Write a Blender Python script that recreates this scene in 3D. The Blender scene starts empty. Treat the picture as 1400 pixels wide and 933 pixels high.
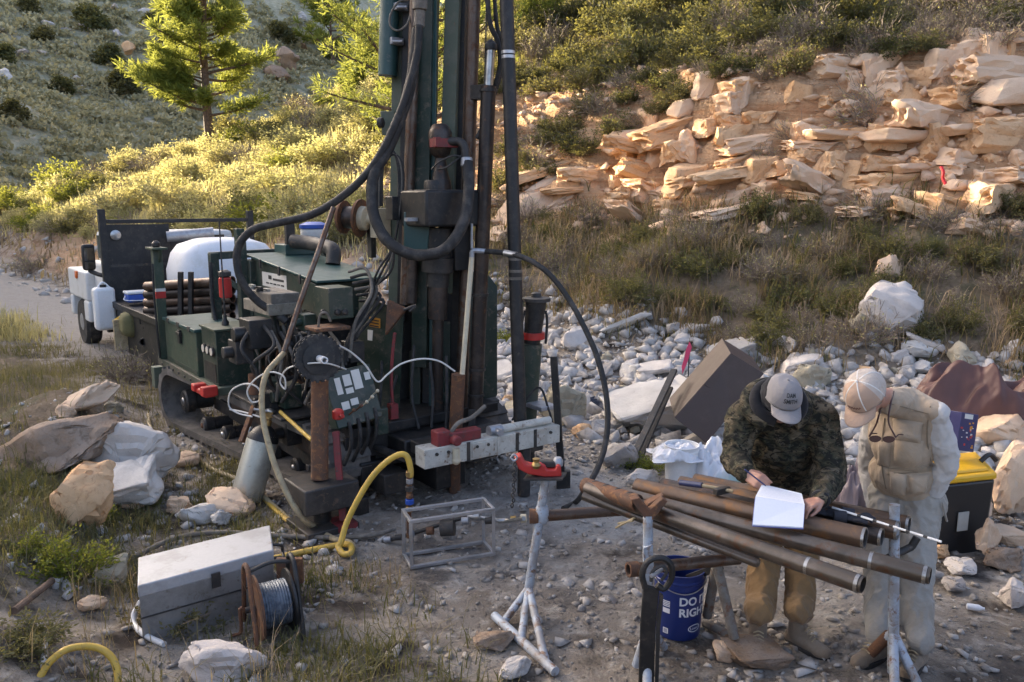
import bpy, bmesh, math, random
import numpy as np
from mathutils import Vector, Matrix, noise as mnoise

random.seed(7)
rng = np.random.default_rng(7)
scene = bpy.context.scene
COL = scene.collection
R = math.radians

# ------------------------------------------------------------------ camera
F = 1100.0                       # focal length in photograph pixels (1400 wide)
CAM_H = 2.51
PITCH = math.atan(189.5 / F)
CP, SP = math.cos(PITCH), math.sin(PITCH)
cam_d = bpy.data.cameras.new("camera")
cam_d.sensor_width = 36.0
cam_d.lens = 36.0 * F / 1400.0
cam_d.clip_end = 2000.0
cam_d.clip_start = 0.05
cam = bpy.data.objects.new("camera", cam_d)
COL.objects.link(cam)
cam.location = (0, 0, CAM_H)
cam.rotation_euler = (math.pi / 2 - PITCH, 0, 0)
scene.camera = cam

# ------------------------------------------------------------------ light
SUN_EL = R(18.0)
SUN_AZ = R(-54.0)                # compass style: 0 = +y, -90 = from the left
world = bpy.data.worlds.new("World")
scene.world = world
world.use_nodes = True
wn = world.node_tree
bg = wn.nodes["Background"]
sky = wn.nodes.new("ShaderNodeTexSky")
sky.sky_type = 'NISHITA'
sky.sun_disc = False
sky.sun_elevation = SUN_EL
sky.sun_rotation = SUN_AZ
sky.air_density = 0.5
sky.dust_density = 5.5
sky.ozone_density = 0.0
wn.links.new(sky.outputs[0], bg.inputs[0])
bg.inputs[1].default_value = 0.15
sl = bpy.data.lights.new("sun", 'SUN')
sl.energy = 5.0
sl.angle = R(0.5)
sl.color = (1.0, 0.86, 0.62)
sun = bpy.data.objects.new("sun", sl)
COL.objects.link(sun)
sd = Vector((math.sin(SUN_AZ) * math.cos(SUN_EL), math.cos(SUN_AZ) * math.cos(SUN_EL), math.sin(SUN_EL)))
sun.rotation_euler = (-sd).to_track_quat('-Z', 'Y').to_euler()
sun.location = sd * 60
scene.view_settings.view_transform = 'Standard'
scene.view_settings.look = 'None'
scene.view_settings.exposure = 2.35
scene.view_settings.gamma = 1.0
scene.view_settings.use_curve_mapping = False

# ------------------------------------------------------------------ numbers
def smooth(e0, e1, x):
    t = np.clip((np.asarray(x, float) - e0) / (e1 - e0), 0, 1)
    return t * t * (3 - 2 * t)

def _hash(ix, iy, iz, seed):
    h = (ix.astype(np.int64) * 374761393 + iy.astype(np.int64) * 668265263 + iz.astype(np.int64) * 2147483647 + seed * 974634777) & 0xFFFFFFFF
    h = ((h ^ (h >> 13)) * 1274126177) & 0xFFFFFFFF
    h = h ^ (h >> 16)
    return (h & 0xFFFFFF) / float(0xFFFFFF)

def vnoise(x, y, z=0.0, seed=0):
    x = np.asarray(x, float); y = np.asarray(y, float); z = np.asarray(z, float) + np.zeros_like(x)
    ix, iy, iz = np.floor(x), np.floor(y), np.floor(z)
    fx, fy, fz = x - ix, y - iy, z - iz
    fx = fx * fx * (3 - 2 * fx); fy = fy * fy * (3 - 2 * fy); fz = fz * fz * (3 - 2 * fz)
    r = 0
    for dx in (0, 1):
        for dy in (0, 1):
            for dz in (0, 1):
                w = (fx if dx else 1 - fx) * (fy if dy else 1 - fy) * (fz if dz else 1 - fz)
                r = r + w * _hash(ix + dx, iy + dy, iz + dz, seed)
    return r * 2 - 1

def fbm(x, y, z=0.0, seed=0, octv=4):
    a, f, r = 1.0, 1.0, 0
    for k in range(octv):
        r = r + a * vnoise(np.asarray(x) * f, np.asarray(y) * f, np.asarray(z) * f, seed + k * 17)
        a *= 0.5; f *= 2.03
    return r

# ------------------------------------------------------------------ rays of the photograph -> places on the site
def ray(px, py):
    u = (px - 700.0) / F; v = (466.5 - py) / F
    return Vector((u, CP + v * SP, -SP + v * CP))

def P(px, py, Y):
    d = ray(px, py)
    return Vector((0, 0, CAM_H)) + d * (Y / d.y)

def PZ(px, py, z):
    d = ray(px, py)
    return Vector((0, 0, CAM_H)) + d * ((z - CAM_H) / d.z)

# ------------------------------------------------------------------ terrain
TOE = np.array([(60, -14), (30, -2), (16, 4.2), (8, 7.3), (5.4, 8.3), (2.5, 9.2), (0, 10.2), (-2, 12.5), (-5, 15.6), (-9, 19.6),
                (-16, 27), (-24, 33.5), (-40, 42), (-80, 60)], float)

def toe_dist(x, y):
    x = np.asarray(x, float); y = np.asarray(y, float)
    best = np.full(x.shape, 1e9); sgn = np.ones(x.shape)
    for (ax, ay), (bx, by) in zip(TOE[:-1], TOE[1:]):
        dx, dy = bx - ax, by - ay
        L2 = dx * dx + dy * dy
        t = np.clip(((x - ax) * dx + (y - ay) * dy) / L2, 0, 1)
        ex, ey = x - (ax + t * dx), y - (ay + t * dy)
        d = np.hypot(ex, ey)
        m = d < best
        best = np.where(m, d, best)
        sgn = np.where(m, np.where(ex * dy - ey * dx >= 0, 1.0, -1.0), sgn)
    return best * sgn

def far_hill(x, y):
    yy = np.maximum(y - 45, -8)
    h = -14 + 0.47 * np.clip(-x - 5, -10, 72) + 0.2 * yy + 0.0021 * np.maximum(yy, 0) ** 2
    h = h + 1.6 * fbm(x / 17, y / 17, seed=40, octv=3)
    h = h - 20 * smooth(0.72, 1.25, -x / np.maximum(y, 12.0))      # unseen pass, shaped into the hill to let the evening sun in
    return np.clip(h, -20, 95)

def zones(x, y):
    """smooth masks: s (metres up slope from the toe), w (1 = rocky cut on the right, 0 = grassy bank on the left)"""
    x = np.asarray(x, float); y = np.asarray(y, float)
    s = toe_dist(x, y)
    s = s + 0.35 * fbm(x / 2.7, y / 2.7, seed=3, octv=3) * smooth(-1.0, 2.0, s)
    w = smooth(-6.0, 0.5, x)
    return s, w

def terrain(x, y, full=False):
    x = np.asarray(x, float); y = np.asarray(y, float)
    s, w = zones(x, y)
    hr = np.interp(s, [-50, 0, 1.6, 3.2, 5.5, 7.3, 8.0, 50], [0, 0, 0.32, 1.05, 2.40, 5.0, 5.5, 5.5 + 0.60 * 42])
    hl = np.interp(s, [-50, 0, 1.7, 2.4, 50], [0, 0, 1.35, 1.7, 1.7 + 0.50 * 47.6])
    cl = smooth(4.9, 5.8, s) * (1 - smooth(7.4, 8.3, s)) * smooth(-4.5, -0.5, x)
    clb = smooth(0.1, 0.6, s) * (1 - smooth(1.7, 2.6, s)) * (1 - w) * smooth(-22, -12, x)
    h = hr * w + hl * (1 - w)
    # ledges in the cut
    q = h + 0.22 * fbm(x / 1.6, y / 1.6, seed=11, octv=2)
    st = 0.42
    fr = q / st - np.floor(q / st)
    led = (np.floor(q / st) + smooth(0.30, 0.75, fr)) * st
    h = h + cl * (led - q) * 0.95
    h = h + cl * (0.16 * fbm(x / 0.55, y / 0.55, h / 0.25, seed=5, octv=3))
    h = h + clb * 0.14 * fbm(x / 0.7, y / 0.7, seed=6, octv=3)
    up = smooth(0.0, 3.0, s)
    h = h + up * (0.18 * fbm(x / 2.2, y / 2.2, seed=8, octv=3)) + smooth(8, 12, s) * 0.35 * fbm(x / 5.0, y / 5.0, seed=9, octv=2)
    # rolling off past the spur
    yc = 38 + np.maximum(0, x + 9) * 1.6
    h = h - 0.95 * np.maximum(0, y - yc)
    # bench relief
    flat = 1 - up
    h = h + flat * (0.030 * fbm(x / 0.9, y / 0.9, seed=12, octv=3) + 0.020 * fbm(x / 0.20, y / 0.20, seed=13, octv=3))
    # low berm along the outer, left edge of the bench
    bx = np.interp(y, [2, 4, 6, 8, 10, 12], [-2.6, -3.2, -4.0, -4.7, -5.6, -6.6])
    bd = (x - bx) / np.where(x < bx, 1.6, 0.75)
    berm = np.exp(-bd * bd) * smooth(1.5, 4.0, y) * (1 - smooth(9.0, 12.5, y))
    h = h + berm * (0.34 + 0.13 * fbm(x / 0.8, y / 0.8, seed=21, octv=3))
    # ground falls away beyond the berm and the road
    drop = smooth(-1.0, -7.0, x - np.interp(y, [2, 12, 16, 20, 27, 40], [-4.5, -8.0, -12.5, -16.5, -23, -38]))
    h = h - 1.2 * drop * (1 - up)
    # the knoll the camera stands on
    h = h + 0.95 * (1 - smooth(1.2, 3.3, y)) * smooth(-9, -4, x) * (1 - smooth(5, 9, x))
    # unseen ridge added on the left, shaped to keep the site in shade
    qq = 0.588 * x + 0.809 * y; pp = -0.809 * x + 0.588 * y
    crest = 31.0 * (1 - smooth(13.6, 15.9, qq + 0.8 * fbm(x / 6, y / 6, seed=31, octv=2))) * smooth(-75, -45, qq)
    rid = crest * np.clip(1 - np.abs(pp - 63) / 22.0, 0, 1) - 1.3
    h = np.maximum(h, rid)
    fh = far_hill(x, y)
    far = (fh > h) & (y > 30)
    h = np.where(far, fh, h)
    if full:
        return h, s, w, np.maximum(cl, clb), far
    return h

GRID = {}
def ground_at(x, y):
    """height of the built surface (bilinear on the terrain grid)"""
    if not GRID: return terrain(x, y)
    gx, gy, hz = GRID['x'], GRID['y'], GRID['z']
    x = np.asarray(x, float); y = np.asarray(y, float)
    i = np.clip(np.searchsorted(gx, x) - 1, 0, len(gx) - 2); j = np.clip(np.searchsorted(gy, y) - 1, 0, len(gy) - 2)
    u = np.clip((x - gx[i]) / (gx[i + 1] - gx[i]), 0, 1); v = np.clip((y - gy[j]) / (gy[j + 1] - gy[j]), 0, 1)
    return (hz[j, i] * (1 - u) + hz[j, i + 1] * u) * (1 - v) + (hz[j + 1, i] * (1 - u) + hz[j + 1, i + 1] * u) * v

def H(x, y):
    return float(ground_at(np.array([x]), np.array([y]))[0])

def G(px, py, y0=2.5, y1=160):
    """where the line of sight through a photograph pixel meets the terrain"""
    d = ray(px, py)
    ys = np.concatenate([np.arange(y0, 24, 0.03), np.arange(24, y1, 0.2)])
    t = ys / d.y
    X = d.x * t; Z = CAM_H + d.z * t
    hh = ground_at(X, ys)
    k = np.argmax(hh >= Z)
    if not (hh >= Z).any(): k = -1
    return Vector((X[k], ys[k], hh[k]))

# ------------------------------------------------------------------ scene bookkeeping
WLOC = {}
def tag(o, label=None, cat=None, group=None, kind=None):
    if label: o['label'] = label
    if cat: o['category'] = cat
    if group: o['group'] = group
    if kind: o['kind'] = kind
    return o

def thing(name, label, cat, loc=(0, 0, 0), group=None, rz=0.0):
    o = bpy.data.objects.new(name, None)
    o.empty_display_size = 0.2
    COL.objects.link(o)
    o.location = loc
    o.rotation_euler = (0, 0, rz)
    WLOC[o] = Vector(loc)
    return tag(o, label, cat, group)

def wloc(o):
    return WLOC.get(o, Vector((0, 0, 0)))

def link_mesh(name, me, mats, parent=None, loc=None):
    """me is in world coordinates minus loc"""
    o = bpy.data.objects.new(name, me)
    COL.objects.link(o)
    if not isinstance(mats, (list, tuple)): mats = [mats]
    if len(me.materials) == 0:
        for m in mats: me.materials.append(m)
    if parent:
        o.parent = parent
    if loc is not None:
        o.location = loc
    return o

def np_mesh(name, V, faces_flat, counts):
    """fast mesh from arrays"""
    me = bpy.data.meshes.new(name)
    V = np.ascontiguousarray(V, dtype=np.float32)
    me.vertices.add(len(V)); me.vertices.foreach_set('co', V.ravel())
    ff = np.ascontiguousarray(faces_flat, dtype=np.int32).ravel()
    counts = np.ascontiguousarray(counts, dtype=np.int32)
    me.loops.add(len(ff)); me.loops.foreach_set('vertex_index', ff)
    starts = np.concatenate([[0], np.cumsum(counts)[:-1]]).astype(np.int32)
    me.polygons.add(len(counts)); me.polygons.foreach_set('loop_start', starts)
    me.update(calc_edges=True)
    return me

def frame(axis, up=None):
    w = Vector(axis).normalized()
    h = Vector(up) if up is not None else (Vector((0, 0, 1)) if abs(w.z) < 0.92 else Vector((1, 0, 0)))
    u = h.cross(w).normalized()
    v = w.cross(u).normalized()
    return u, v, w

class MB:
    """collects shapes in world coordinates, then becomes ONE mesh object"""
    def __init__(s):
        s.v = []; s.f = []; s.m = []; s.mi = 0
    def add(s, vs, fs):
        n = len(s.v)
        s.v += [tuple(p) for p in vs]
        s.f += [tuple(i + n for i in f) for f in fs]
        s.m += [s.mi] * len(fs)
        return s
    def hexa(s, b4, t4):
        return s.add(list(b4) + list(t4), [(3, 2, 1, 0), (4, 5, 6, 7), (0, 1, 5, 4), (1, 2, 6, 5), (2, 3, 7, 6), (3, 0, 4, 7)])
    def box(s, c, size, ax=None, rz=0.0):
        c = Vector(c); hx, hy, hz = size[0] / 2, size[1] / 2, size[2] / 2
        if ax is None:
            X, Y, Z = Vector((math.cos(rz), math.sin(rz), 0)), Vector((-math.sin(rz), math.cos(rz), 0)), Vector((0, 0, 1))
        else:
            X, Y, Z = [Vector(a).normalized() for a in ax]
        q = lambda a, b, d: c + X * hx * a + Y * hy * b + Z * hz * d
        return s.hexa([q(-1, -1, -1), q(1, -1, -1), q(1, 1, -1), q(-1, 1, -1)], [q(-1, -1, 1), q(1, -1, 1), q(1, 1, 1), q(-1, 1, 1)])
    def beam(s, p0, p1, w, h, up=None):
        p0, p1 = Vector(p0), Vector(p1)
        u, v, a = frame(p1 - p0, up)
        q = lambda p, i, j: p + u * (w / 2 * i) + v * (h / 2 * j)
        return s.hexa([q(p0, -1, -1), q(p0, 1, -1), q(p0, 1, 1), q(p0, -1, 1)], [q(p1, -1, -1), q(p1, 1, -1), q(p1, 1, 1), q(p1, -1, 1)])
    def cyl(s, p0, p1, r0, r1=None, n=20, caps=True, hole=None):
        p0, p1 = Vector(p0), Vector(p1); r1 = r0 if r1 is None else r1
        u, v, a = frame(p1 - p0)
        vs = []; fs = []
        for p, r in ((p0, r0), (p1, r1)):
            for k in range(n):
                t = 2 * math.pi * k / n
                vs.append(p + u * (r * math.cos(t)) + v * (r * math.sin(t)))
        for k in range(n):
            fs.append((k, (k + 1) % n, n + (k + 1) % n, n + k))
        if hole:
            for p, r in ((p0, hole), (p1, hole)):
                for k in range(n):
                    t = 2 * math.pi * k / n
                    vs.append(p + u * (r * math.cos(t)) + v * (r * math.sin(t)))
            for k in range(n):
                k2 = (k + 1) % n
                fs.append((2 * n + k, 3 * n + k, 3 * n + k2, 2 * n + k2))
                fs.append((k, 2 * n + k, 2 * n + k2, k2))
                fs.append((n + k, n + k2, 3 * n + k2, 3 * n + k))
        elif caps:
            fs.append(tuple(range(n - 1, -1, -1))); fs.append(tuple(range(n, 2 * n)))
        return s.add(vs, fs)
    def lathe(s, p0, axis, prof, n=24):
        """prof: list of (radius, distance along the axis)"""
        p0 = Vector(p0); u, v, a = frame(axis)
        vs = []; fs = []
        for r, d in prof:
            for k in range(n):
                t = 2 * math.pi * k / n
                vs.append(p0 + a * d + u * (r * math.cos(t)) + v * (r * math.sin(t)))
        for j in range(len(prof) - 1):
            for k in range(n):
                k2 = (k + 1) % n
                fs.append((j * n + k, j * n + k2, (j + 1) * n + k2, (j + 1) * n + k))
        fs.append(tuple(range(n - 1, -1, -1))); m = (len(prof) - 1) * n
        fs.append(tuple(range(m, m + n)))
        return s.add(vs, fs)
    def tube(s, pts, r, n=10, res=6, caps=True, rib=None):
        """a smooth tube through pts (Catmull-Rom)"""
        c = crom([Vector(p) for p in pts], res) if res > 1 else [Vector(p) for p in pts]
        rr = r if callable(r) else (lambda t: r)
        vs = []; fs = []
        T = (c[1] - c[0]).normalized()
        u, v, a = frame(T)
        N = len(c)
        for i, p in enumerate(c):
            T2 = (c[min(i + 1, N - 1)] - c[max(i - 1, 0)]).normalized()
            q = T.rotation_difference(T2)
            u = (q @ u).normalized(); T = T2
            u = (u - T * u.dot(T)).normalized(); v = T.cross(u)
            ri = rr(i / (N - 1))
            if rib: ri *= rib(i)
            for k in range(n):
                t = 2 * math.pi * k / n
                vs.append(p + u * (ri * math.cos(t)) + v * (ri * math.sin(t)))
        for i in range(N - 1):
            for k in range(n):
                k2 = (k + 1) % n
                fs.append((i * n + k, i * n + k2, (i + 1) * n + k2, (i + 1) * n + k))
        if caps:
            fs.append(tuple(range(n - 1, -1, -1))); m = (N - 1) * n
            fs.append(tuple(range(m, m + n)))
        return s.add(vs, fs)
    def prism(s, poly, off):
        """poly: list of 3D points (flat outline), extruded by the vector off"""
        n = len(poly); off = Vector(off)
        vs = [Vector(p) for p in poly] + [Vector(p) + off for p in poly]
        fs = [tuple(range(n - 1, -1, -1)), tuple(range(n, 2 * n))]
        for k in range(n):
            k2 = (k + 1) % n
            fs.append((k, k2, n + k2, n + k))
        return s.add(vs, fs)
    def ball(s, c, rad, n=14, m=9, ax=None):
        c = Vector(c)
        if not hasattr(rad, '__len__'): rad = (rad, rad, rad)
        X, Y, Z = ax if ax else (Vector((1, 0, 0)), Vector((0, 1, 0)), Vector((0, 0, 1)))
        vs = [c - Z * rad[2]]; fs = []
        for j in range(1, m):
            t = -math.pi / 2 + math.pi * j / m
            for k in range(n):
                a = 2 * math.pi * k / n
                vs.append(c + X * (rad[0] * math.cos(t) * math.cos(a)) + Y * (rad[1] * math.cos(t) * math.sin(a)) + Z * (rad[2] * math.sin(t)))
        vs.append(c + Z * rad[2])
        for k in range(n):
            fs.append((0, 1 + (k + 1) % n, 1 + k))
            fs.append((len(vs) - 1, 1 + (m - 2) * n + k, 1 + (m - 2) * n + (k + 1) % n))
        for j in range(m - 2):
            for k in range(n):
                a, b = 1 + j * n + k, 1 + j * n + (k + 1) % n
                fs.append((a, b, b + n, a + n))
        return s.add(vs, fs)
    def mesh(s, name, org):
        me = bpy.data.meshes.new(name)
        me.from_pydata([(p[0] - org[0], p[1] - org[1], p[2] - org[2]) for p in s.v], [], s.f)
        bm = bmesh.new(); bm.from_mesh(me)
        bmesh.ops.recalc_face_normals(bm, faces=bm.faces)
        bm.to_mesh(me); bm.free()
        return me
    def build(s, name, mats, parent=None, bevel=0.0, sharp=35, loc=None):
        org = Vector(loc) if loc is not None else (wroot(parent) if parent else center_base(s.v))
        me = s.mesh(name, org)
        o = link_mesh(name, me, mats, parent, None if parent else org)
        if len(me.materials) > 1 and len(s.m) == len(me.polygons):
            me.polygons.foreach_set('material_index', s.m)
        me.shade_smooth()
        me.set_sharp_from_angle(angle=R(sharp))
        if bevel:
            b = o.modifiers.new("bevel", 'BEVEL'); b.width = bevel; b.segments = 2; b.limit_method = 'ANGLE'; b.angle_limit = R(40)
            b.harden_normals = False
        if not parent: WLOC[o] = org
        return o

def wroot(o):
    while o.parent: o = o.parent
    return wloc(o)

def center_base(v):
    a = np.array(v)
    return Vector(((a[:, 0].min() + a[:, 0].max()) / 2, (a[:, 1].min() + a[:, 1].max()) / 2, a[:, 2].min()))

def crom(p, res):
    if len(p) < 3:
        return [p[0].lerp(p[-1], i / res) for i in range(res + 1)]
    q = [p[0] * 2 - p[1]] + list(p) + [p[-1] * 2 - p[-2]]
    out = []
    for i in range(1, len(q) - 2):
        a, b, c, d = q[i - 1], q[i], q[i + 1], q[i + 2]
        for k in range(res):
            t = k / res
            out.append(0.5 * ((2 * b) + (c - a) * t + (2 * a - 5 * b + 4 * c - d) * t * t + (3 * b - a - 3 * c + d) * t ** 3))
    out.append(p[-1].copy())
    return out

def copy_thing(src, loc, rot=None, scale=None, label=None, group=None):
    c = src.copy(); COL.objects.link(c)
    c.location = loc
    if rot is not None: c.rotation_euler = rot
    if scale is not None: c.scale = scale if hasattr(scale, '__len__') else (scale,) * 3
    if label: c['label'] = label
    if group: c['group'] = group
    WLOC[c] = Vector(loc)
    for ch in list(src.children):
        d = ch.copy(); COL.objects.link(d); d.parent = c
        for g in list(ch.children):
            e = g.copy(); COL.objects.link(e); e.parent = d
    return c

# ------------------------------------------------------------------ materials
class NT:
    def __init__(s, name):
        s.m = bpy.data.materials.new(name); s.m.use_nodes = True
        s.t = s.m.node_tree; s.n = s.t.nodes; s.l = s.t.links
        s.b = s.n["Principled BSDF"]; s.out = s.n["Material Output"]
    def new(s, ty, **k):
        n = s.n.new(ty)
        for a, v in k.items(): setattr(n, a, v)
        return n
    def link(s, a, b): s.l.new(a, b)
    def coords(s, kind='Object'):
        tc = s.new('ShaderNodeTexCoord'); return tc.outputs[kind]
    def noise(s, vec, scale, detail=5, rough=0.6, dist=0.0):
        n = s.new('ShaderNodeTexNoise'); n.inputs['Scale'].default_value = scale; n.inputs['Detail'].default_value = detail
        n.inputs['Roughness'].default_value = rough; n.inputs['Distortion'].default_value = dist
        if vec is not None: s.link(vec, n.inputs['Vector'])
        return n.outputs['Fac']
    def ramp(s, fac, stops, interp='LINEAR'):
        r = s.new('ShaderNodeValToRGB'); r.color_ramp.interpolation = interp
        e = r.color_ramp.elements
        while len(e) < len(stops): e.new(0.5)
        for el, (p, c) in zip(e, stops):
            el.position = p; el.color = (*c, 1) if len(c) == 3 else c
        s.link(fac, r.inputs[0]); return r.outputs[0]
    def mix(s, fac, a, b, mode='MIX'):
        m = s.new('ShaderNodeMix', data_type='RGBA', blend_type=mode)
        for sock, val in ((m.inputs[0], fac), (m.inputs[6], a), (m.inputs[7], b)):
            if hasattr(val, 'node'): s.link(val, sock)
            elif hasattr(val, '__len__'): sock.default_value = (*val, 1) if len(val) == 3 else val
            else: sock.default_value = val
        return m.outputs[2]
    def math(s, op, a, b=0.0, clamp=False):
        m = s.new('ShaderNodeMath', operation=op, use_clamp=clamp)
        for sock, val in ((m.inputs[0], a), (m.inputs[1], b)):
            if hasattr(val, 'node'): s.link(val, sock)
            else: sock.default_value = val
        return m.outputs[0]
    def attr(s, name):
        a = s.new('ShaderNodeAttribute', attribute_name=name); return a.outputs['Fac']
    def bump(s, h, strength=0.3, dist=0.02, normal=None):
        b = s.new('ShaderNodeBump'); b.inputs['Strength'].default_value = strength; b.inputs['Distance'].default_value = dist
        s.link(h, b.inputs['Height'])
        if normal is not None: s.link(normal, b.inputs['Normal'])
        s.link(b.outputs[0], s.b.inputs['Normal']); return b.outputs[0]
    def color(s, c): s.link(c, s.b.inputs['Base Color']) if hasattr(c, 'node') else setattr(s.b.inputs['Base Color'], 'default_value', (*c, 1))
    def rough(s, r):
        if hasattr(r, 'node'): s.link(r, s.b.inputs['Roughness'])
        else: s.b.inputs['Roughness'].default_value = r

def worn(name, base, wear, metal=0.0, rough=0.5, scale=6.0, amt=0.45, wear2=None, amt2=0.6, bump=0.15, wmetal=None, fine=60.0):
    """paint or metal with patches of wear, dirt and rust: three layers of noise"""
    t = NT(name); c = t.coords()
    n1 = t.noise(c, scale, 8, 0.68); n2 = t.noise(c, scale * 2.7, 6, 0.7, 0.4); n3 = t.noise(c, fine, 3, 0.6)
    m1 = t.ramp(n1, [(max(0, 1 - amt - 0.12) * 0.5 + 0.25, (0, 0, 0)), (max(0, 1 - amt + 0.1) * 0.5 + 0.27, (1, 1, 1))])
    col = t.mix(m1, base, wear)
    col = t.mix(t.math('MULTIPLY', n3, 0.35), col, tuple(x * 0.45 for x in base))
    if wear2:
        m2 = t.ramp(n2, [(amt2 - 0.05, (0, 0, 0)), (amt2 + 0.06, (1, 1, 1))])
        col = t.mix(m2, col, wear2)
    t.color(col)
    t.b.inputs['Metallic'].default_value = metal
    rr = t.new('ShaderNodeMapRange'); t.link(n2, rr.inputs[0]); rr.inputs[3].default_value = max(0.05, rough - 0.14); rr.inputs[4].default_value = min(1, rough + 0.2)
    t.rough(rr.outputs[0])
    t.bump(t.math('ADD', n3, n1), bump, 0.004)
    return t.m

def plain(name, base, rough=0.6, metal=0.0, var=0.25, scale=8.0, bump=0.1, fine=90.0, dist=0.003, spec=None):
    t = NT(name); c = t.coords()
    n1 = t.noise(c, scale, 6, 0.65); n2 = t.noise(c, fine, 3, 0.6)
    col = t.mix(n1, tuple(x * (1 - var) for x in base), tuple(min(1, x * (1 + var)) for x in base))
    col = t.mix(t.math('MULTIPLY', n2, 0.25), col, tuple(x * 0.6 for x in base))
    t.color(col); t.rough(rough); t.b.inputs['Metallic'].default_value = metal
    if spec is not None: t.b.inputs['Specular IOR Level'].default_value = spec
    t.bump(t.math('ADD', n1, n2), bump, dist)
    return t.m

def leafy(name, c1, c2, rough=0.75, trans=0.35, c3=None):
    """foliage: per-leaf variation, some light let through"""
    t = NT(name)
    oi = t.new('ShaderNodeObjectInfo')
    at = t.attr('lv')
    col = t.mix(at, c1, c2)
    if c3: col = t.mix(t.math('MULTIPLY', oi.outputs['Random'], 0.75), col, c3)
    t.color(col); t.rough(rough)
    t.b.inputs['Specular IOR Level'].default_value = 0.15
    tr = t.new('ShaderNodeBsdfTranslucent'); t.link(t.mix(0.35, col, (0.5, 0.42, 0.06)), tr.inputs[0])
    ms = t.new('ShaderNodeMixShader'); ms.inputs[0].default_value = trans
    t.link(t.b.outputs[0], ms.inputs[1]); t.link(tr.outputs[0], ms.inputs[2])
    t.link(ms.outputs[0], t.out.inputs[0])
    return t.m

def stone(name, c1, c2, c3, stain=(0.10, 0.07, 0.05), rough=0.9, scale=3.5, st=0.60, bump=0.6):
    t = NT(name)
    g = t.new('ShaderNodeNewGeometry'); oi = t.new('ShaderNodeObjectInfo')
    c = t.coords('Object')
    va = t.new('ShaderNodeVectorMath', operation='ADD'); t.link(c, va.inputs[0])
    sc = t.new('ShaderNodeVectorMath', operation='SCALE'); t.link(oi.outputs['Location'], sc.inputs[0]); sc.inputs['Scale'].default_value = 1.7
    t.link(sc.outputs[0], va.inputs[1]); v = va.outputs[0]
    n1 = t.noise(v, scale, 8, 0.65); n2 = t.noise(v, scale * 4, 8, 0.7, 0.6); n3 = t.noise(v, scale * 18, 4, 0.7)
    col = t.mix(t.ramp(n1, [(0.35, (0, 0, 0)), (0.68, (1, 1, 1))]), c1, c2)
    col = t.mix(oi.outputs['Random'], col, t.mix(0.55, col, c3))
    col = t.mix(t.ramp(n2, [(st - 0.05, (0, 0, 0)), (st + 0.14, (0.75, 0.75, 0.75))]), col, stain)
    col = t.mix(t.math('MULTIPLY', n3, 0.4), col, tuple(x * 0.6 for x in c1))
    t.color(col); t.rough(rough); t.b.inputs['Specular IOR Level'].default_value = 0.2
    t.bump(t.math('ADD', t.math('MULTIPLY', n2, 1.0), t.math('MULTIPLY', n3, 0.35)), bump, 0.02)
    return t.m
# ================================================================== THE LAND
def axis(parts):
    out = []
    for a, b, st in parts:
        out.append(np.arange(a, b - 1e-6, st))
    out.append([parts[-1][1]])
    return np.concatenate(out)

gx = axis([(-190, -80, 5), (-80, -30, 1.2), (-30, -10, 0.28), (-10, -5, 0.12), (-5, 10, 0.066), (10, 18, 0.25), (18, 40, 1.0), (40, 120, 5)])
gy = axis([(-70, 0, 3), (0, 3.0, 0.3), (3.0, 7.0, 0.05), (7.0, 21.5, 0.066), (21.5, 46, 0.25), (46, 130, 1.1), (130, 260, 4)])
GX, GY = np.meshgrid(gx, gy)
HZ, ZS, ZW, ZC, ZF = terrain(GX, GY, full=True)
ny, nx = GX.shape
GRID.update(x=gx, y=gy, z=HZ)

def road_mask(x, y):
    line = np.array([(-1.5, 8), (-4.5, 12), (-7, 15), (-10.5, 18.3), (-15.5, 24), (-22, 31), (-34, 40)], float)
    best = np.full(np.shape(x), 1e9)
    for (ax, ay), (bx, by) in zip(line[:-1], line[1:]):
        dx, dy = bx - ax, by - ay
        t = np.clip(((x - ax) * dx + (y - ay) * dy) / (dx * dx + dy * dy), 0, 1)
        best = np.minimum(best, np.hypot(x - ax - t * dx, y - ay - t * dy))
    return 1 - smooth(0.9, 1.7, best + 0.25 * fbm(np.asarray(x) / 0.8, np.asarray(y) / 0.8, seed=61, octv=2))

ROADM = road_mask(GX, GY) * smooth(12, 14, GY)
ridge = (-0.809 * GX + 0.588 * GY > 41) & (GX / np.maximum(GY, 1) < -0.66)
zone = np.where(ZF, 3, np.where(ridge, 4, np.where(ZS > 0.0, 1, np.where((ROADM > 0.5) & (GX < -5.2), 2, 0))))
# vegetated soil versus bare dirt
VEG = np.clip(smooth(1.4, 2.4, ZS + 1.2 * smooth(2.2, .4, GX) * -1) * (1 - smooth(4.9, 5.7, ZS)) + smooth(7.6, 8.6, ZS), 0, 1) * ZW + (1 - ZW) * smooth(1.5, 2.5, ZS)
VEG = np.maximum(VEG, smooth(-2.9, -3.6, GX - np.interp(GY, [3, 6, 9, 12, 16, 24], [0.6, -0.2, -1.6, -3.6, -8.0, -16])) * (1 - ROADM) * (ZS < 0))

# pale drill cuttings washed over the dirt in front of the rubble
PALE = np.exp(-((GX - .75) / 1.25) ** 2 - ((GY - 6.4) / 1.3) ** 2) * .9 + .5 * np.exp(-((GX - 2.6) / .8) ** 2 - ((GY - 4.6) / .5) ** 2)
PALE = np.clip(PALE * (1 + .9 * fbm(GX / .5, GY / .5, seed=88, octv=3)), 0, 1)

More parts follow.
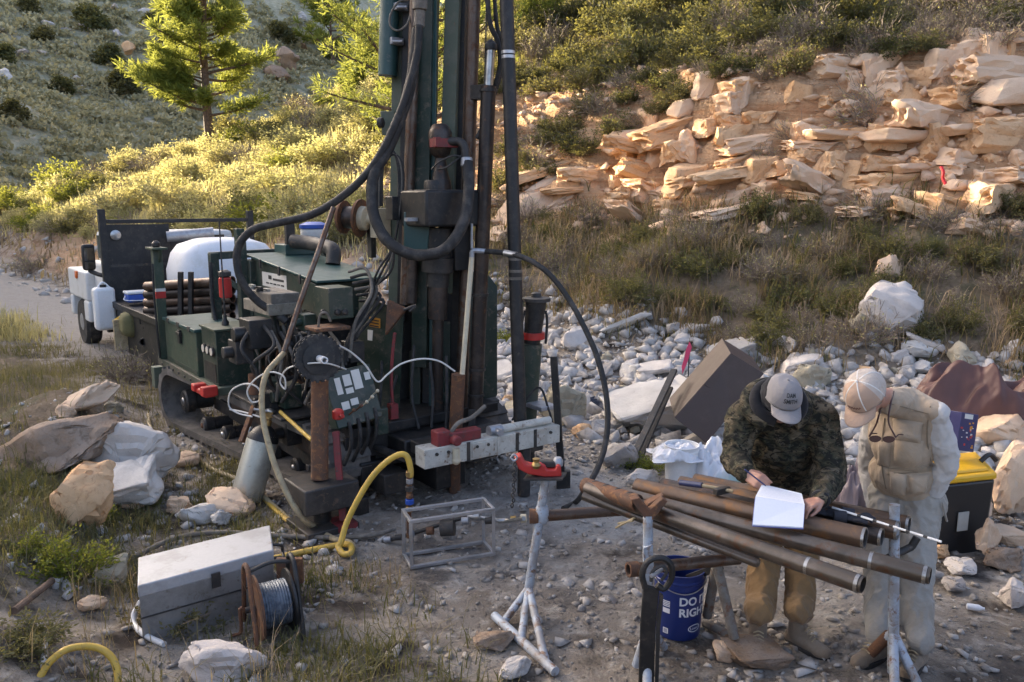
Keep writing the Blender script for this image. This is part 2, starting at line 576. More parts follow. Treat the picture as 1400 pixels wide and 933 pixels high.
def face_soil():
    t = NT("site_soil")
    g = t.new('ShaderNodeNewGeometry'); v = g.outputs['Position']
    n1 = t.noise(v, 0.9, 7, 0.62); n2 = t.noise(v, 6.0, 8, 0.7, 0.3); n3 = t.noise(v, 34, 5, 0.7); n4 = t.noise(v, 2.4, 6, 0.6)
    dirt = t.mix(t.ramp(n1, [(0.36, (0, 0, 0)), (0.64, (1, 1, 1))]), (0.165, 0.134, 0.104), (0.40, 0.35, 0.29))
    dirt = t.mix(t.ramp(n2, [(0.50, (0, 0, 0)), (0.70, (1, 1, 1))]), dirt, (0.50, 0.455, 0.395))
    dirt = t.mix(t.ramp(n4, [(0.50, (0, 0, 0)), (0.62, (1, 1, 1))]), dirt, (0.065, 0.052, 0.042))
    vor = t.new('ShaderNodeTexVoronoi'); vor.inputs['Scale'].default_value = 26; vor.inputs['Randomness'].default_value = 1
    t.link(v, vor.inputs['Vector'])
    pebm = t.ramp(vor.outputs['Distance'], [(0.20, (1, 1, 1)), (0.34, (0, 0, 0))])
    sep = t.new('ShaderNodeSeparateColor'); t.link(vor.outputs['Color'], sep.inputs[0])
    pk = t.math('MULTIPLY', pebm, t.ramp(sep.outputs[0], [(0.55, (0, 0, 0)), (0.6, (1, 1, 1))]))
    dirt = t.mix(t.math('MULTIPLY', pk, 0.5), dirt, t.mix(sep.outputs[1], (0.07, 0.06, 0.055), (0.30, 0.275, 0.25)))
    veg = t.mix(t.ramp(n2, [(0.35, (0, 0, 0)), (0.7, (1, 1, 1))]), (0.14, 0.105, 0.072), (0.30, 0.235, 0.165))
    veg = t.mix(t.ramp(n4, [(0.5, (0, 0, 0)), (0.7, (1, 1, 1))]), veg, (0.10, 0.105, 0.055))
    # banded orange and cream limestone of the cut
    mp = t.new('ShaderNodeMapping'); mp.inputs['Scale'].default_value = (0.35, 0.35, 3.2); mp.inputs['Rotation'].default_value = (0.05, 0.10, 0)
    t.link(v, mp.inputs[0])
    b1 = t.noise(mp.outputs[0], 1.6, 8, 0.7, 0.8)
    cut = t.ramp(b1, [(0.30, (0.50, 0.22, 0.10)), (0.43, (0.72, 0.41, 0.21)), (0.56, (0.80, 0.55, 0.34)), (0.72, (0.70, 0.42, 0.25))])
    cut = t.mix(t.ramp(n2, [(0.52, (0, 0, 0)), (0.72, (0.85, 0.85, 0.85))]), cut, (0.60, 0.28, 0.13))
    cut = t.mix(t.math('MULTIPLY', n3, 0.55), cut, (0.26, 0.14, 0.08))
    road = t.mix(n2, (0.30, 0.27, 0.235), (0.46, 0.42, 0.37))
    dirt = t.mix(t.math('MULTIPLY', t.attr('pale'), t.ramp(n2, [(.30, (.35, .35, .35)), (.62, (1, 1, 1))])), dirt, t.mix(n4, (0.34, 0.325, 0.30), (0.52, 0.50, 0.47)))
    col = t.mix(t.attr('veg'), dirt, veg)
    col = t.mix(t.attr('road'), col, road)
    col = t.mix(t.attr('cut'), col, cut)
    t.color(col); t.rough(0.95); t.b.inputs['Specular IOR Level'].default_value = 0.12
    hgt = t.math('ADD', t.math('MULTIPLY', n2, 0.8), t.math('MULTIPLY', n3, 0.5))
    hgt = t.math('ADD', hgt, t.math('MULTIPLY', pk, 0.35))
    hgt = t.math('ADD', hgt, t.math('MULTIPLY', t.attr('cut'), t.math('MULTIPLY', b1, 2.5)))
    t.bump(t.math('ADD', hgt, t.math('MULTIPLY', n4, 1.2)), 1.0, 0.07)
    return t.m
M_SOIL = face_soil()

def face_hill():
    t = NT("hill_scrub_soil")
    g = t.new('ShaderNodeNewGeometry'); v = g.outputs['Position']
    n1 = t.noise(v, 0.16, 8, 0.7); n2 = t.noise(v, 0.9, 8, 0.7)
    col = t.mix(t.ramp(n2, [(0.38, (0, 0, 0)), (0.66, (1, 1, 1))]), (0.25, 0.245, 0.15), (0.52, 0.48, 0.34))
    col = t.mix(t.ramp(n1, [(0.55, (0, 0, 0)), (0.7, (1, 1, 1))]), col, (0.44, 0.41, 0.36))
    t.color(col); t.rough(0.95)
    t.bump(n2, 0.8, 0.4)
    return t.m
M_HILL = face_hill()

def sheet(name, sel, mat):
    qa = np.arange(ny * nx).reshape(ny, nx)
    zf = np.where(zone[:-1, :-1] == sel, True, False)
    q = np.stack([qa[:-1, :-1][zf], qa[:-1, 1:][zf], qa[1:, 1:][zf], qa[1:, :-1][zf]], 1)
    used, inv = np.unique(q.ravel(), return_inverse=True)
    V = np.stack([GX.ravel()[used], GY.ravel()[used], HZ.ravel()[used]], 1)
    me = np_mesh(name, V, inv, np.full(len(q), 4))
    for an, ar in (('pale', PALE), ('veg', VEG), ('road', ROADM), ('cut', ZC)):
        a = me.attributes.new(an, 'FLOAT', 'POINT'); a.data.foreach_set('value', ar.ravel()[used].astype(np.float32))
    me.shade_smooth()
    o = link_mesh(name, me, mat)
    o['kind'] = 'structure'
    return o
GROUND = sheet("ground", 0, M_SOIL)
HILLSIDE = sheet("hillside", 1, M_SOIL)
ROAD = sheet("dirt_road", 2, M_SOIL)
FARHILL = sheet("far_hill", 3, M_HILL)
SHADE_RIDGE = sheet("added_shade_ridge", 4, M_HILL)  # out of view, added to cast the shade over the site
for o in (GROUND, HILLSIDE, ROAD, FARHILL, SHADE_RIDGE): WLOC[o] = Vector((0, 0, 0))

# ------------------------------------------------------------------ rocks
def rock_mesh(seed, dims=(1, 1, 1), npts=16, cuts=2, rough=0.06, name="rock", slab=False, hero=False):
    r = np.random.default_rng(seed)
    bm = bmesh.new()
    for k in range(npts):
        p = r.normal(size=3); p /= np.linalg.norm(p)
        if slab: p = np.sign(p) * np.abs(p) ** 0.45
        p *= r.uniform(0.82, 1.05)
        bm.verts.new((p[0] * dims[0] / 2, p[1] * dims[1] / 2, p[2] * dims[2] / 2))
    res = bmesh.ops.convex_hull(bm, input=bm.verts)
    bmesh.ops.delete(bm, geom=[e for e in res['geom_interior'] if isinstance(e, bmesh.types.BMVert)], context='VERTS')
    bmesh.ops.dissolve_limit(bm, angle_limit=R(9), verts=bm.verts, edges=bm.edges)
    if cuts:
        mn = min(dims)
        bmesh.ops.bevel(bm, geom=list(bm.edges), offset=mn * 0.045, segments=1, affect='EDGES', clamp_overlap=True)
        bmesh.ops.triangulate(bm, faces=bm.faces)
        for c in range(cuts):
            long = [e for e in bm.edges if e.calc_length() > mn * ((0.30, 0.17, 0.08)[c])]
            bmesh.ops.subdivide_edges(bm, edges=long, cuts=1, use_grid_fill=True)
            bmesh.ops.triangulate(bm, faces=bm.faces)
        co = np.array([v.co for v in bm.verts])
        n = fbm(co[:, 0] / (dims[0] * 0.38) + seed, co[:, 1] / (dims[1] * 0.38), co[:, 2] / (dims[2] * 0.38), seed=seed, octv=4) * rough * mn
        n2 = np.abs(vnoise(co[:, 0] / (dims[0] * 0.5) + seed, co[:, 1] / (dims[1] * 0.5), co[:, 2] / (dims[2] * 0.2), seed=seed + 5))
        n -= np.where(n2 < 0.06, 0.05 * mn, 0)
        if hero: n = n + (fbm(co[:, 0] / (mn * .10), co[:, 1] / (mn * .10), co[:, 2] / (mn * .10), seed=seed + 7, octv=2) * .008 + fbm(co[:, 0] / (dims[0] * .8) + 3, co[:, 1] / (dims[1] * .8), co[:, 2] / (dims[2] * .8), seed=seed + 8, octv=2) * .06) * mn
        bm.normal_update()
        for v, d in zip(bm.verts, n): v.co += v.normal * float(d)
    bmesh.ops.recalc_face_normals(bm, faces=bm.faces)
    me = bpy.data.meshes.new(name); bm.to_mesh(me); bm.free()
    me.shade_smooth(); me.set_sharp_from_angle(angle=R(30 if hero else 28))
    return me

M_ROCK_W = stone("pale_limestone", (0.66, 0.63, 0.58), (0.46, 0.435, 0.40), (0.64, 0.53, 0.46), stain=(0.20, 0.17, 0.15), st=0.66)
M_ROCK_G = stone("grey_limestone", (0.40, 0.38, 0.355), (0.28, 0.262, 0.245), (0.44, 0.37, 0.31), stain=(0.16, 0.145, 0.13), st=0.64)
M_ROCK_O = stone("orange_limestone", (0.74, 0.48, 0.27), (0.64, 0.36, 0.17), (0.78, 0.57, 0.36), stain=(0.30, 0.12, 0.05), st=0.58)
M_ROCK_C = stone("cream_limestone", (0.76, 0.56, 0.38), (0.68, 0.42, 0.25), (0.78, 0.61, 0.45), stain=(0.36, 0.19, 0.10), st=0.64)
M_ROCK_Y = stone("tan_limestone", (0.44, 0.40, 0.30), (0.36, 0.31, 0.22), (0.48, 0.41, 0.30), stain=(0.17, 0.14, 0.09), st=0.62)
M_ROCK_B = stone("brown_stained_rock", (0.30, 0.19, 0.11), (0.36, 0.30, 0.25), (0.42, 0.33, 0.25), stain=(0.12, 0.08, 0.05), st=0.55)

ROCKS = [rock_mesh(100 + k, d, n, 2, rg) for k, (d, n, rg) in enumerate([
    ((1, .8, .62), 14, .10), ((1, .9, .8), 16, .10), ((1.1, .8, .5), 13, .09), ((.95, .85, .7), 12, .09), ((1.2, .75, .42), 15, .08),
    ((1, .7, .55), 11, .10), ((1, 1, .75), 18, .10), ((1.15, .7, .6), 10, .08)])]
SLABS = [rock_mesh(200 + k, d, n, 2, .08, slab=True) for k, (d, n) in enumerate([
    ((1.3, .9, .30), 22), ((1.1, .9, .42), 20), ((1.4, .8, .26), 24), ((1, .9, .55), 18), ((1.0, .8, .8), 20), ((.9, .8, 1.1), 20)])]
HERO = [rock_mesh(500 + k, d, n, 3, rg * .55, hero=True) for k, (d, n, rg) in enumerate([
    ((1, .8, .62), 18, .15), ((1, .9, .8), 18, .15), ((1.1, .8, .5), 15, .14), ((.95, .85, .7), 14, .14), ((1.2, .75, .42), 17, .13),
    ((1, .7, .55), 13, .14), ((1, 1, .75), 22, .17), ((1.15, .7, .6), 12, .13)])]
HEROSLAB = [rock_mesh(600 + k, d, n, 3, .06, slab=True, hero=True) for k, (d, n) in enumerate([((1.3, .9, .30), 22), ((1.1, .9, .42), 20), ((1.4, .8, .26), 24), ((1, .9, .55), 18), ((1.0, .8, .8), 20), ((.9, .8, 1.1), 20)])]
SHARED = {}
def matted(me, mat):
    k = (me.name, mat.name)
    if k not in SHARED:
        m = me.copy(); m.materials.clear(); m.materials.append(mat); SHARED[k] = m
    return SHARED[k]

def place_rock(me, mat, loc, size, rot, name="rock", label=None, cat="rock", group=None, parent=None, sc=(1, 1, 1)):
    o = bpy.data.objects.new(name, matted(me, mat)); COL.objects.link(o)
    o.location = loc; o.rotation_euler = rot
    o.scale = (size * sc[0], size * sc[1], size * sc[2])
    if parent: o.parent = parent
    else: tag(o, label, cat, group)
    WLOC[o] = Vector(loc)
    return o

def proj(p):
    """where a place falls in the photograph (pixels), used only to word the labels"""
    y = p[1] * CP - (p[2] - CAM_H) * SP; z = p[1] * SP + (p[2] - CAM_H) * CP
    if y < 0.1: return (-999, -999, 1)
    return (700 + F * p[0] / y, 466.5 - F * z / y, y)

MARKS = [(940, 490, "the pink flag"), (980, 545, "the tilted brown box"), (728, 440, "the rig's far jack"), (800, 470, "the arching black hose"), (1225, 410, "the big white slope boulder"),
         (935, 630, "the white bucket"), (840, 545, "the dark blue cloth"), (770, 535, "the greenish yellow boulder"), (1340, 545, "the brown tarp"),
         (1170, 540, "the tan cap"), (1070, 550, "the grey cap"), (740, 740, "the red vise stand"), (920, 830, "the blue bucket"), (600, 730, "the aluminium frame"),
         (340, 640, "the gas cylinder"), (285, 790, "the galvanised box"), (370, 830, "the wire reel"), (150, 650, "the white berm boulder"), (1330, 650, "the yellow lidded tote"),
         (1230, 850, "the right-hand pipe stand"), (1080, 880, "the camouflaged man's boots"), (880, 860, "the hanging wrench"), (210, 540, "the crawler track's rear"), (280, 900, "the bottom-edge white rock"),
         (60, 430, "the roadside grass"), (135, 380, "the truck's mirror"), (1290, 240, "the red ribbon on the cut"), (1190, 130, "the grey root mass"), (1000, 130, "the upright rim boulder"),
         (290, 120, "the sunlit pine"), (600, 60, "the drill mast"), (750, 200, "the leaning black drill rod"), (1390, 120, "the right-edge thick ledge"), (80, 240, "the yellow crest bush"), (540, 150, "the pine behind the mast"),
         (395, 75, "the pink outcrop"), (175, 65, "the round orange boulder"), (20, 105, "the left-edge white crag"), (450, 300, "the winch spool"), (1050, 60, "the dark green shrubs"),
         (1340, 20, "the upper right corner"), (900, 420, "the rubble's upper edge"), (1000, 400, "the mid grassy bank"), (120, 180, "the far hill's middle"), (40, 300, "the roadside bank"), (700, 60, "the tall black rod")]
ORD = ["nearest", "second nearest", "third nearest", "fourth nearest", "fifth nearest", "sixth nearest", "seventh nearest", "eighth nearest", "ninth nearest", "tenth nearest", "eleventh nearest", "twelfth nearest", "thirteenth nearest", "fourteenth nearest", "fifteenth nearest", "sixteenth nearest"]
def word_labels(objs, describe):
    """label many alike things by look, then by the landmark they are nearest to and the side they lie on"""
    buck = {}
    for o in objs:
        if o.get('label'): continue
        x, y, d = proj(o.location)
        bd, bm_ = min((math.hypot(x - m[0], y - m[1]), m) for m in MARKS)
        dx, dy = x - bm_[0], y - bm_[1]
        side = ("right of" if dx > 0 else "left of") if abs(dx) > abs(dy) else ("below" if dy > 0 else "above")
        buck.setdefault((describe(o), side, bm_[2]), []).append((bd, o))
    for (what, side, mk), lst in buck.items():
        lst.sort(key=lambda q: q[0])
        for k, (bd, o) in enumerate(lst):
            o['label'] = "%s %s %s" % (what, side, mk) if len(lst) == 1 else "%s %s %s %s" % (ORD[min(k, len(ORD) - 1)].replace(" nearest", "-nearest"), what, side, mk)

# blocks of the cut: beds of broken limestone, each block a part of the hillside
def bed_mesh(seed, dims):
    r = np.random.default_rng(seed); bm = bmesh.new()
    for k in range(26):
        p = r.uniform(-1, 1, 3); j = r.integers(3); p[j] = np.sign(p[j])
        if r.random() < .75: i = (j + 1 + r.integers(2)) % 3; p[i] = np.sign(p[i]) * r.uniform(.86, 1)
        bm.verts.new(p * np.array(dims) / 2 * r.uniform(.9, 1))
    bmesh.ops.convex_hull(bm, input=bm.verts)
    bmesh.ops.delete(bm, geom=[v for v in bm.verts if not v.link_faces], context='VERTS')
    bmesh.ops.dissolve_limit(bm, angle_limit=R(12), verts=bm.verts, edges=bm.edges); bmesh.ops.triangulate(bm, faces=bm.faces)
    for c in range(3):
        long = [e for e in bm.edges if e.calc_length() > (.34, .2, .11)[c]]
        bmesh.ops.subdivide_edges(bm, edges=long, cuts=1); bmesh.ops.triangulate(bm, faces=bm.faces)
    co = np.array([v.co for v in bm.verts]); bm.normal_update()
    d = .06 * fbm(co[:, 0] / .3 + seed, co[:, 1] / .3, co[:, 2] / .16, seed=seed, octv=4) - .05 * (np.abs(vnoise(co[:, 0] * 1.6 + seed, co[:, 1] * 1.6, co[:, 2] * 7, seed=seed + 2)) < .12)
    for v, q in zip(bm.verts, d): v.co += v.normal * float(q)
    me = bpy.data.meshes.new("rock_slab"); bm.to_mesh(me); bm.free(); me.shade_smooth(); me.set_sharp_from_angle(angle=R(30)); return me
BEDS = [bed_mesh(700 + k, d) for k, d in enumerate([(1, .8, .42), (1, .9, .5), (1, .7, .36), (1, .8, .6), (1, .9, .8), (1, .8, .3), (1, 1, 1), (1, .8, .7)])]
BEDH = [.42, .5, .36, .6, .8, .3, 1.0, .7]
def cut_blocks():
    r = np.random.default_rng(31); n = 0
    tx_, ty_ = zip(*[(690, 262), (760, 218), (830, 178), (900, 152), (960, 116), (1040, 106), (1120, 86), (1200, 76), (1290, 62), (1420, 50)])
    bx_, by_ = zip(*[(690, 322), (780, 296), (850, 282), (900, 322), (960, 318), (1010, 292), (1090, 262), (1150, 284), (1250, 292), (1330, 318), (1420, 318)])
    rows = 11; v0 = 0.0
    for j in range(rows):
        hv = r.uniform(.065, .15); vc = v0 + hv / 2; v0 += hv
        if vc > 1.02: break
        px = 690 - r.uniform(0, 40); loose = j in (0, 3, 7)
        while px < 1425 and n < 268:
            w_ = r.choice([26, 40, 60, 86, 124], p=[.16, .26, .27, .19, .12]) * r.uniform(.85, 1.15)
            c = px + w_ / 2; px += w_ * r.uniform(.86, 1.0)
            if r.random() < (.42 if loose else .16): continue
            yt, yb = np.interp(c, tx_, ty_), np.interp(c, bx_, by_)
            py = yt + (yb - yt) * vc + 5 * math.sin(c * .021 + j * 1.7); h_ = (yb - yt) * hv * r.uniform(1.0, 1.35)
            g = G(c, py); d = proj(g)[2]
            if d < 9 or g.y > 30: continue
            k = r.integers(8); W = w_ * d / F; Hh = max(h_, 9) * d / F
            dx = 3.0; yt2, yb2 = np.interp(c + dx, tx_, ty_), np.interp(c + dx, bx_, by_); slope = ((yt2 + (yb2 - yt2) * vc) - (yt + (yb - yt) * vc)) / dx
            mat = [M_ROCK_O, M_ROCK_C, M_ROCK_C, M_ROCK_W][r.choice(4, p=[.62, .25, .13, 0])]
            dep = r.uniform(.5, .9)
            place_rock(BEDS[k], mat, (g.x, g.y + dep * .40 - r.uniform(0, .20), g.z), 1.0, (r.normal(.06, .10), math.atan(slope) * .8 + r.normal(0, .09), R(20) + r.normal(0, .22)), name="rock_slab", parent=HILLSIDE, sc=(W * 1.12, dep, Hh / BEDH[k] * 1.12))
            n += 1
cut_blocks()
# named pieces of the cut seen large in the photograph
for (px, py, w_, h_, me, mat, rz, ry) in [
        (1010, 130, 42, 56, SLABS[5], M_ROCK_C, .3, .1), (968, 120, 52, 40, SLABS[3], M_ROCK_C, .2, -.1), (935, 148, 60, 30, SLABS[1], M_ROCK_C, .4, -.2),
        (898, 222, 44, 46, ROCKS[6], M_ROCK_C, .4, -.3), (945, 205, 62, 50, ROCKS[1], M_ROCK_C, .5, -.25), (855, 195, 90, 40, SLABS[1], M_ROCK_C, .35, -.12),
        (1240, 145, 40, 52, SLABS[4], M_ROCK_O, .2, .5), (1290, 88, 62, 44, SLABS[3], M_ROCK_C, .3, -.1), (1335, 70, 60, 60, SLABS[4], M_ROCK_C, .1, .2),
        (1372, 128, 100, 46, SLABS[1], M_ROCK_C, .2, -.08), (1150, 194, 100, 18, SLABS[2], M_ROCK_C, .3, .02), (1235, 192, 110, 20, SLABS[0], M_ROCK_C, .2, .04),
        (1330, 178, 76, 20, SLABS[2], M_ROCK_C, .2, -.12), (1160, 250, 34, 56, SLABS[5], M_ROCK_O, .2, .25), (1255, 232, 62, 18, SLABS[2], M_ROCK_C, .2, -.1),
        (1308, 256, 44, 20, SLABS[1], M_ROCK_C, .2, .05), (1000, 275, 70, 22, SLABS[0], M_ROCK_C, .3, -.45), (940, 248, 80, 44, SLABS[3], M_ROCK_O, .4, -.2),
        (915, 300, 40, 34, ROCKS[3], M_ROCK_C, .3, .2), (720, 285, 110, 50, SLABS[1], M_ROCK_C, .5, -.25), (775, 262, 60, 34, SLABS[3], M_ROCK_O, .4, -.2),
        (1325, 306, 40, 40, SLABS[5], M_ROCK_C, .1, .45), (1050, 165, 46, 30, ROCKS[2], M_ROCK_O, .2, -.3), (1090, 130, 44, 36, SLABS[3], M_ROCK_O, .2, .2),
        (1180, 88, 58, 22, SLABS[1], M_ROCK_C, .2, -.05), (1100, 215, 60, 26, SLABS[1], M_ROCK_O, .2, -.3), (1040, 235, 60, 36, SLABS[3], M_ROCK_O, .3, -.2)]:
    g = G(px, py); d = proj(g)[2]
    place_rock(me, mat, g, 1.0, (0, ry, rz), name="rock_slab", parent=HILLSIDE, sc=(w_ * d / F / 1.15, max(w_, h_) * .75 * d / F, h_ * d / F / max(.3, me_dim) if (me_dim := {SLABS[0]: .30, SLABS[1]: .42, SLABS[2]: .26, SLABS[3]: .55, SLABS[4]: .8, SLABS[5]: 1.1}.get(me, .65)) else 1))

# rubble at the foot of the slope: single rocks
TALUS = []
def talus():
    r = np.random.default_rng(77); pts = []; tries = 0
    while len(TALUS) < 285 and tries < 60000:
        tries += 1
        px = r.uniform(680, 1400); py = r.uniform(415, 640)
        if r.random() > 0.25 + 0.75 * smooth(430, 520, py) * (1.0 if px < 1010 else 0.45): continue
        if py < 470 and px > 1010: continue
        if py < 430 + (px - 680) * .10 and px < 1100: continue
        g = G(px, py); s, w = zones(np.array([g.x]), np.array([g.y]))
        if s[0] < -1.6 or s[0] > (3.4 if g.x < 2.0 else 2.5): continue
        pix = r.choice([11, 15, 20, 27, 36, 50], p=[.10, .24, .27, .20, .13, .06])
        d = proj(g)[2]; size = pix * d / F
        if any((g.x - a) ** 2 + (g.y - b) ** 2 < (0.36 * (size + q)) ** 2 for a, b, q in pts): continue
        pts.append((g.x, g.y, size))
        mat = [M_ROCK_W, M_ROCK_G, M_ROCK_Y, M_ROCK_O][r.choice(4, p=[.64, .24, .07, .05])]
        me = ROCKS[r.integers(8)] if r.random() < .75 else SLABS[r.integers(5)]
        o = place_rock(me, mat, (g.x, g.y, g.z + size * .12), size, (r.uniform(-.5, .5), r.uniform(-.5, .5), r.uniform(0, 6.3)), label=None, cat="rock", group="loose rocks of the rubble slope", sc=(r.uniform(.85, 1.2), 1, r.uniform(.75, 1.15)))
        o['pix'] = int(pix); o['tone'] = mat.name
        TALUS.append(o)
talus()
TONE = {"pale_limestone": "pale", "grey_limestone": "grey", "tan_limestone": "tan", "orange_limestone": "orange", "cream_limestone": "cream", "brown_stained_rock": "brown"}
def rock_words(o):
    p = o['pix']; t = TONE[o['tone']]
    return "%s %s rubble rock" % ("pebble-sized" if p < 12 else "small" if p < 17 else "middling" if p < 24 else "large" if p < 40 else "biggest", t)
word_labels(TALUS, rock_words)

# rocks lying about the bench, each where the photograph shows one
BENCH = []
def bench_rock(px, py, w_, h_, me, mat, label, rot=(0, 0, 0), dz=0.0, depth=0.8):
    """(px, py): middle of the rock's foot in the photograph"""
    me = HERO[ROCKS.index(me)] if me in ROCKS else HEROSLAB[SLABS.index(me)]
    g = G(px, py); d = proj(g)[2]
    dims = np.array([v.co for v in me.vertices]); ext = dims.max(0) - dims.min(0)
    W = w_ * d / F; Hh = h_ * d / F
    o = place_rock(me, mat, (g.x, g.y + W * depth * .35, g.z + Hh * .40 + dz), 1.0, rot, label=label, cat="rock", sc=(W / ext[0], W * depth / ext[1], Hh / ext[2]))
    BENCH.append(o); return o
bench_rock(1228, 462, 84, 84, ROCKS[1], M_ROCK_W, "big white boulder sitting alone on the grassy slope", (0, .25, .2))
bench_rock(1216, 392, 44, 34, ROCKS[2], M_ROCK_C, "small tan rock perched behind the big white boulder", (0, -.4, .1), .1)
bench_rock(1260, 492, 56, 26, ROCKS[5], M_ROCK_W, "white rock half in grass below the big white boulder", (0, .1, .4))
bench_rock(1180, 462, 36, 28, ROCKS[3], M_ROCK_Y, "brownish round rock just left of the big white boulder's foot", (.1, .1, .4))
bench_rock(1100, 515, 66, 26, SLABS[1], M_ROCK_W, "long white slab of rock behind the grey cap", (0, -.2, .2))
bench_rock(1112, 536, 56, 40, ROCKS[6], M_ROCK_Y, "smooth olive grey boulder behind the camouflaged man's shoulder", (.2, .1, .3))
bench_rock(950, 458, 44, 14, SLABS[2], M_ROCK_W, "flat white stone on top of the rubble edge", (0, -.1, .1))
bench_rock(768, 585, 66, 62, ROCKS[6], M_ROCK_Y, "greenish yellow boulder behind the upright steel bar", (.1, .2, .2))
bench_rock(905, 592, 150, 66, SLABS[3], M_ROCK_W, "large flat grey white boulder under the tilted brown box", (.1, -.25, .15))
bench_rock(1005, 500, 66, 36, SLABS[3], M_ROCK_G, "flat grey boulder behind the tilted brown box", (.1, -.35, .1))
bench_rock(1395, 706, 60, 118, ROCKS[1], M_ROCK_C, "tall rough cream boulder at the right edge", (.1, .25, .2))
bench_rock(1375, 612, 96, 50, ROCKS[0], M_ROCK_C, "wide cream boulder under the brown tarp", (.1, -.1, .2))
bench_rock(1340, 712, 62, 34, ROCKS[2], M_ROCK_C, "cream rock in front of the yellow lidded tote", (0, -.2, .2))
bench_rock(1326, 736, 50, 26, ROCKS[4], M_ROCK_O, "reddish flat rock below the tote's front corner", (0, .1, .3))
bench_rock(1352, 772, 34, 56, ROCKS[3], M_ROCK_C, "upright cream rock right of the tan man's leg", (0, .1, .3))
bench_rock(1386, 752, 54, 30, SLABS[3], M_ROCK_C, "square-edged tan rock at the right edge under the tall boulder", (0, .05, .1))
bench_rock(1378, 784, 60, 34, ROCKS[6], M_ROCK_B, "brown boulder at the right edge, lowest of the pile", (0, .05, .4))
bench_rock(1285, 768, 34, 24, ROCKS[0], M_ROCK_O, "pinkish rock beside the tan man's knee", (0, .05, .1))
bench_rock(1322, 790, 60, 22, ROCKS[2], M_ROCK_W, "pale rock on the dirt below the right-hand rock pile", (0, .1, .6))
bench_rock(1390, 836, 46, 42, ROCKS[5], M_ROCK_W, "white rock at the right edge of the dirt", (0, .2, 1.0))
bench_rock(1310, 812, 44, 20, ROCKS[2], M_ROCK_G, "grey rock on the dirt right of the tan man", (0, .1, .6))
bench_rock(1040, 922, 92, 36, SLABS[3], M_ROCK_B, "flat grey brown slab in front of the camouflaged man's boots", (.05, .05, .25))
bench_rock(992, 906, 36, 24, SLABS[4], M_ROCK_C, "small tan block left of the flat slab by the boots", (0, .1, .2))
bench_rock(702, 930, 52, 24, ROCKS[2], M_ROCK_W, "white stone at the foot of the vise stand", (0, -.2, .3))
bench_rock(676, 896, 60, 26, ROCKS[4], M_ROCK_B, "dull brown rock behind the vise stand's left foot", (0, 0, .3))
bench_rock(288, 946, 120, 56, ROCKS[6], M_ROCK_W, "white rock with pink patches at the bottom edge of the picture", (.1, .1, .3))
bench_rock(152, 806, 44, 44, ROCKS[1], M_ROCK_Y, "rounded grey green rock left of the galvanised box", (0, .1, .4))
bench_rock(120, 840, 36, 20, ROCKS[5], M_ROCK_C, "pinkish rock in the weeds left of the galvanised box", (0, .1, .9))
bench_rock(60, 650, 190, 74, ROCKS[4], M_ROCK_B, "huge brown stained boulder at the left edge of the bench", (.15, -.28, -.1))
bench_rock(110, 570, 82, 30, ROCKS[2], M_ROCK_C, "pointed cream rock lying on the huge brown boulder", (.1, -.42, .1), .06)
bench_rock(84, 572, 30, 18, ROCKS[6], M_ROCK_C, "small brownish stone at the low end of the pointed rock", (.1, .1, .1))
bench_rock(150, 566, 30, 16, ROCKS[6], M_ROCK_Y, "smooth flat tan stone right of the pointed rock", (0, 0, .1))
bench_rock(148, 578, 24, 10, ROCKS[4], M_ROCK_W, "smallest flat pale stone under the smooth tan stone", (0, 0, .5))
bench_rock(160, 668, 128, 88, ROCKS[6], M_ROCK_W, "large white lumpy boulder on the berm left of the crawler track", (.2, .15, .3), .05)
bench_rock(112, 726, 76, 96, ROCKS[1], M_ROCK_O, "orange stained boulder under the white berm boulder", (.2, .3, .7))
bench_rock(158, 700, 104, 52, SLABS[3], M_ROCK_W, "broad pale slab leaning in front of the white berm boulder", (.3, -.25, .2), .05)
bench_rock(212, 650, 36, 24, ROCKS[3], M_ROCK_W, "white rock by the cream hose right of the berm", (0, .2, .3))
bench_rock(252, 640, 38, 22, ROCKS[5], M_ROCK_C, "pinkish flat rock beside the crawler track", (0, -.2, .3))
bench_rock(182, 700, 36, 18, ROCKS[4], M_ROCK_C, "small pinkish rock below the broad pale slab", (0, -.2, .3))
bench_rock(243, 708, 36, 26, ROCKS[3], M_ROCK_C, "pinkish round rock behind the galvanised box", (0, -.2, .3))
bench_rock(268, 720, 62, 34, ROCKS[0], M_ROCK_W, "white chunky rock just behind the galvanised box", (0, .1, .3))
bench_rock(312, 708, 70, 36, ROCKS[5], M_ROCK_C, "pink and white rock below the gas cylinder", (0, .2, -.2))
bench_rock(300, 724, 30, 22, ROCKS[3], M_ROCK_W, "small grey white rock tucked against the galvanised box", (0, .2, 1.2))
bench_rock(880, 668, 52, 26, ROCKS[2], M_ROCK_W, "flat white rock below the white bucket", (0, .1, .2))
bench_rock(850, 640, 60, 40, ROCKS[0], M_ROCK_G, "grey rock under the lower end of the leaning steel bars", (0, .2, .9))
bench_rock(978, 622, 78, 46, ROCKS[0], M_ROCK_G, "grey rock propping up the tilted brown box", (0, .1, .3))

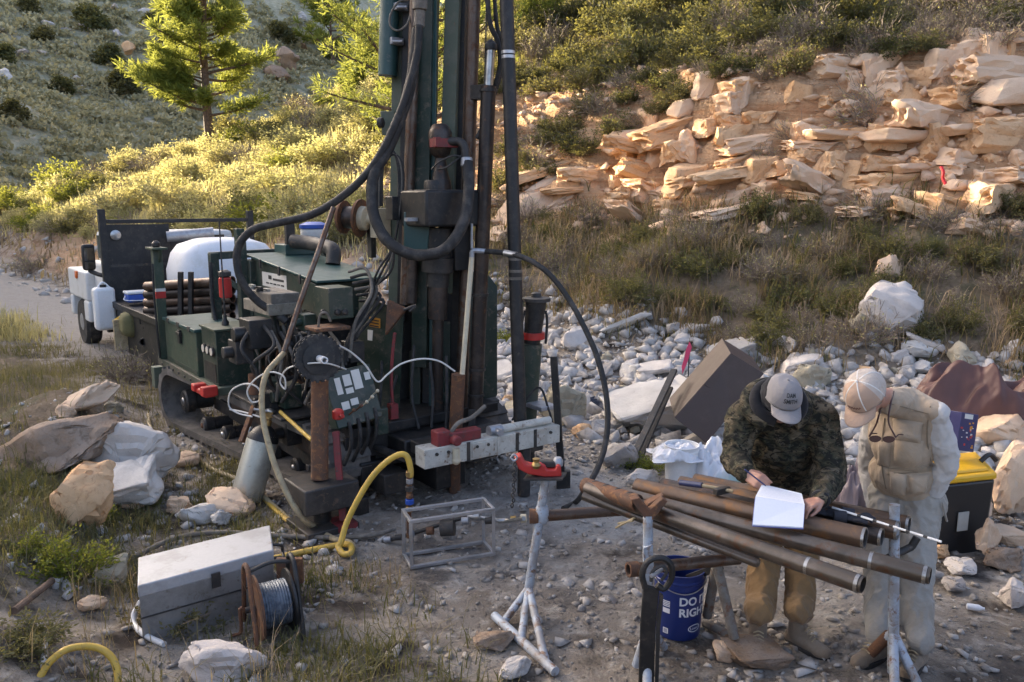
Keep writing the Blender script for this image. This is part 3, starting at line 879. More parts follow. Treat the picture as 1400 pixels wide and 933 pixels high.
# small stones and gravel nobody could count
def gravel(name, n, area, sizes, mat, seed, keep=None, pw=3.0):
    r = np.random.default_rng(seed)
    base = []
    for k in range(7):
        bm = bmesh.new()
        for j in range(9):
            p = r.normal(size=3); p /= np.linalg.norm(p); bm.verts.new(p * np.array([.55, .45, .34]) * r.uniform(.8, 1.1))
        res = bmesh.ops.convex_hull(bm, input=bm.verts)
        bmesh.ops.triangulate(bm, faces=bm.faces)
        bm.verts.index_update()
        base.append((np.array([v.co for v in bm.verts]), np.array([[v.index for v in f.verts] for f in bm.faces]))); bm.free()
    VV, FF = [], []; off = 0
    x = r.uniform(area[0], area[1], n); y = r.uniform(area[2], area[3], n)
    k = keep(x, y, r) if keep else np.ones(n, bool)
    x, y = x[k], y[k]; z = ground_at(x, y)
    sz = sizes[0] + (sizes[1] - sizes[0]) * r.random(len(x)) ** pw
    for i in range(len(x)):
        bv, bf = base[i % 7]
        a = r.uniform(0, 6.28); c, s_ = math.cos(a), math.sin(a)
        v = bv * sz[i] * r.uniform(.7, 1.25, 3)
        v = np.stack([v[:, 0] * c - v[:, 1] * s_ + x[i], v[:, 0] * s_ + v[:, 1] * c + y[i], v[:, 2] + z[i] + sz[i] * .08], 1)
        VV.append(v); FF.append(bf + off); off += len(v)
    V = np.concatenate(VV); Fc = np.concatenate(FF)
    me = np_mesh(name, V, Fc, np.full(len(Fc), 3))
    o = link_mesh(name, me, mat); o['kind'] = 'stuff'
    return o

def rubble_keep(x, y, r):
    s, w = zones(x, y)
    lim = np.interp(x, [0, 2.0, 3.5], [3.2, 2.6, 2.0])
    pr = smooth(-2.2, -.3, s) * (1 - smooth(lim - .6, lim + .5, s)) * smooth(-4, -1.0, x)
    return r.random(len(x)) < pr
def bench_keep(x, y, r):
    s, w = zones(x, y)
    pr = (1 - smooth(-.4, .6, s)) * (.35 + .65 * smooth(-.1, .5, fbm(x / .8, y / .8, seed=91, octv=2))) * smooth(-3.4, -2.0, x - np.interp(y, [3, 6, 9, 12], [0.6, -.2, -1.6, -3.6]))
    return r.random(len(x)) < pr
def cut_keep(x, y, r):
    s, w = zones(x, y)
    return (s > 4.6) & (s < 8.3) & (r.random(len(x)) < .8)
def bank_keep(x, y, r):
    s, w = zones(x, y)
    return (s > -1.2) & (s < 1.5) & (x < -3)

M_GRAV = stone("loose_stones", (0.58, 0.55, 0.51), (0.30, 0.27, 0.24), (0.52, .46, .40), stain=(0.16, 0.13, 0.11), scale=9, st=.62, bump=.3)
M_PEB = stone("dirt_pebbles", (0.38, 0.35, 0.31), (0.19, 0.165, 0.142), (0.42, .38, .33), stain=(0.11, 0.09, 0.075), scale=12, st=.60, bump=.3)
M_GRAV_O = stone("cut_chips", (0.70, 0.50, 0.34), (0.60, 0.35, 0.20), (0.72, .56, .41), stain=(0.30, 0.14, 0.07), scale=5, st=.6, bump=.3)
gravel("rubble_stones", 15000, (-4, 9.5, 7, 17), (.05, .38), M_GRAV, 1, rubble_keep)
gravel("gravel", 24000, (-4.2, 5, 3.6, 10.5), (.007, .085), M_PEB, 2, bench_keep, 4.0)
gravel("berm_stones", 1500, (-5.2, -1.2, 4.6, 9.2), (.02, .16), M_GRAV, 6, lambda x, y, r: r.random(len(x)) < .9, 3.5)
gravel("scattered_stones", 1500, (-1.5, 4.6, 3.8, 8.6), (.03, .13), M_GRAV, 7, bench_keep, 3.0)
gravel("cut_rubble", 9000, (-5, 11, 10, 22), (.06, .42), M_GRAV_O, 3, cut_keep)
gravel("bank_stones", 2600, (-24, -3, 10, 34), (.06, .42), M_GRAV, 4, bank_keep)
# ================================================================== PLANTS
def strips_mesh(name, quads_v, lv, tri=False):
    """quads_v: (n, 4, 3) or (n, 3, 3) loose leaf faces; lv: per-face shade value"""
    n, k = quads_v.shape[:2]
    V = quads_v.reshape(-1, 3)
    me = np_mesh(name, V, np.arange(n * k), np.full(n, k))
    a = me.attributes.new('lv', 'FLOAT', 'POINT'); a.data.foreach_set('value', np.repeat(lv, k).astype(np.float32))
    return me

def rand_unit(r, n):
    v = r.normal(size=(n, 3)); return v / np.linalg.norm(v, axis=1, keepdims=True)

def leaf_quads(r, pos, dirs, length, width):
    """a pointed leaf (4 corners) at each position along each direction"""
    n = len(pos)
    side = np.cross(dirs, rand_unit(r, n)); side /= np.linalg.norm(side, axis=1, keepdims=True) + 1e-9
    L = (length * r.uniform(.6, 1.3, n))[:, None]; W = (width * r.uniform(.6, 1.3, n))[:, None]
    return np.stack([pos, pos + dirs * L * .45 + side * W, pos + dirs * L, pos + dirs * L * .45 - side * W], 1)

def twig_quads(p0, p1, w, r):
    d = p1 - p0; side = np.cross(d, rand_unit(r, len(p0))); side /= np.linalg.norm(side, axis=1, keepdims=True) + 1e-9
    return np.stack([p0 - side * w, p0 + side * w, p1 + side * w * .45, p1 - side * w * .45], 1)

def branches(r, nb, height, spread, seg=5, lean=(0, 0)):
    """curved branch lines from a base: (nb, seg+1, 3)"""
    az = r.uniform(0, 2 * np.pi, nb); el = np.arccos(r.uniform(0.12, 1.0, nb))
    L = height * r.uniform(.65, 1.08, nb) * (1 - .25 * np.sin(el))
    out = np.zeros((nb, seg + 1, 3)); out[:, 0, 0] = r.normal(0, .09 * spread, nb); out[:, 0, 1] = r.normal(0, .09 * spread, nb)
    d = np.stack([np.sin(el) * np.cos(az) * spread / height + lean[0], np.sin(el) * np.sin(az) * spread / height + lean[1], np.cos(el) * .9 + .25], 1)
    d /= np.linalg.norm(d, axis=1, keepdims=True)
    for k in range(seg):
        d = d + r.normal(0, .16, d.shape) + np.array([0, 0, .05]); d /= np.linalg.norm(d, axis=1, keepdims=True)
        out[:, k + 1] = out[:, k] + d * (L / seg)[:, None]
    return out

def shrub_mesh(seed, h, spread, nb, leaves, ll, lw, twig=.006, sub=3):
    r = np.random.default_rng(seed)
    B = branches(r, nb, h, spread)
    tips0, tips1, segs0, segs1 = [], [], [], []
    for k in range(B.shape[1] - 1):
        segs0.append(B[:, k]); segs1.append(B[:, k + 1])
    # side twigs
    for j in range(sub):
        k = r.integers(1, B.shape[1] - 1, nb); t = r.random(nb)[:, None]
        p = B[np.arange(nb), k] * (1 - t) + B[np.arange(nb), k + 1] * t
        dd = (B[np.arange(nb), k + 1] - B[np.arange(nb), k]); dd /= np.linalg.norm(dd, axis=1, keepdims=True)
        dd = dd + .8 * rand_unit(r, nb); dd /= np.linalg.norm(dd, axis=1, keepdims=True)
        q = p + dd * (h * r.uniform(.12, .3, nb))[:, None]
        tips0.append(p); tips1.append(q)
    s0 = np.concatenate(segs0 + tips0); s1 = np.concatenate(segs1 + tips1)
    tw = twig_quads(s0, s1, twig, r)
    # leaves towards the ends
    a0 = np.concatenate(tips0 + segs0[2:]); a1 = np.concatenate(tips1 + segs1[2:])
    i = r.integers(0, len(a0), leaves); t = r.random(leaves)[:, None] ** .7
    p = a0[i] * (1 - t) + a1[i] * t + r.normal(0, ll * .5, (leaves, 3))
    dd = (a1 - a0)[i]; dd /= np.linalg.norm(dd, axis=1, keepdims=True) + 1e-9
    dd = dd + .9 * rand_unit(r, leaves); dd /= np.linalg.norm(dd, axis=1, keepdims=True)
    lq = leaf_quads(r, p, dd, ll, lw)
    # branch-wise tone makes lighter and darker clumps of leaves
    bt = r.random(len(a0))
    lv = np.clip(.65 * bt[i] + .35 * r.random(leaves), 0, 1)
    me = strips_mesh("shrub", np.concatenate([tw, lq]), np.concatenate([np.full(len(tw), .5), lv]))
    mi = np.concatenate([np.zeros(len(tw), np.int32), np.ones(len(lq), np.int32)])
    me.polygons.foreach_set('material_index', mi)
    return me

M_TWIG = plain("twig_bark", (0.16, 0.13, 0.10), .9, var=.4)
M_TWIG_G = plain("dry_grey_twig", (0.26, 0.205, 0.155), .9, var=.4)
M_LEAF = leafy("scrub_leaf", (0.075, 0.088, 0.036), (0.175, 0.175, 0.085), c3=(0.15, 0.13, 0.065))
M_LEAF_D = leafy("dark_scrub_leaf", (0.042, 0.055, 0.025), (0.115, 0.125, 0.060), c3=(0.09, 0.088, 0.05))
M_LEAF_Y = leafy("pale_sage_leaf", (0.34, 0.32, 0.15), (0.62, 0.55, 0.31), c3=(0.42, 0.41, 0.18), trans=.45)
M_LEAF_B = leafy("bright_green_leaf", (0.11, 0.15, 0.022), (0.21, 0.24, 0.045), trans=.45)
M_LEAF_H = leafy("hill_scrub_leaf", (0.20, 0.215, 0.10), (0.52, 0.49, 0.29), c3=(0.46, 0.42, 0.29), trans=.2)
M_NEEDLE = leafy("pine_needle", (0.075, 0.125, 0.026), (0.25, 0.30, 0.075), trans=.45)
M_BARK = worn("pine_bark", (0.10, 0.065, 0.045), (0.19, 0.12, 0.08), rough=.9, scale=9, bump=.6)

def mats_of(me, a, b):
    mi = np.zeros(len(me.polygons), np.int32); me.polygons.foreach_get('material_index', mi)
    me.materials.clear(); me.materials.append(a); me.materials.append(b); me.polygons.foreach_set('material_index', mi); return me

SH = {}
for kind, (lm, tm) in {'scrub': (M_LEAF, M_TWIG), 'dark': (M_LEAF_D, M_TWIG), 'sage': (M_LEAF_Y, M_TWIG_G), 'bright': (M_LEAF_B, M_TWIG)}.items():
    SH[kind] = []
    for k in range(4):
        n = 2600
        SH[kind].append(mats_of(shrub_mesh(300 + k + 10 * len(SH), 1.0, 1.15, 70, n, .085 if kind != 'sage' else .075, .020, .006), tm, lm))
SH['dry'] = [mats_of(shrub_mesh(400 + k, 1.0, 1.2, 95, 260, .07, .012, .007, sub=6), M_TWIG_G, M_LEAF_Y) for k in range(3)]

SHRUBS = []
def shrub(kind, loc, size, sc=(1, 1, 1), label=None, group=None, tilt=(0, 0), word=None, name="shrub"):
    r = random
    o = bpy.data.objects.new(name, r.choice(SH[kind])); COL.objects.link(o)
    o.location = loc; o.scale = (size * sc[0], size * sc[1], size * sc[2]); o.rotation_euler = (tilt[0], tilt[1], r.uniform(0, 6.28))
    tag(o, label, "shrub", group); WLOC[o] = Vector(loc)
    o['word'] = word or kind; SHRUBS.append(o)
    return o

def in_view(p, m=40):
    x, y, d = proj(p); return -m < x < 1400 + m and -m < y < 933 + m

def grow():
    r = np.random.default_rng(5); pts = []
    # slope above the cut, right of the mast
    n = 0; t = 0
    while n < 92 and t < 9000:
        t += 1
        px, py = r.uniform(690, 1440), r.uniform(-60, 200)
        g = G(px, py)
        s, w = zones(np.array([g.x]), np.array([g.y])); s = s[0]
        if not (7.5 < s < 15) or g.y > 40: continue
        size = r.uniform(.7, 1.35) * (1.0 if s > 8.2 else .7)
        if any((g.x - a) ** 2 + (g.y - b) ** 2 < (.40 * (size + q)) ** 2 for a, b, q in pts): continue
        pts.append((g.x, g.y, size)); n += 1
        k = 'dry' if (px > 1170 and r.random() < .75) or r.random() < .10 else ('dark' if r.random() < (.75 if 960 < px < 1190 else .45) else 'scrub')
        shrub(k, (g.x, g.y, g.z - .08), size, (r.uniform(.9, 1.3), 1, r.uniform(.75, 1.1)), group="shrubs on the slope above the cut", word={'dry': "tangled dry grey", 'dark': "dark green", 'scrub': "olive green", 'sage': "pale sage"}[k])
    # sunlit spur on the left and behind the rig
    n = 0; t = 0
    while n < 165 and t < 20000:
        t += 1
        px, py = r.uniform(-30, 800), r.uniform(-40, 330)
        g = G(px, py)
        s, w = zones(np.array([g.x]), np.array([g.y])); s = s[0]
        if g.y > 60 or s < 1.9 or g.y < 13 or (w[0] > .35 and s < 8.0): continue
        if far_hill(np.array([g.x]), np.array([g.y]))[0] > g.z - .3: continue
        size = r.uniform(.55, 1.25) * (1 + .012 * (g.y - 18)); 
        if any((g.x - a) ** 2 + (g.y - b) ** 2 < (.42 * (size + q)) ** 2 for a, b, q in pts): continue
        pts.append((g.x, g.y, size)); n += 1
        u = r.random()
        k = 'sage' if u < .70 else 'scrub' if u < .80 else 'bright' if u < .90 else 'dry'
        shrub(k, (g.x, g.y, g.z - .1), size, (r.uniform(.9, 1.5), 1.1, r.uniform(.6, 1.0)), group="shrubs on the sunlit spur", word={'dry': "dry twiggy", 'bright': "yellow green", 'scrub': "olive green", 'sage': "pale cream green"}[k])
    # brush hanging over the rim of the cut
    n = 0; t = 0
    while n < 44 and t < 6000:
        t += 1
        px = r.uniform(690, 1420)
        py = np.interp(px, [690, 760, 830, 900, 960, 1040, 1120, 1200, 1290, 1420], [262, 218, 178, 152, 116, 106, 86, 76, 62, 50]) - r.uniform(-8 if px > 900 else -26, 46)
        g = G(px, py); size = r.uniform(.45, .85)
        if g.y > 32 or any((g.x - a) ** 2 + (g.y - b) ** 2 < (.36 * (size + q)) ** 2 for a, b, q in pts): continue
        pts.append((g.x, g.y, size)); n += 1
        k = ('dry', 'dark', 'scrub')[r.choice(3, p=[.40, .32, .28])]
        shrub(k, (g.x, g.y, g.z - .06), size, (1.2, 1, r.uniform(.7, 1.0)), group="brush hanging over the rim of the cut", tilt=(.25, 0), word={'dry': "overhanging brown", 'dark': "overhanging dark", 'scrub': "overhanging olive"}[k])
    # dry weeds standing on the bank below the cut
    n = 0; t = 0
    while n < 70 and t < 6000:
        t += 1
        px, py = r.uniform(690, 1420), r.uniform(290, 480)
        g = G(px, py); s, w = zones(np.array([g.x]), np.array([g.y])); s = s[0]
        if not (1.6 if g.x > 3 else 2.8) < s < 5.6: continue
        size = r.uniform(.35, .62)
        if any((g.x - a) ** 2 + (g.y - b) ** 2 < (.5 * (size + q)) ** 2 for a, b, q in pts): continue
        pts.append((g.x, g.y, size)); n += 1
        k = 'dry' if r.random() < .6 else 'scrub'
        shrub(k, (g.x, g.y, g.z - .05), size, (1.1, 1, r.uniform(.8, 1.2)), group="weeds on the bank below the cut", word={'dry': "dry brown", 'scrub': "grey green"}[k])
grow()
def at_shrub(kind, px, py, wpx, label, zs=.8, dz=-.05, tilt=(0, 0), name="shrub", cat=None):
    g = G(px, py); d = proj(g)[2]; size = wpx * d / F / 1.25
    o = shrub(kind, (g.x, g.y, g.z + dz), size, (1, 1, zs), label=label, tilt=tilt, name=name)
    return o
at_shrub('bright', 88, 262, 62, "round bright yellow bush on the crest at the left", .95)
at_shrub('bright', 130, 262, 34, "smaller yellow bush right of the round one on the crest", .9)
at_shrub('bright', 20, 290, 66, "vivid green bush at the left edge of the crest", .7)
at_shrub('bright', 100, 790, 100, "leafy green weed bush at the left of the galvanised box", .85)
at_shrub('bright', 60, 765, 80, "green weed clump behind the leafy bush at the left edge", .8)
at_shrub('bright', 137, 712, 44, "small green shrub growing before the orange stained boulder", .95)
at_shrub('bright', 203, 690, 36, "tiny yellow green shrub beside the broad pale slab", .7)
at_shrub('scrub', 245, 850, 110, "leafy weed growing against the front of the galvanised box", .8)
at_shrub('scrub', 30, 880, 120, "sprawling weed at the lower left corner", .5)
at_shrub('bright', 878, 640, 60, "green plant under the leaning steel bars by the white bucket", .55)
at_shrub('bright', 690, 470, 36, "green tuft behind the rig's right side plate", .9)
at_shrub('dry', 1190, 178, 84, "hanging mass of dead grey roots on the cut", 1.15, .0, tilt=(0.5, .9), name="root_mass")
at_shrub('dry', 1045, 225, 46, "grey dead tuft clinging low on the cut", .9, tilt=(.5, .5), name="root_mass")
at_shrub('dry', 1080, 190, 50, "grey dead tuft clinging to the middle of the cut", .9, tilt=(.5, .6), name="root_mass")
at_shrub('dry', 1305, 150, 60, "grey roots hanging beside the thick ledge", 1.0, tilt=(.5, .6), name="root_mass")
at_shrub('dry', 735, 235, 60, "brown dead tuft hanging at the left end of the cut", 1.0, tilt=(.4, .5), name="root_mass")
at_shrub('dry', 235, 525, 80, "bare grey twigs standing behind the rig's rear corner", 1.2, name="bare_shrub")
at_shrub('dry', 170, 520, 80, "dry branchy weed beside the truck's rear wheel", .9, name="bare_shrub")
at_shrub('dry', 45, 372, 60, "white bare branches on the far roadside", .7, name="bare_shrub")
word_labels(SHRUBS, lambda o: "%s shrub" % o['word'])

# far hill: scrub that reads as one mass, with separate dark junipers and boulders on it
def hill_scrub(name, n, seed):
    r = np.random.default_rng(seed)
    px = r.uniform(-60, 640, n * 3); ys = 44 + 95 * r.random(n * 3) ** 1.2
    x = (px - 700) / F * ys * 1.02; z = ground_at(x, ys)
    fh = far_hill(x, ys); ok = np.abs(fh - z) < .35
    x, ys, z = x[ok][:n], ys[ok][:n], z[ok][:n]
    m = len(x); lf = 58
    sz = r.uniform(.35, 1.15, m) * (1 + ys / 160)
    c = np.repeat(np.stack([x, ys, z], 1), lf, 0); S = np.repeat(sz, lf)
    d = rand_unit(r, m * lf); d[:, 2] = np.abs(d[:, 2])
    p = c + d * (S * r.uniform(.25, .62, m * lf))[:, None] * np.array([1.1, 1.1, .85])
    dd = d + .9 * rand_unit(r, m * lf); dd /= np.linalg.norm(dd, axis=1, keepdims=True)
    q = leaf_quads(r, p, dd, 1.0, 1.0)
    q = p[:, None, :] + (q - p[:, None, :]) * np.array([1, 1, 1]) * (S * .25)[:, None, None] * np.array([1, .55, 1, .55])[None, :, None]
    lv = np.clip(np.repeat(r.random(m), lf) * .8 + .2 * r.random(m * lf), 0, 1)
    me = strips_mesh(name, q, lv); me.materials.append(M_LEAF_H)
    o = link_mesh(name, me, M_LEAF_H); o['kind'] = 'stuff'; return o
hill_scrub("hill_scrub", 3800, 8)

def blob_tree_mesh(seed):
    r = np.random.default_rng(seed); n = 1500
    d = rand_unit(r, n); d[:, 2] = np.abs(d[:, 2])
    cl = rand_unit(r, 14); cl[:, 2] = np.abs(cl[:, 2])
    j = r.integers(0, 14, n)
    p = cl[j] * np.array([.38, .38, .62]) + rand_unit(r, n) * r.uniform(.1, .22, n)[:, None] + np.array([0, 0, .12])
    q = leaf_quads(r, p, rand_unit(r, n), .13, .04)
    me = strips_mesh("juniper", q, np.clip(r.random(14)[j] * .7 + .3 * r.random(n), 0, 1)); me.materials.append(M_LEAF_D); return me
JUN = [blob_tree_mesh(k) for k in (1, 2, 3)]
JUNS = []
for (px, py, h) in [(125, 42, 36), (170, 130, 34), (85, 130, 26), (210, 40, 24), (20, 165, 30), (150, 90, 30), (60, 60, 24), (235, 75, 30), (5, 90, 30), (260, 30, 24), (300, 30, 26), (385, 60, 30), (440, 15, 30), (40, 20, 24)]:
    g = G(px, py); d = proj(g)[2]
    o = bpy.data.objects.new("juniper", JUN[len(JUNS) % 3]); COL.objects.link(o)
    o.location = g - Vector((0, 0, .1)); s = h * d / F / .9; o.scale = (s * 1.1, s * 1.1, s); o.rotation_euler = (0, 0, px)
    tag(o, None, "shrub", "dark junipers on the far hill"); JUNS.append(o)
word_labels(JUNS, lambda o: "dark juniper")
HB = []
for k, (px, py, w_, h_, tone) in enumerate([(175, 66, 30, 28, 'O'), (12, 105, 44, 30, 'W'), (58, 70, 18, 12, 'W'), (115, 33, 20, 14, 'W'), (157, 12, 30, 16, 'W'), (198, 14, 28, 18, 'W'), (232, 42, 34, 26, 'W'), (250, 8, 40, 26, 'W'),
        (106, 108, 14, 12, 'W'), (110, 122, 18, 10, 'W'), (135, 102, 12, 8, 'W'), (145, 114, 14, 6, 'W'), (78, 74, 8, 8, 'G'), (68, 34, 28, 14, 'W'), (30, 72, 30, 16, 'G'), (88, 40, 20, 14, 'G'), (160, 45, 24, 14, 'W'), (200, 34, 20, 16, 'G'), (100, 60, 18, 10, 'W'),
        (5, 40, 24, 14, 'G'), (15, 62, 16, 10, 'G'), (395, 75, 66, 52, 'P'), (380, 98, 40, 30, 'P'), (418, 62, 30, 24, 'P'), (350, 78, 24, 22, 'G'), (415, 22, 26, 14, 'W'), (440, 14, 22, 12, 'W'), (455, 10, 20, 10, 'G'), (275, 18, 20, 14, 'W'), (60, 95, 14, 8, 'G'), (40, 130, 12, 7, 'G'), (128, 70, 12, 8, 'G')]):
    g = G(px, py + h_ * .4); d = proj(g)[2]
    me = ROCKS[k % 8]; mat = {'O': M_ROCK_O, 'W': M_ROCK_W, 'G': M_ROCK_G, 'P': M_ROCK_B}[tone]
    o = place_rock(me, mat, (g.x, g.y, g.z + h_ * d / F * .25), 1, (.2, -.3, k * 1.3), "boulder", None, "boulder", "boulders on the far hill", sc=(w_ * d / F, w_ * d / F * .9, h_ * d / F * 1.25))
    o['tone'] = {'O': "orange", 'W': "white", 'G': "grey", 'P': "pinkish"}[tone]; HB.append(o)
word_labels(HB, lambda o: "%s hill boulder" % o['tone'])

# ------------------------------------------------------------------ pines
def pine(name, label, base, height, limbs, seed, spread, first=.18, tufts=9, needles=26, nl=.17, lean=(0, 0), top_taper=.75, bias=None, tsize=1.0):
    r = np.random.default_rng(seed)
    t = thing(name, label, "tree", base)
    base = Vector(base)
    tr = MB(); pts = [base + Vector((lean[0] * u * height + .12 * math.sin(u * 5 + seed), lean[1] * u * height + .1 * math.cos(u * 4), u * height)) for u in np.linspace(0, 1, 9)]
    tr.tube(pts, lambda u: height * .020 * (1 - u * .88) + .01, n=10, res=4)
    tp = crom(pts, 6)
    needle_p, needle_d, tone = [], [], []
    lm = MB()
    for k in range(limbs):
        u = first + (1 - first) * (k + r.random()) / limbs
        p0 = tp[min(len(tp) - 1, int(u * (len(tp) - 1)))]
        az = k * 2.4 + r.uniform(-.5, .5)
        if bias is not None and u < bias[0] and r.random() < .8: az = bias[1] + r.normal(0, .5)
        L = spread * (1 - ((u - first) / (1 - first)) ** 1.3 * top_taper) * r.uniform(.42, 1.12)
        dirv = Vector((math.cos(az), math.sin(az), r.uniform(-.05, .35)))
        line = [p0]; p = p0.copy()
        for j in range(5):
            dirv = (dirv + Vector((r.normal(0, .10), r.normal(0, .10), .07 + r.normal(0, .05)))).normalized()
            p = p + dirv * (L / 5); line.append(p.copy())
        lm.tube(line, lambda q, L=L: .022 * L * (1 - q * .8) + .006, n=6, res=2)
        nt = int(tufts * (0.6 + .6 * L / spread))
        for j in range(nt):
            q = .35 + .65 * (j + r.random()) / nt
            f = q * 5; i = min(4, int(f)); c = line[i].lerp(line[i + 1], f - i)
            off = Vector(rand_unit(r, 1)[0]) * (L * .22 * r.random()); off.z = abs(off.z) * .5
            c2 = c + off
            lm.tube([c, c2], .006, n=4, res=1, caps=False) if off.length > .12 else None
            dirs = rand_unit(r, needles) + np.array([dirv.x, dirv.y, dirv.z + .35]) * .75
            dirs /= np.linalg.norm(dirs, axis=1, keepdims=True)
            needle_p.append(np.array(c2) + dirs * .02 + r.normal(0, .05 * tsize, (needles, 3))); needle_d.append(dirs); tone.append(np.full(needles, r.random()) * .7 + .3 * r.random(needles))
    tr.build("trunk", M_BARK, t); lm.build("limb_system", M_BARK, t)
    p = np.concatenate(needle_p) - np.array(base); d = np.concatenate(needle_d)
    q = leaf_quads(r, p, d, nl, nl * .085)
    me = strips_mesh("crown", q, np.concatenate(tone)); me.materials.append(M_NEEDLE)
    link_mesh("crown", me, M_NEEDLE, t)
    return t
g1 = G(287, 212)
k1 = proj(g1)[2] / F
pine("pine_tree", "bright sunlit pine standing alone on the grassy spur", (g1.x, g1.y, g1.z - .1), 325 * k1, 68, 3, 98 * k1, first=.17, tufts=24, needles=30, nl=9.5 * k1, lean=(.03, 0), top_taper=.72, bias=(.30, math.pi), tsize=1.7)
b2 = P(572, 252, 22.0); b2.z = H(b2.x, b2.y) - .1
pine("pine_tree", "spreading pine half hidden behind the drill mast", b2, 11.0, 74, 5, 3.5, first=.05, tufts=12, needles=32, nl=.20, top_taper=.45, tsize=2.0)
for (px, py, hp, lab) in [(455, 90, 110, "low yellow green pine sapling left of the mast"), (500, 130, 70, "dark little pine bush just left of the mast"), (745, 45, 90, "shaded pine bough tree right of the mast top")]:
    g = G(px, py); k = proj(g)[2] / F
    pine("pine_tree", lab, (g.x, g.y, g.z - .1), hp * k, 22, px, hp * .55 * k, first=.08, tufts=8, needles=26, nl=10 * k, tsize=2)

# ------------------------------------------------------------------ grass and weeds
def grass(name, n, pts, hmin, hmax, mat, seed, bend=.55, wid=.0035, clump=0.0, per=1):
    """pts(x, y) sampled sites; each blade is two faces"""
    r = np.random.default_rng(seed)
    x, y = pts
    if per > 1:
        x = np.repeat(x, per) + r.normal(0, clump, len(x) * per); y = np.repeat(y, per) + r.normal(0, clump, len(y) * per)
    z = ground_at(x, y) - .01
    m = len(x)
    hgt = r.uniform(hmin, hmax, m) * np.clip(.55 + .75 * (fbm(x / .9, y / .9, seed=seed, octv=2) * .5 + .5), .3, 1.3)
    a = r.uniform(0, 2 * np.pi, m); ln = bend * r.uniform(.2, 1.2, m)
    b = np.stack([x, y, z], 1); dx = np.stack([np.cos(a), np.sin(a), np.zeros(m)], 1); sd = np.stack([-np.sin(a), np.cos(a), np.zeros(m)], 1)
    # turn most blades' faces to be seen from the side too
    w = (wid * r.uniform(.6, 1.5, m) * np.maximum(1.0, np.hypot(x, y) / 9))[:, None]
    up = np.array([0, 0, 1.0])
    mid = b + up * (hgt * .55)[:, None] + dx * (hgt * ln * .30)[:, None]
    tip = b + up * (hgt * (1 - .25 * ln))[:, None] + dx * (hgt * ln)[:, None]
    V = np.stack([b - sd * w, b + sd * w, mid + sd * w * .8, mid - sd * w * .8, tip], 1).reshape(-1, 3)
    k = np.arange(m)[:, None] * 5
    q = np.concatenate([k + 0, k + 1, k + 2, k + 3, k + 3, k + 2, k + 4], 1)
    me = np_mesh(name, V, q.ravel(), np.tile([4, 3], m))
    at = me.attributes.new('lv', 'FLOAT', 'POINT')
    tone = np.clip(.5 + .55 * fbm(x / .7, y / .7, seed=seed + 3, octv=2) + r.normal(0, .2, m), 0, 1)
    at.data.foreach_set('value', np.repeat(tone, 5).astype(np.float32))
    o = link_mesh(name, me, mat); o['kind'] = 'stuff'; return o

M_GR_DRY = leafy("dry_grass", (0.165, 0.110, 0.066), (0.42, 0.31, 0.20), trans=.3)
M_GR_MIX = leafy("weedy_grass", (0.075, 0.085, 0.038), (0.25, 0.205, 0.115), trans=.3)
M_GR_GRN = leafy("green_weeds", (0.075, 0.085, 0.036), (0.19, 0.175, 0.085), trans=.35)
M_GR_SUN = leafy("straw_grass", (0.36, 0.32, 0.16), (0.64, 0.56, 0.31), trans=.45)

def sample(n, area, seed, f):
    r = np.random.default_rng(seed)
    x = r.uniform(area[0], area[1], n); y = r.uniform(area[2], area[3], n)
    k = r.random(n) < f(x, y); return x[k], y[k]
def f_band(x, y):
    s, w = zones(x, y)
    lo = np.interp(x, [0, 2.0, 3.5], [2.6, 2.0, 1.5])
    return smooth(lo - .4, lo + .7, s) * (1 - smooth(5.0, 6.0, s)) * (.10 + .90 * smooth(-.45, .35, fbm(x / .7, y / .7, seed=71, octv=3))) * smooth(-5, -2, x)
def f_band_top(x, y):
    s, w = zones(x, y); return smooth(7.3, 8.4, s) * w * (y < 30) * (s < 16)
def f_spur(x, y):
    s, w = zones(x, y); return smooth(1.2, 2.4, s) * (1 - w) * (y > 12)
def f_bank(x, y):
    s, w = zones(x, y); return smooth(-.6, .5, s) * (1 - smooth(1.8, 2.6, s)) * (x < -2) * .5
def f_left(x, y):
    e = np.interp(y, [3, 4.5, 6, 9, 12, 16, 24], [.1, -.6, -1.75, -3.2, -4.9, -8.6, -15.5])
    s, w = zones(x, y)
    return smooth(.5, -1.0, x - e) * (1 - .95 * road_mask(x, y) * smooth(11, 13, y)) * (s < 0) * (.15 + .85 * smooth(-.6, .2, fbm(x / .9, y / .9, seed=75, octv=2)))
def f_near(x, y):
    e = np.interp(y, [3, 4.5, 6], [.1, -.8, -2.0])
    return smooth(.6, -.5, x - e) * smooth(-.5, .3, fbm(x / .5, y / .5, seed=77, octv=2))
grass("bank_grass", 0, sample(64000, (-4.5, 11, 8, 18), 1, f_band), .18, .55, M_GR_DRY, 11, .95, .0042)
grass("bank_weeds", 0, sample(26000, (-4.5, 11, 8, 18), 2, f_band), .14, .48, M_GR_GRN, 12, 1.0, .006)
grass("slope_grass", 0, sample(22000, (-4, 14, 12, 30), 3, f_band_top), .15, .5, M_GR_MIX, 13, .7, .005)
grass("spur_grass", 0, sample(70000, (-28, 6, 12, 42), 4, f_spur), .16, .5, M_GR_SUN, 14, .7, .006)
grass("roadside_grass", 0, sample(20000, (-26, -2, 11, 36), 5, f_bank), .15, .45, M_GR_DRY, 15, .8, .006)
grass("verge_grass", 0, sample(95000, (-14, .4, 3.4, 17), 6, f_left), .06, .26, M_GR_MIX, 16, .9, .0028)
grass("verge_weeds", 0, sample(42000, (-4, .4, 3.4, 8), 7, f_near), .03, .15, M_GR_GRN, 17, 1.0, .0035)
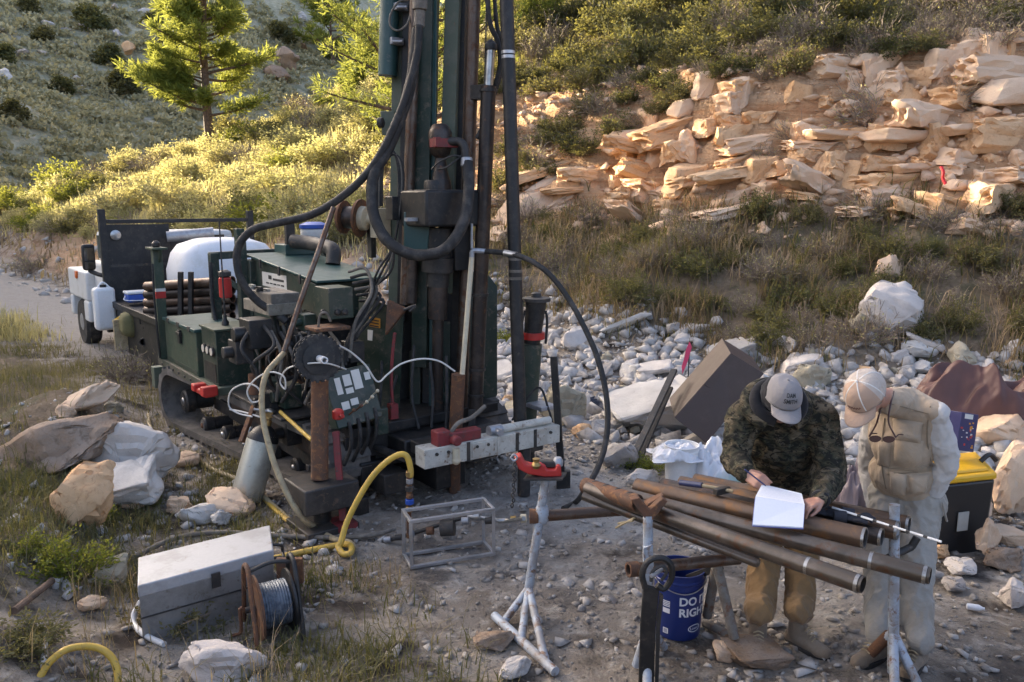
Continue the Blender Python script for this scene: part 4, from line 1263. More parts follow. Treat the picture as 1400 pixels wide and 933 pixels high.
grass("sun_toned_roadside_grass", 0, sample(16000, (-14, -7.2, 14.5, 19.5), 8, lambda x, y: (1 - road_mask(x, y)) * (x < np.interp(y, [14, 17, 20], [-7.5, -10.2, -12.8]))), .15, .55, M_GR_SUN, 18, .6, .004)  # pale straw colour stands in for a sunlit patch; no sun reaches it

grass("tall_straw", 0, sample(1500, (-2.7, -.5, 3.7, 5.0), 9, lambda x, y: .6 * smooth(-.1, .4, fbm(x / .35, y / .35, seed=79, octv=2)) * (x < -.6)), .16, .42, M_GR_DRY, 19, .7, .0022)
# ================================================================== THE DRILL RIG
M_GREEN = worn("dark_green_paint", (0.014, 0.034, 0.023), (0.046, 0.054, 0.040), rough=.45, scale=4, amt=.5, wear2=(0.11, 0.095, 0.07), amt2=.60, bump=.15)
M_GREEN_T = worn("teal_green_paint", (0.026, 0.072, 0.068), (0.06, 0.105, 0.10), rough=.38, scale=3.5, amt=.35, wear2=(0.15, 0.15, 0.12), amt2=.68, bump=.08)
M_GREEN_L = worn("dusty_green_paint", (0.095, 0.115, 0.080), (0.13, 0.135, 0.10), rough=.6, scale=6, amt=.4, wear2=(0.16, 0.10, 0.06), amt2=.66)
M_GREEN_M = worn("field_green_paint", (0.042, 0.066, 0.042), (0.075, 0.088, 0.06), rough=.5, scale=5, amt=.4, wear2=(0.13, 0.095, 0.06), amt2=.64)
M_BLACK = worn("greasy_black_steel", (0.012, 0.012, 0.012), (0.035, 0.030, 0.026), rough=.5, scale=7, amt=.4, wear2=(0.06, 0.045, 0.035), amt2=.63)
M_DARK = worn("dark_dirty_steel", (0.028, 0.026, 0.024), (0.06, 0.052, 0.045), rough=.55, scale=6, amt=.4, wear2=(0.11, 0.075, 0.05), amt2=.62)
M_PIPE = worn("brown_drill_pipe", (0.115, 0.080, 0.060), (0.16, 0.125, 0.10), rough=.42, metal=.55, scale=5, amt=.45, wear2=(0.10, 0.045, 0.022), amt2=.56, bump=.2)
M_PIPE_D = worn("dark_drill_pipe", (0.040, 0.033, 0.030), (0.085, 0.066, 0.055), rough=.4, metal=.5, scale=5, amt=.4, wear2=(0.12, 0.06, 0.035), amt2=.62, bump=.2)
M_RUST = worn("rusty_steel", (0.16, 0.075, 0.040), (0.10, 0.060, 0.042), rough=.75, metal=.25, scale=8, amt=.5, wear2=(0.25, 0.12, 0.05), amt2=.58, bump=.35)
M_BROWN = worn("dark_brown_steel", (0.062, 0.044, 0.034), (0.10, 0.072, 0.055), rough=.65, metal=.2, scale=8, amt=.5, wear2=(0.15, 0.085, 0.045), amt2=.62, bump=.2)
M_RUBBER = worn("black_rubber", (0.020, 0.019, 0.018), (0.060, 0.054, 0.048), rough=.7, scale=9, amt=.42)
M_TRACK = worn("dusty_track_rubber", (0.095, 0.086, 0.076), (0.17, 0.152, 0.132), rough=.85, scale=6, amt=.5)
M_CHROME = worn("bright_steel", (0.45, 0.45, 0.44), (0.30, 0.29, 0.28), rough=.3, metal=.9, scale=8, amt=.4)
M_ALU = worn("bare_aluminium", (0.52, 0.52, 0.53), (0.40, 0.40, 0.40), rough=.42, metal=.85, scale=8, amt=.4)
M_GALV = worn("galvanised_steel", (0.42, 0.43, 0.45), (0.33, 0.33, 0.34), rough=.45, metal=.6, scale=14, amt=.45, wear2=(0.22, 0.19, 0.16), amt2=.68)
M_RED = worn("red_paint", (0.50, 0.030, 0.022), (0.36, 0.035, 0.025), rough=.5, scale=8, amt=.4, wear2=(0.14, 0.06, 0.05), amt2=.65)
M_REDD = worn("dull_red_paint", (0.22, 0.028, 0.030), (0.15, 0.030, 0.028), rough=.6, scale=8, amt=.45, wear2=(0.07, 0.05, 0.04), amt2=.6)
M_WHITE = worn("dirty_white_paint", (0.56, 0.54, 0.47), (0.42, 0.39, 0.33), rough=.6, scale=7, amt=.45, wear2=(0.16, 0.10, 0.065), amt2=.62)
M_CLEANW = worn("white_paint", (0.76, 0.76, 0.75), (0.66, 0.65, 0.62), rough=.45, scale=4, amt=.35, wear2=(0.45, 0.42, 0.37), amt2=.70)
M_CREAM = worn("cream_plastic", (0.62, 0.54, 0.38), (0.50, 0.43, 0.30), rough=.5, scale=6, amt=.4)
M_YEL = worn("yellow_hose_rubber", (0.62, 0.40, 0.060), (0.50, 0.33, 0.08), rough=.5, scale=10, amt=.4, wear2=(0.30, 0.22, 0.11), amt2=.64)
M_TANH = worn("tan_hose_rubber", (0.45, 0.36, 0.21), (0.33, 0.26, 0.155), rough=.6, scale=9, amt=.45, wear2=(0.20, 0.155, 0.10), amt2=.6)
M_GREYH = worn("grey_hose_rubber", (0.13, 0.115, 0.095), (0.23, 0.20, 0.165), rough=.75, scale=9, amt=.45)
M_ORANGE_TAPE = plain("orange_sticker", (0.62, 0.27, 0.03), .5)
M_PAPERW = plain("white_sticker", (0.66, 0.64, 0.58), .55, var=.15)
M_INK = plain("black_ink", (0.03, 0.03, 0.03), .6)
M_BLUE = worn("blue_plastic", (0.025, 0.085, 0.40), (0.03, 0.07, 0.30), rough=.4, scale=6, amt=.3)
M_GLASS = plain("gauge_face", (0.62, 0.58, 0.50), .25, var=.1)
M_CABLE_W = plain("white_cable", (0.62, 0.60, 0.55), .5, var=.15)
M_BRASS = worn("dull_brass", (0.42, 0.28, 0.10), (0.26, 0.17, 0.08), rough=.4, metal=.7, scale=12)

M_RAIL = worn("dusty_olive_paint", (0.055, 0.062, 0.042), (0.10, 0.088, 0.066), rough=.6, scale=6, amt=.5, wear2=(0.13, 0.09, 0.055), amt2=.6)
M_DUST = worn("dusty_tan_steel", (0.17, 0.15, 0.115), (0.24, 0.215, 0.17), rough=.7, scale=7, amt=.5, wear2=(0.08, 0.07, 0.06), amt2=.6)
RO = Vector((-1.36, 6.0, 0)); RA = Vector((-.61, .79, 0)).normalized(); RB = Vector((.79, .61, 0)).normalized(); UZ = Vector((0, 0, 1))
def L(a, b, z): return RO + RA * a + RB * b + UZ * z
AX = (RA, RB, UZ)
rig_at = L(1.8, .9, 0)
rig = thing("drill_rig", "dark green tracked core drilling rig with a tall mast and hose loops", "drill rig", rig_at)

def lbox(mb, a0, a1, b0, b1, z0, z1, z1f=None):
    """box in rig directions; z1f: height of the lid at the a0 end when it slopes"""
    zf = z1 if z1f is None else z1f
    return mb.hexa([L(a0, b0, z0), L(a1, b0, z0), L(a1, b1, z0), L(a0, b1, z0)], [L(a0, b0, zf), L(a1, b0, z1), L(a1, b1, z1), L(a0, b1, zf)])

def part(name, mb, mat, par=None, bevel=.006, label=None):
    o = mb.build(name, mat, par or rig, bevel=bevel)
    if label: o['label'] = label
    return o

# --- crawler tracks
def crawler(b0, b1, a0, a1, R_, near):
    LL = lambda a, b, z: L(a, b - (.11 * (a - 1.2) if near else 0), z)      # the undercarriage stands a little askew
    n = 22; prof = []
    for k in range(n + 1):
        t = -math.pi / 2 + math.pi * k / n
        prof.append((a1 + R_ * math.cos(t), R_ + R_ * math.sin(t)))
    for k in range(n + 1):
        t = math.pi / 2 + math.pi * k / n
        prof.append((a0 + R_ * .82 * math.cos(t), R_ * .95 + R_ * .82 * math.sin(t) if True else 0))
    m = MB()
    th = .07
    inner = []
    N = len(prof)
    for i, (a, z) in enumerate(prof):
        p, q = prof[i - 1], prof[(i + 1) % N]
        tx, tz = q[0] - p[0], q[1] - p[1]; l = math.hypot(tx, tz); inner.append((a - tz / l * th, z + tx / l * th))
    vs = []
    for (a, z), (ia, iz) in zip(prof, inner):
        vs += [LL(a, b0, z + .05), LL(a, b1, z + .05), LL(ia, b1, iz + .05), LL(ia, b0, iz + .05)]
    fs = []
    for i in range(N):
        j = (i + 1) % N
        for k in range(4):
            k2 = (k + 1) % 4
            fs.append((i * 4 + k, i * 4 + k2, j * 4 + k2, j * 4 + k))
    m.add(vs, fs)
    belt = part("track_belt", m, M_TRACK, bevel=0)
    # lugs, spaced evenly along the belt
    P3 = [(a, z) for a, z in prof] + [prof[0]]
    seg = [math.hypot(P3[i + 1][0] - P3[i][0], P3[i + 1][1] - P3[i][1]) for i in range(N)]
    tot = sum(seg); nl = 54; first = None
    for k in range(nl):
        d = tot * k / nl; i = 0
        while d > seg[i]: d -= seg[i]; i += 1
        f = d / seg[i]; a = P3[i][0] * (1 - f) + P3[i + 1][0] * f; z = P3[i][1] * (1 - f) + P3[i + 1][1] * f
        tx, tz = (P3[i + 1][0] - P3[i][0]) / seg[i], (P3[i + 1][1] - P3[i][1]) / seg[i]
        X = RA * tx + UZ * tz; Zn = RA * tz - UZ * tx
        lm = MB().box(LL(a, (b0 + b1) / 2, z + .05) + Zn * .012, (tot / nl * .52, (b1 - b0) * .98, .034), (X, RB, Zn))
        lm.build("track_lug", M_TRACK, belt)
    ins = .13 if near else 0.0; b0 += ins
    m = MB(); lbox(m, a0 + .1, a1 - .06, b0 + .06, b1 - .06, .22, .36)
    part("track_frame", m, M_DARK)
    m = MB(); lbox(m, a0 + .2, a1 - .75, b0 + .03, b0 + .08, .36, .51)
    part("track_side_plate", m, M_BROWN)
    for k in range(7):
        a = a0 + .05 + (a1 - a0 - .1) * k / 6
        r = .088 if 0 < k < 6 else (.13 if k == 6 else .16)
        z = .17 if 0 < k < 6 else R_ + .01
        if k in (0,): z = R_ * .95
        w = MB(); w.lathe(LL(a, b0 - .012, z), RB, [(r * .4, 0), (r * .85, .0), (r, .018), (r, .10), (r * .8, .11), (r * .8, .30)], 22)
        wo = part("road_wheel" if 0 < k < 6 else "sprocket", w, M_DARK, bevel=0)
        h = MB(); h.lathe(LL(a, b0 - .034, z), RB, [(r * .16, 0), (r * .30, .006), (r * .42, .024)], 14)
        h.build("hub_cap", M_RUST if k in (2, 5) else M_CHROME, wo)
        rim = MB(); rim.lathe(LL(a, b0 - .018, z), RB, [(r * .60, 0), (r * .74, 0), (r * .74, .02), (r * .6, .02)], 20)
        rim.build("wheel_ring", M_CHROME if k in (2, 3, 4, 5) else M_DARK, wo)
crawler(-.05, .33, .55, 3.52, .335, True)
crawler(1.55, 1.92, .55, 3.60, .325, False)

# --- chassis and deck
m = MB(); lbox(m, .3, 3.75, .22, 1.5, .40, .60); part("chassis", m, M_BLACK)
m = MB(); lbox(m, 2.0, 3.98, -.26, 1.85, .70, .775); part("deck_plate", m, M_GREEN_L)
m = MB(); lbox(m, 1.95, 3.98, -.29, -.262, .695, .785); part("deck_rail", m, M_RAIL, label="dusty olive rail along the deck edge")
m = MB(); lbox(m, .25, 1.99, .25, 1.75, .60, .68); part("front_deck", m, M_BLACK)
m = MB(); lbox(m, .7, 1.95, -.16, .23, .715, .74); part("track_guard", m, M_DARK)
m = MB(); lbox(m, 3.99, 4.12, -.34, .06, .42, .66); part("rear_foot_block", m, M_GREEN_L)

# --- rear corner post (raised jack) and its twin
for b, zt in ((-.25, 2.0), (1.75, 1.9)):
    m = MB(); m.box(L(3.86, b, (.78 + zt) / 2), (.10, .10, zt - .78), AX); p = part("jack_tube", m, M_GREEN_M if b < 0 else M_GREEN)
    m = MB(); m.prism([L(3.70, b, zt), L(4.02, b, zt), L(3.93, b, zt - .14), L(3.80, b, zt - .14)], RB * .02); m.box(L(3.86, b, zt + .012), (.30, .16, .024), AX); m.build("top_bracket", M_GREEN_M, p, bevel=.004)
    m = MB(); m.lathe(L(3.86, b, zt + .02), UZ, [(.03, 0), (.045, .02), (.045, .05), (.02, .075)], 12); m.build("lifting_eye", M_BLACK, p)
    m = MB(); m.box(L(3.86, b, zt - .50), (.106, .106, .075), AX); m.build("reflective_band", M_RED, p)
    m = MB(); m.box(L(3.86, b, zt - .445), (.105, .105, .035), AX); m.build("white_band", M_PAPERW, p)
    m = MB(); m.tube([L(3.78, b - .07, zt - .15), L(3.77, b - .08, zt - .6), L(3.80, b - .06, .8)], .012); m.build("hydraulic_line", M_RUBBER, p)

# --- tool locker on the deck
m = MB(); lbox(m, 2.62, 3.76, -.245, .30, .778, 1.225); lk = part("tool_locker", m, M_GREEN_M, label="dusty green steel locker with a hasp")
m = MB(); lbox(m, 2.60, 3.78, -.265, .32, 1.228, 1.262); m.build("lid", M_GREEN_T, lk, bevel=.006)
m = MB(); lbox(m, 3.12, 3.20, -.272, -.247, 1.05, 1.19); lbox(m, 3.10, 3.22, -.28, -.2475, 1.13, 1.17); m.build("hasp", M_BLACK, lk, bevel=.003)
m = MB(); lbox(m, 2.64, 3.74, -.2495, -.2455, .80, .83); m.build("front_trim", M_GREEN, lk)
for k in range(9):
    m = MB(); q = L(2.1 + .21 * k, -.291, .735); m.lathe(q, -RB, [(.016, 0), (.016, .008), (.010, .012)], 6); part("bolt", m, M_DARK)
for k in range(3):
    m = MB(); q = L(2.8 + .38 * k, -.262, 1.245); m.box(q, (.09, .012, .05), AX); m.build("hinge", M_DARK, lk, bevel=.002)
# --- gauge cabinet
m = MB(); lbox(m, 2.08, 2.52, -.22, .20, .778, 1.30); gc = part("gauge_cabinet", m, M_GREEN)
m = MB(); lbox(m, 2.06, 2.54, -.235, .215, 1.302, 1.325); m.build("lid", M_GREEN_M, gc, bevel=.004)
for k in range(3):
    m = MB(); m.lathe(L(2.17 + .125 * k, -.222, 1.10), -RB, [(.048, 0), (.048, .018), (.040, .022)], 18); g = m.build("gauge", M_DARK, gc)
    m = MB(); m.lathe(L(2.17 + .125 * k, -.2445, 1.10), -RB, [(.038, 0), (.038, .003)], 18); m.build("gauge_face", M_GLASS, gc)
m = MB(); lbox(m, 2.12, 2.46, -.226, -.2215, .80, .98); m.build("black_recess_plate", M_BLACK, gc)  # flat black plate painted for the shade inside an opening
for k in range(2):
    for j in range(2):
        m = MB(); m.box(L(2.074, -.02 + .06 * k, 1.16 - .08 * j), (.012, .035, .05), AX); m.build("switch", M_DARK, gc)
m = MB(); m.tube([L(2.07, .0, 1.2), L(1.95, .05, 1.22), L(1.9, .12, 1.05), L(1.98, .15, .85)], .012); m.build("cable", M_GREYH, gc)
m = MB(); m.cyl(L(2.3, -.05, 1.32), L(2.3, -.05, 2.35), .010, .006, 8); m.build("antenna_rod", M_DARK, gc)
m = MB(); m.lathe(L(2.3, -.05, 1.325), UZ, [(.035, 0), (.035, .03), (.018, .06), (.018, .10)], 12); m.build("rod_socket", M_BLACK, gc)

# --- rack of posts in front of the engine
for (a, b, z0, z1) in ((3.28, .18, .78, 1.97), (2.98, .38, .78, 2.10), (3.5, .55, .78, 2.22), (3.5, 1.25, .78, 2.1)):
    m = MB(); m.box(L(a, b, (z0 + z1) / 2), (.10, .09, z1 - z0), AX); part("rack_post", m, M_GREEN)
m = MB(); m.beam(L(3.30, .14, 1.94), L(3.1, 1.5, 1.98), .08, .08); part("rack_beam", m, M_GREEN)
m = MB(); m.beam(L(3.28, .18, 1.80), L(3.0, .40, 1.55), .04, .05); part("rack_brace", m, M_GREEN)
m = MB(); m.tube([L(3.25, .14, 1.88), L(3.2, .12, 1.4), L(3.0, .15, 1.0), L(2.8, .25, .9)], .022); part("hydraulic_hose", m, M_RUBBER)
# red oil filter
m = MB(); m.lathe(P(309, 408, 7.95), UZ, [(.030, 0), (.060, .01), (.062, .05), (.060, .19), (.062, .20), (.05, .21)], 20); flt = part("oil_filter", m, M_RED)
m = MB(); m.lathe(P(309, 408, 7.95) + UZ * .212, UZ, [(.05, 0), (.062, .01), (.062, .05), (.03, .07)], 20); m.build("filter_head", M_DARK, flt)

# --- engine and its cover
m = MB(); lbox(m, 1.34, 2.98, .48, 1.12, 1.44, 1.93, 1.775); hd = part("engine_cover", m, M_GREEN, bevel=.012)
m = MB(); m.hexa([L(1.22, .44, 1.79), L(3.06, .44, 1.948), L(3.06, 1.16, 1.948), L(1.22, 1.16, 1.79)], [L(1.22, .44, 1.812), L(3.06, .44, 1.97), L(3.06, 1.16, 1.97), L(1.22, 1.16, 1.812)]); m.build("cover_lid", M_GREEN_T, hd, bevel=.005)
# sticker on the cover: pale sheet, dark blot, rows of small print
def sticker(par, a0, a1, b, z0, z1, rows, mat=M_PAPERW, name="sticker"):
    m = MB(); lbox(m, a0, a1, b - .004, b - .001, z0, z1); s = m.build(name, mat, par)
    return s
st = sticker(hd, 2.02, 2.66, .48, 1.655, 1.80, 3)
m = MB(); lbox(m, 2.40, 2.48, .472, .4755, 1.735, 1.775)
lbox(m, 2.08, 2.36, .472, .4755, 1.73, 1.752)
for k in range(5): lbox(m, 2.08 + .10 * k, 2.15 + .10 * k, .472, .4755, 1.685 + .004 * (k % 2), 1.70)
m.build("sticker_print", M_INK, hd)
m = MB(); lbox(m, 1.45, 2.95, .55, 1.05, .68, 1.43); part("engine_block", m, M_BLACK, bevel=.02)
m = MB(); lbox(m, 2.25, 2.75, .40, .54, .69, 1.40); part("side_tank", m, M_GREEN)
m = MB(); lbox(m, 2.85, 3.15, .42, 1.18, .69, 1.90); part("radiator_shroud", m, M_GREEN)
m = MB(); lbox(m, 2.8, 3.12, .8, 1.15, 1.95, 2.06); part("filler_box", m, M_GREEN_T)
for k in range(9):
    r = random.Random(k)
    m = MB(); a = 1.5 + .15 * k; m.cyl(L(a, .54, .75 + .07 * r.random()), L(a, .40 - .05 * r.random(), .75 + .07 * r.random()), .035 + .02 * r.random(), n=12); m.tube([L(a, .44, .8), L(a - .05, .36, 1.0 + .2 * r.random()), L(a - .12, .40, 1.25)], .014)
    part("engine_fitting", m, [M_DARK, M_RUST, M_BLACK][k % 3])
for k in range(3):
    m = MB(); q = L(1.6 + .5 * k, .436, 1.80 + .043 * k); m.box(q, (.05, .014, .09), AX); m.build("cover_latch", M_DARK, hd, bevel=.003)
for k in range(10):
    m = MB(); q = L(1.5 + .15 * k, .474, 1.50); m.box(q, (.10, .008, .018), AX); m.build("black_vent_strip", M_BLACK, hd)  # black strips laid on the cover for the shade inside vents
for k in range(14):
    r = random.Random(200 + k); a = r.uniform(1.1, 2.0); z = r.uniform(.75, 1.5)
    m = MB(); m.tube([L(a, .3, z), L(a + r.uniform(-.2, .2), .12 + .1 * r.random(), z - .2), L(a + r.uniform(-.3, .3), .3, max(.66, z - r.uniform(.3, .6))), L(a + r.uniform(-.3, .3), .6, .8)], r.uniform(.009, .018), n=8); part("hydraulic_hose", m, [M_RUBBER, M_DARK, M_BROWN][k % 3], bevel=0)
    m = MB(); q = L(a, .3, z); m.cyl(q - UZ * .03, q + UZ * .04, .022, n=6); part("hose_fitting", m, [M_GALV, M_BRASS, M_DARK][k % 3], bevel=0)
# exhaust on the far side: stub, elbow and cleaner canister
m = MB(); m.tube([P(400, 330, 8.7), P(425, 333, 8.6), P(447, 338, 8.4), P(456, 344, 8.3), P(455, 362, 8.25)], .075, n=16); ex = part("exhaust_pipe", m, M_DARK)
m = MB(); m.lathe(P(430, 326, 9.0), UZ, [(.13, 0), (.15, .04), (.15, .10), (.11, .11)], 22); ac = part("air_cleaner", m, M_CLEANW)
m = MB(); m.lathe(P(430, 326, 9.0) + UZ * .11, UZ, [(.16, 0), (.16, .04), (.08, .07)], 22); m.build("cap", M_BLUE, ac)
m = MB(); m.box(P(396, 318, 8.8), (.06, .1, .32), AX); part("exhaust_bracket", m, M_DARK)

# --- valve bank with levers, junction box
m = MB(); m.box(P(372, 418, 7.15), (.62, .30, .10), AX); vb = part("valve_tray", m, M_DUST)
m = MB(); m.box(P(374, 405, 7.15), (.56, .26, .10), AX); m.build("valve_block", M_GREYH, vb, bevel=.01)
for k in range(6):
    p = P(345 + 10 * k, 396 + 3 * k, 7.1)
    m = MB(); m.cyl(p, p + UZ * .03, .03, n=10); m.box(p + UZ * .035, (.10, .03, .02), AX); m.build("valve_lever", M_BLACK if k % 2 else M_CHROME, vb)
m = MB(); m.box(P(385, 437, 7.0), (.10, .05, .10), AX); part("manifold_cap", m, M_TANH)
for k in range(5):
    m = MB(); p = P(372 + 7 * k, 432 + 5 * (k % 2), 7.0); m.tube([p, p + Vector((.02, -.03, -.12)), p + Vector((.05, .1, -.3)), p + Vector((0.0, .25, -.55))], .017); part("hydraulic_hose", m, M_RUBBER if k % 2 else M_GREYH)
m = MB(); m.box(P(457, 413, 6.75), (.27, .22, .26), AX); jb = part("junction_box", m, M_GREEN)
for k in range(4):
    p = P(441 + 10 * k, 427, 6.62); m = MB(); m.lathe(p, -RA, [(.018, 0), (.026, .004), (.026, .02), (.014, .03)], 12); m.build("cable_gland", M_DARK, jb)
m = MB(); m.box(P(448, 448, 6.55), (.24, .3, .03), AX); part("bracket_plate", m, M_RUST)
m = MB(); m.tube([P(435, 455, 6.5), P(437, 432, 6.45), P(446, 428, 6.45), P(452, 440, 6.5)], .01); part("wire_loop", m, M_GREYH)

# --- operator's console
c0, c1, c3 = P(442, 512, 6.25), P(505, 497, 6.55), P(462, 588, 6.15)
c2 = c1 + (c3 - c0)
m = MB(); back = RA * .25 + RB * .05 - UZ * .06
m.hexa([c3 + back, c2 + back, c1 + back * 1.1, c0 + back * 1.1], [c3, c2, c1, c0]); con = part("control_console", m, M_GREEN, bevel=.01)
cu = (c1 - c0); cv = (c3 - c0); cn = cu.cross(cv).normalized()
if cn.y > 0: cn = -cn
def on_console(u0, u1, v0, v1, h, mat, name):
    q = lambda u, v, e: (c0 * (1 - u) + c1 * u) * (1 - v) + (c3 * (1 - u) + c2 * u) * v + cn * e
    m = MB(); m.hexa([q(u0, v1, .001), q(u1, v1, .001), q(u1, v0, .001), q(u0, v0, .001)], [q(u0, v1, h), q(u1, v1, h), q(u1, v0, h), q(u0, v0, h)]); return m.build(name, mat, con)
for u0, u1, v0, v1 in ((.18, .30, .12, .42), (.36, .52, .10, .30), (.56, .74, .05, .40), (.36, .52, .34, .44), (.20, .36, .56, .70), (.40, .56, .54, .66), (.82, .94, .14, .28)):
    on_console(u0, u1, v0, v1, .003, M_PAPERW, "label_plate")
for u, v in ((.30, .80), (.46, .76), (.60, .72), (.74, .66), (.88, .58)):
    p = c0 + cu * u + cv * v
    m = MB(); m.cyl(p, p + cn * .07 + UZ * .02, .007, n=8); m.ball(p + cn * .085 + UZ * .025, .016, 8, 6); m.build("control_lever", M_RUST if u < .6 else M_CREAM, con)
for u, v in ((.25, .92), (.45, .90), (.65, .84), (.85, .80)):
    p = c0 + cu * u + cv * v
    m = MB(); m.tube([p, p + cn * .03 - UZ * .08, p - UZ * .22 + cn * .02, p - UZ * .35 - cn * .1], .016); part("console_hose", m, M_RUBBER)
m = MB(); m.box(P(520, 575, 6.5), (.10, .10, .22), AX); part("relay_box", m, M_GREEN)
# red hand valve under the console
p = P(462, 567, 6.02); m = MB(); m.lathe(p - UZ * .04, UZ, [(.02, 0), (.045, .01), (.045, .07), (.02, .085)], 14); m.cyl(p, p + Vector((.05, -.06, 0)), .018); part("red_valve", m, M_RED)
m = MB(); m.beam(P(459, 590, 5.98), P(469, 712, 5.86), .045, .05); rs = part("red_strut", m, M_REDD)
m = MB(); m.box(P(468, 716, 5.9), (.2, .16, .05), AX); m.build("strut_foot", M_REDD, rs)

# --- near front jack, with the wireline reel mounted on it
jt = P(437, 520, 6.0); jb_ = P(437, 655, 5.9)
m = MB(); m.cyl(jb_, jt, .066, n=28); jk = part("front_jack_tube", m, M_RUST, bevel=0, label="rusty brown jack tube under the cable reel")
m = MB(); m.box(P(440, 672, 5.92), (.40, .44, .20), AX); part("jack_collar", m, M_DARK, bevel=.012)
m = MB(); z0 = P(440, 690, 5.92); m.cyl(Vector((z0.x, z0.y, H(z0.x, z0.y) + .05)), z0, .07, n=20); part("jack_leg", m, M_BLACK)
m = MB(); m.box((z0.x, z0.y, H(z0.x, z0.y) + .025), (.42, .42, .06), AX); part("jack_pad", m, M_DARK)
rc = P(435, 490, 5.85); rx = (Vector((0, 0, CAM_H)) - rc).normalized(); rx = (rx + Vector((.30, 0, -.1))).normalized()
m = MB(); m.lathe(rc - rx * .10, rx, [(.172, 0), (.172, .018), (.10, .02), (.10, .10), (.170, .102), (.170, .12)], 36); rl = part("wire_reel", m, M_RUBBER, label="black reel disc on top of the front jack")
for k in range(26):
    t = 2 * math.pi * k / 26; u, v, w = frame(rx); q = rc + (u * math.cos(t) + v * math.sin(t)) * .172 + rx * .012
    m = MB(); m.box(q, (.016, .022, .02), (u * math.cos(t) + v * math.sin(t), -u * math.sin(t) + v * math.cos(t), rx)); m.build("rim_tooth", M_RUBBER, rl)
m = MB(); m.lathe(rc + rx * .018, rx, [(.11, 0), (.12, .012), (.07, .014)], 30); m.build("reel_face", M_BLACK, rl)
m = MB(); m.cyl(rc - rx * .05, rc + rx * .17, .026, n=16, hole=.017); m.build("axle_pipe", M_CLEANW, rl)
# --- far front jack
fj_t = P(733, 412, 7.15); fj_m = P(727, 470, 7.15)
m = MB(); m.cyl(P(718, 590, 7.15), fj_m, .095, n=22); fj = part("front_jack_tube", m, M_GREEN, bevel=0, label="dark jack post right of the mast with a red band")
m = MB(); m.cyl(fj_m, fj_t, .075, .095, n=22); m.build("jack_head", M_BLACK, fj)
m = MB(); m.lathe(fj_t, UZ, [(.13, 0), (.13, .03), (.05, .04), (.045, .07), (.03, .08)], 22); m.build("jack_cap", M_DARK, fj)
m = MB(); q = P(730, 459, 7.15); m.cyl(q - UZ * .03, q + UZ * .03, .097, n=24); m.build("red_band", M_RED, fj)
for s in (-1, 1):
    m = MB(); m.tube([P(732 + s * 14, 425, 7.05), P(731 + s * 17, 440, 7.05), P(730 + s * 16, 470, 7.05)], .012); m.build("jack_handle", M_BLACK, fj)
m = MB(); m.box(P(724, 600, 7.1), (.18, .18, .20), AX); part("jack_sleeve", m, M_DARK)
m = MB(); m.box(P(740, 555, 7.0), (.22, .18, .04), AX); part("jack_base_plate", m, M_GALV)
m = MB(); q = P(722, 640, 7.1); m.cyl((q.x, q.y, H(q.x, q.y)), q + UZ * .3, .06); part("jack_leg", m, M_BLACK)
m = MB(); q = P(716, 660, 6.6); m.cyl((q.x, q.y, H(q.x, q.y)), P(717, 612, 6.6), .055, n=16); part("support_stub", m, M_DARK)

# --- mast foot: side plates, dark well, rotation housing
m = MB(); pl = [P(495, 405, 7.1), P(552, 425, 6.9), P(545, 590, 6.9), P(490, 575, 7.1)]; m.prism(pl, RA * .06 + RB * .0); sp = part("mast_side_plate", m, M_GREEN, bevel=.004)
m = MB(); m.prism([P(505, 433, 7.0), P(520, 436, 6.96), P(520, 449, 6.96), P(505, 446, 7.0)], Vector((-.002, -.006, 0))); m.build("orange_sticker", M_ORANGE_TAPE, sp)
m = MB(); m.prism([P(503, 451, 7.0), P(510, 452, 6.96), P(509, 466, 6.96), P(503, 465, 7.0)], Vector((-.002, -.006, 0))); m.build("white_sticker", M_PAPERW, sp)
m = MB()
for k in range(3): m.prism([P(505, 436 + 4 * k, 6.985), P(518, 438.5 + 4 * k, 6.95), P(518, 440 + 4 * k, 6.95), P(505, 437.5 + 4 * k, 6.985)], Vector((-.001, -.003, 0)))
m.build("sticker_print", M_INK, sp)
m = MB(); m.prism([P(529, 411, 6.75), P(554, 423, 6.75), P(526, 459, 6.75)], Vector((.02, .05, 0))); part("rust_bracket", m, M_RUST)
m = MB(); m.tube([P(552, 424, 6.7), P(568, 418, 6.7), P(560, 426, 6.7)], .012); part("hook", m, M_DARK)
m = MB(); m.prism([P(665, 372, 7.6), P(680, 392, 7.6), P(680, 540, 7.6), P(668, 560, 7.6), P(640, 555, 7.5), P(640, 372, 7.5)], RA * .08); part("mast_side_plate", m, M_GREEN, bevel=.004)
m = MB(); m.hexa([P(520, 600, 7.35), P(668, 585, 7.6), P(668, 585, 8.1), P(520, 600, 8.0)], [P(535, 385, 7.35), P(668, 378, 7.6), P(668, 378, 8.1), P(535, 385, 8.0)]); part("mast_well", m, M_BLACK, bevel=.01)
m = MB(); m.box(P(590, 590, 6.95), (.7, .95, .16), AX); part("mast_foot", m, M_BLACK, bevel=.015)
m = MB(); m.box(P(630, 600, 6.6), (.16, .9, .10), AX); part("foot_clamp_beam", m, M_DARK, bevel=.01)
for (x0, x1, y0, y1, d, mt) in ((560, 575, 480, 590, 7.2, M_GREEN), (577, 590, 430, 585, 7.25, M_DARK), (603, 616, 440, 575, 7.25, M_GREEN), (640, 650, 560, 600, 6.8, M_DARK)):
    m = MB(); m.hexa([P(x0, y1, d), P(x1, y1, d), P(x1, y1, d + .15), P(x0, y1, d + .15)], [P(x0, y0, d), P(x1, y0, d), P(x1, y0, d + .15), P(x0, y0, d + .15)]); part("mast_rib", m, mt)
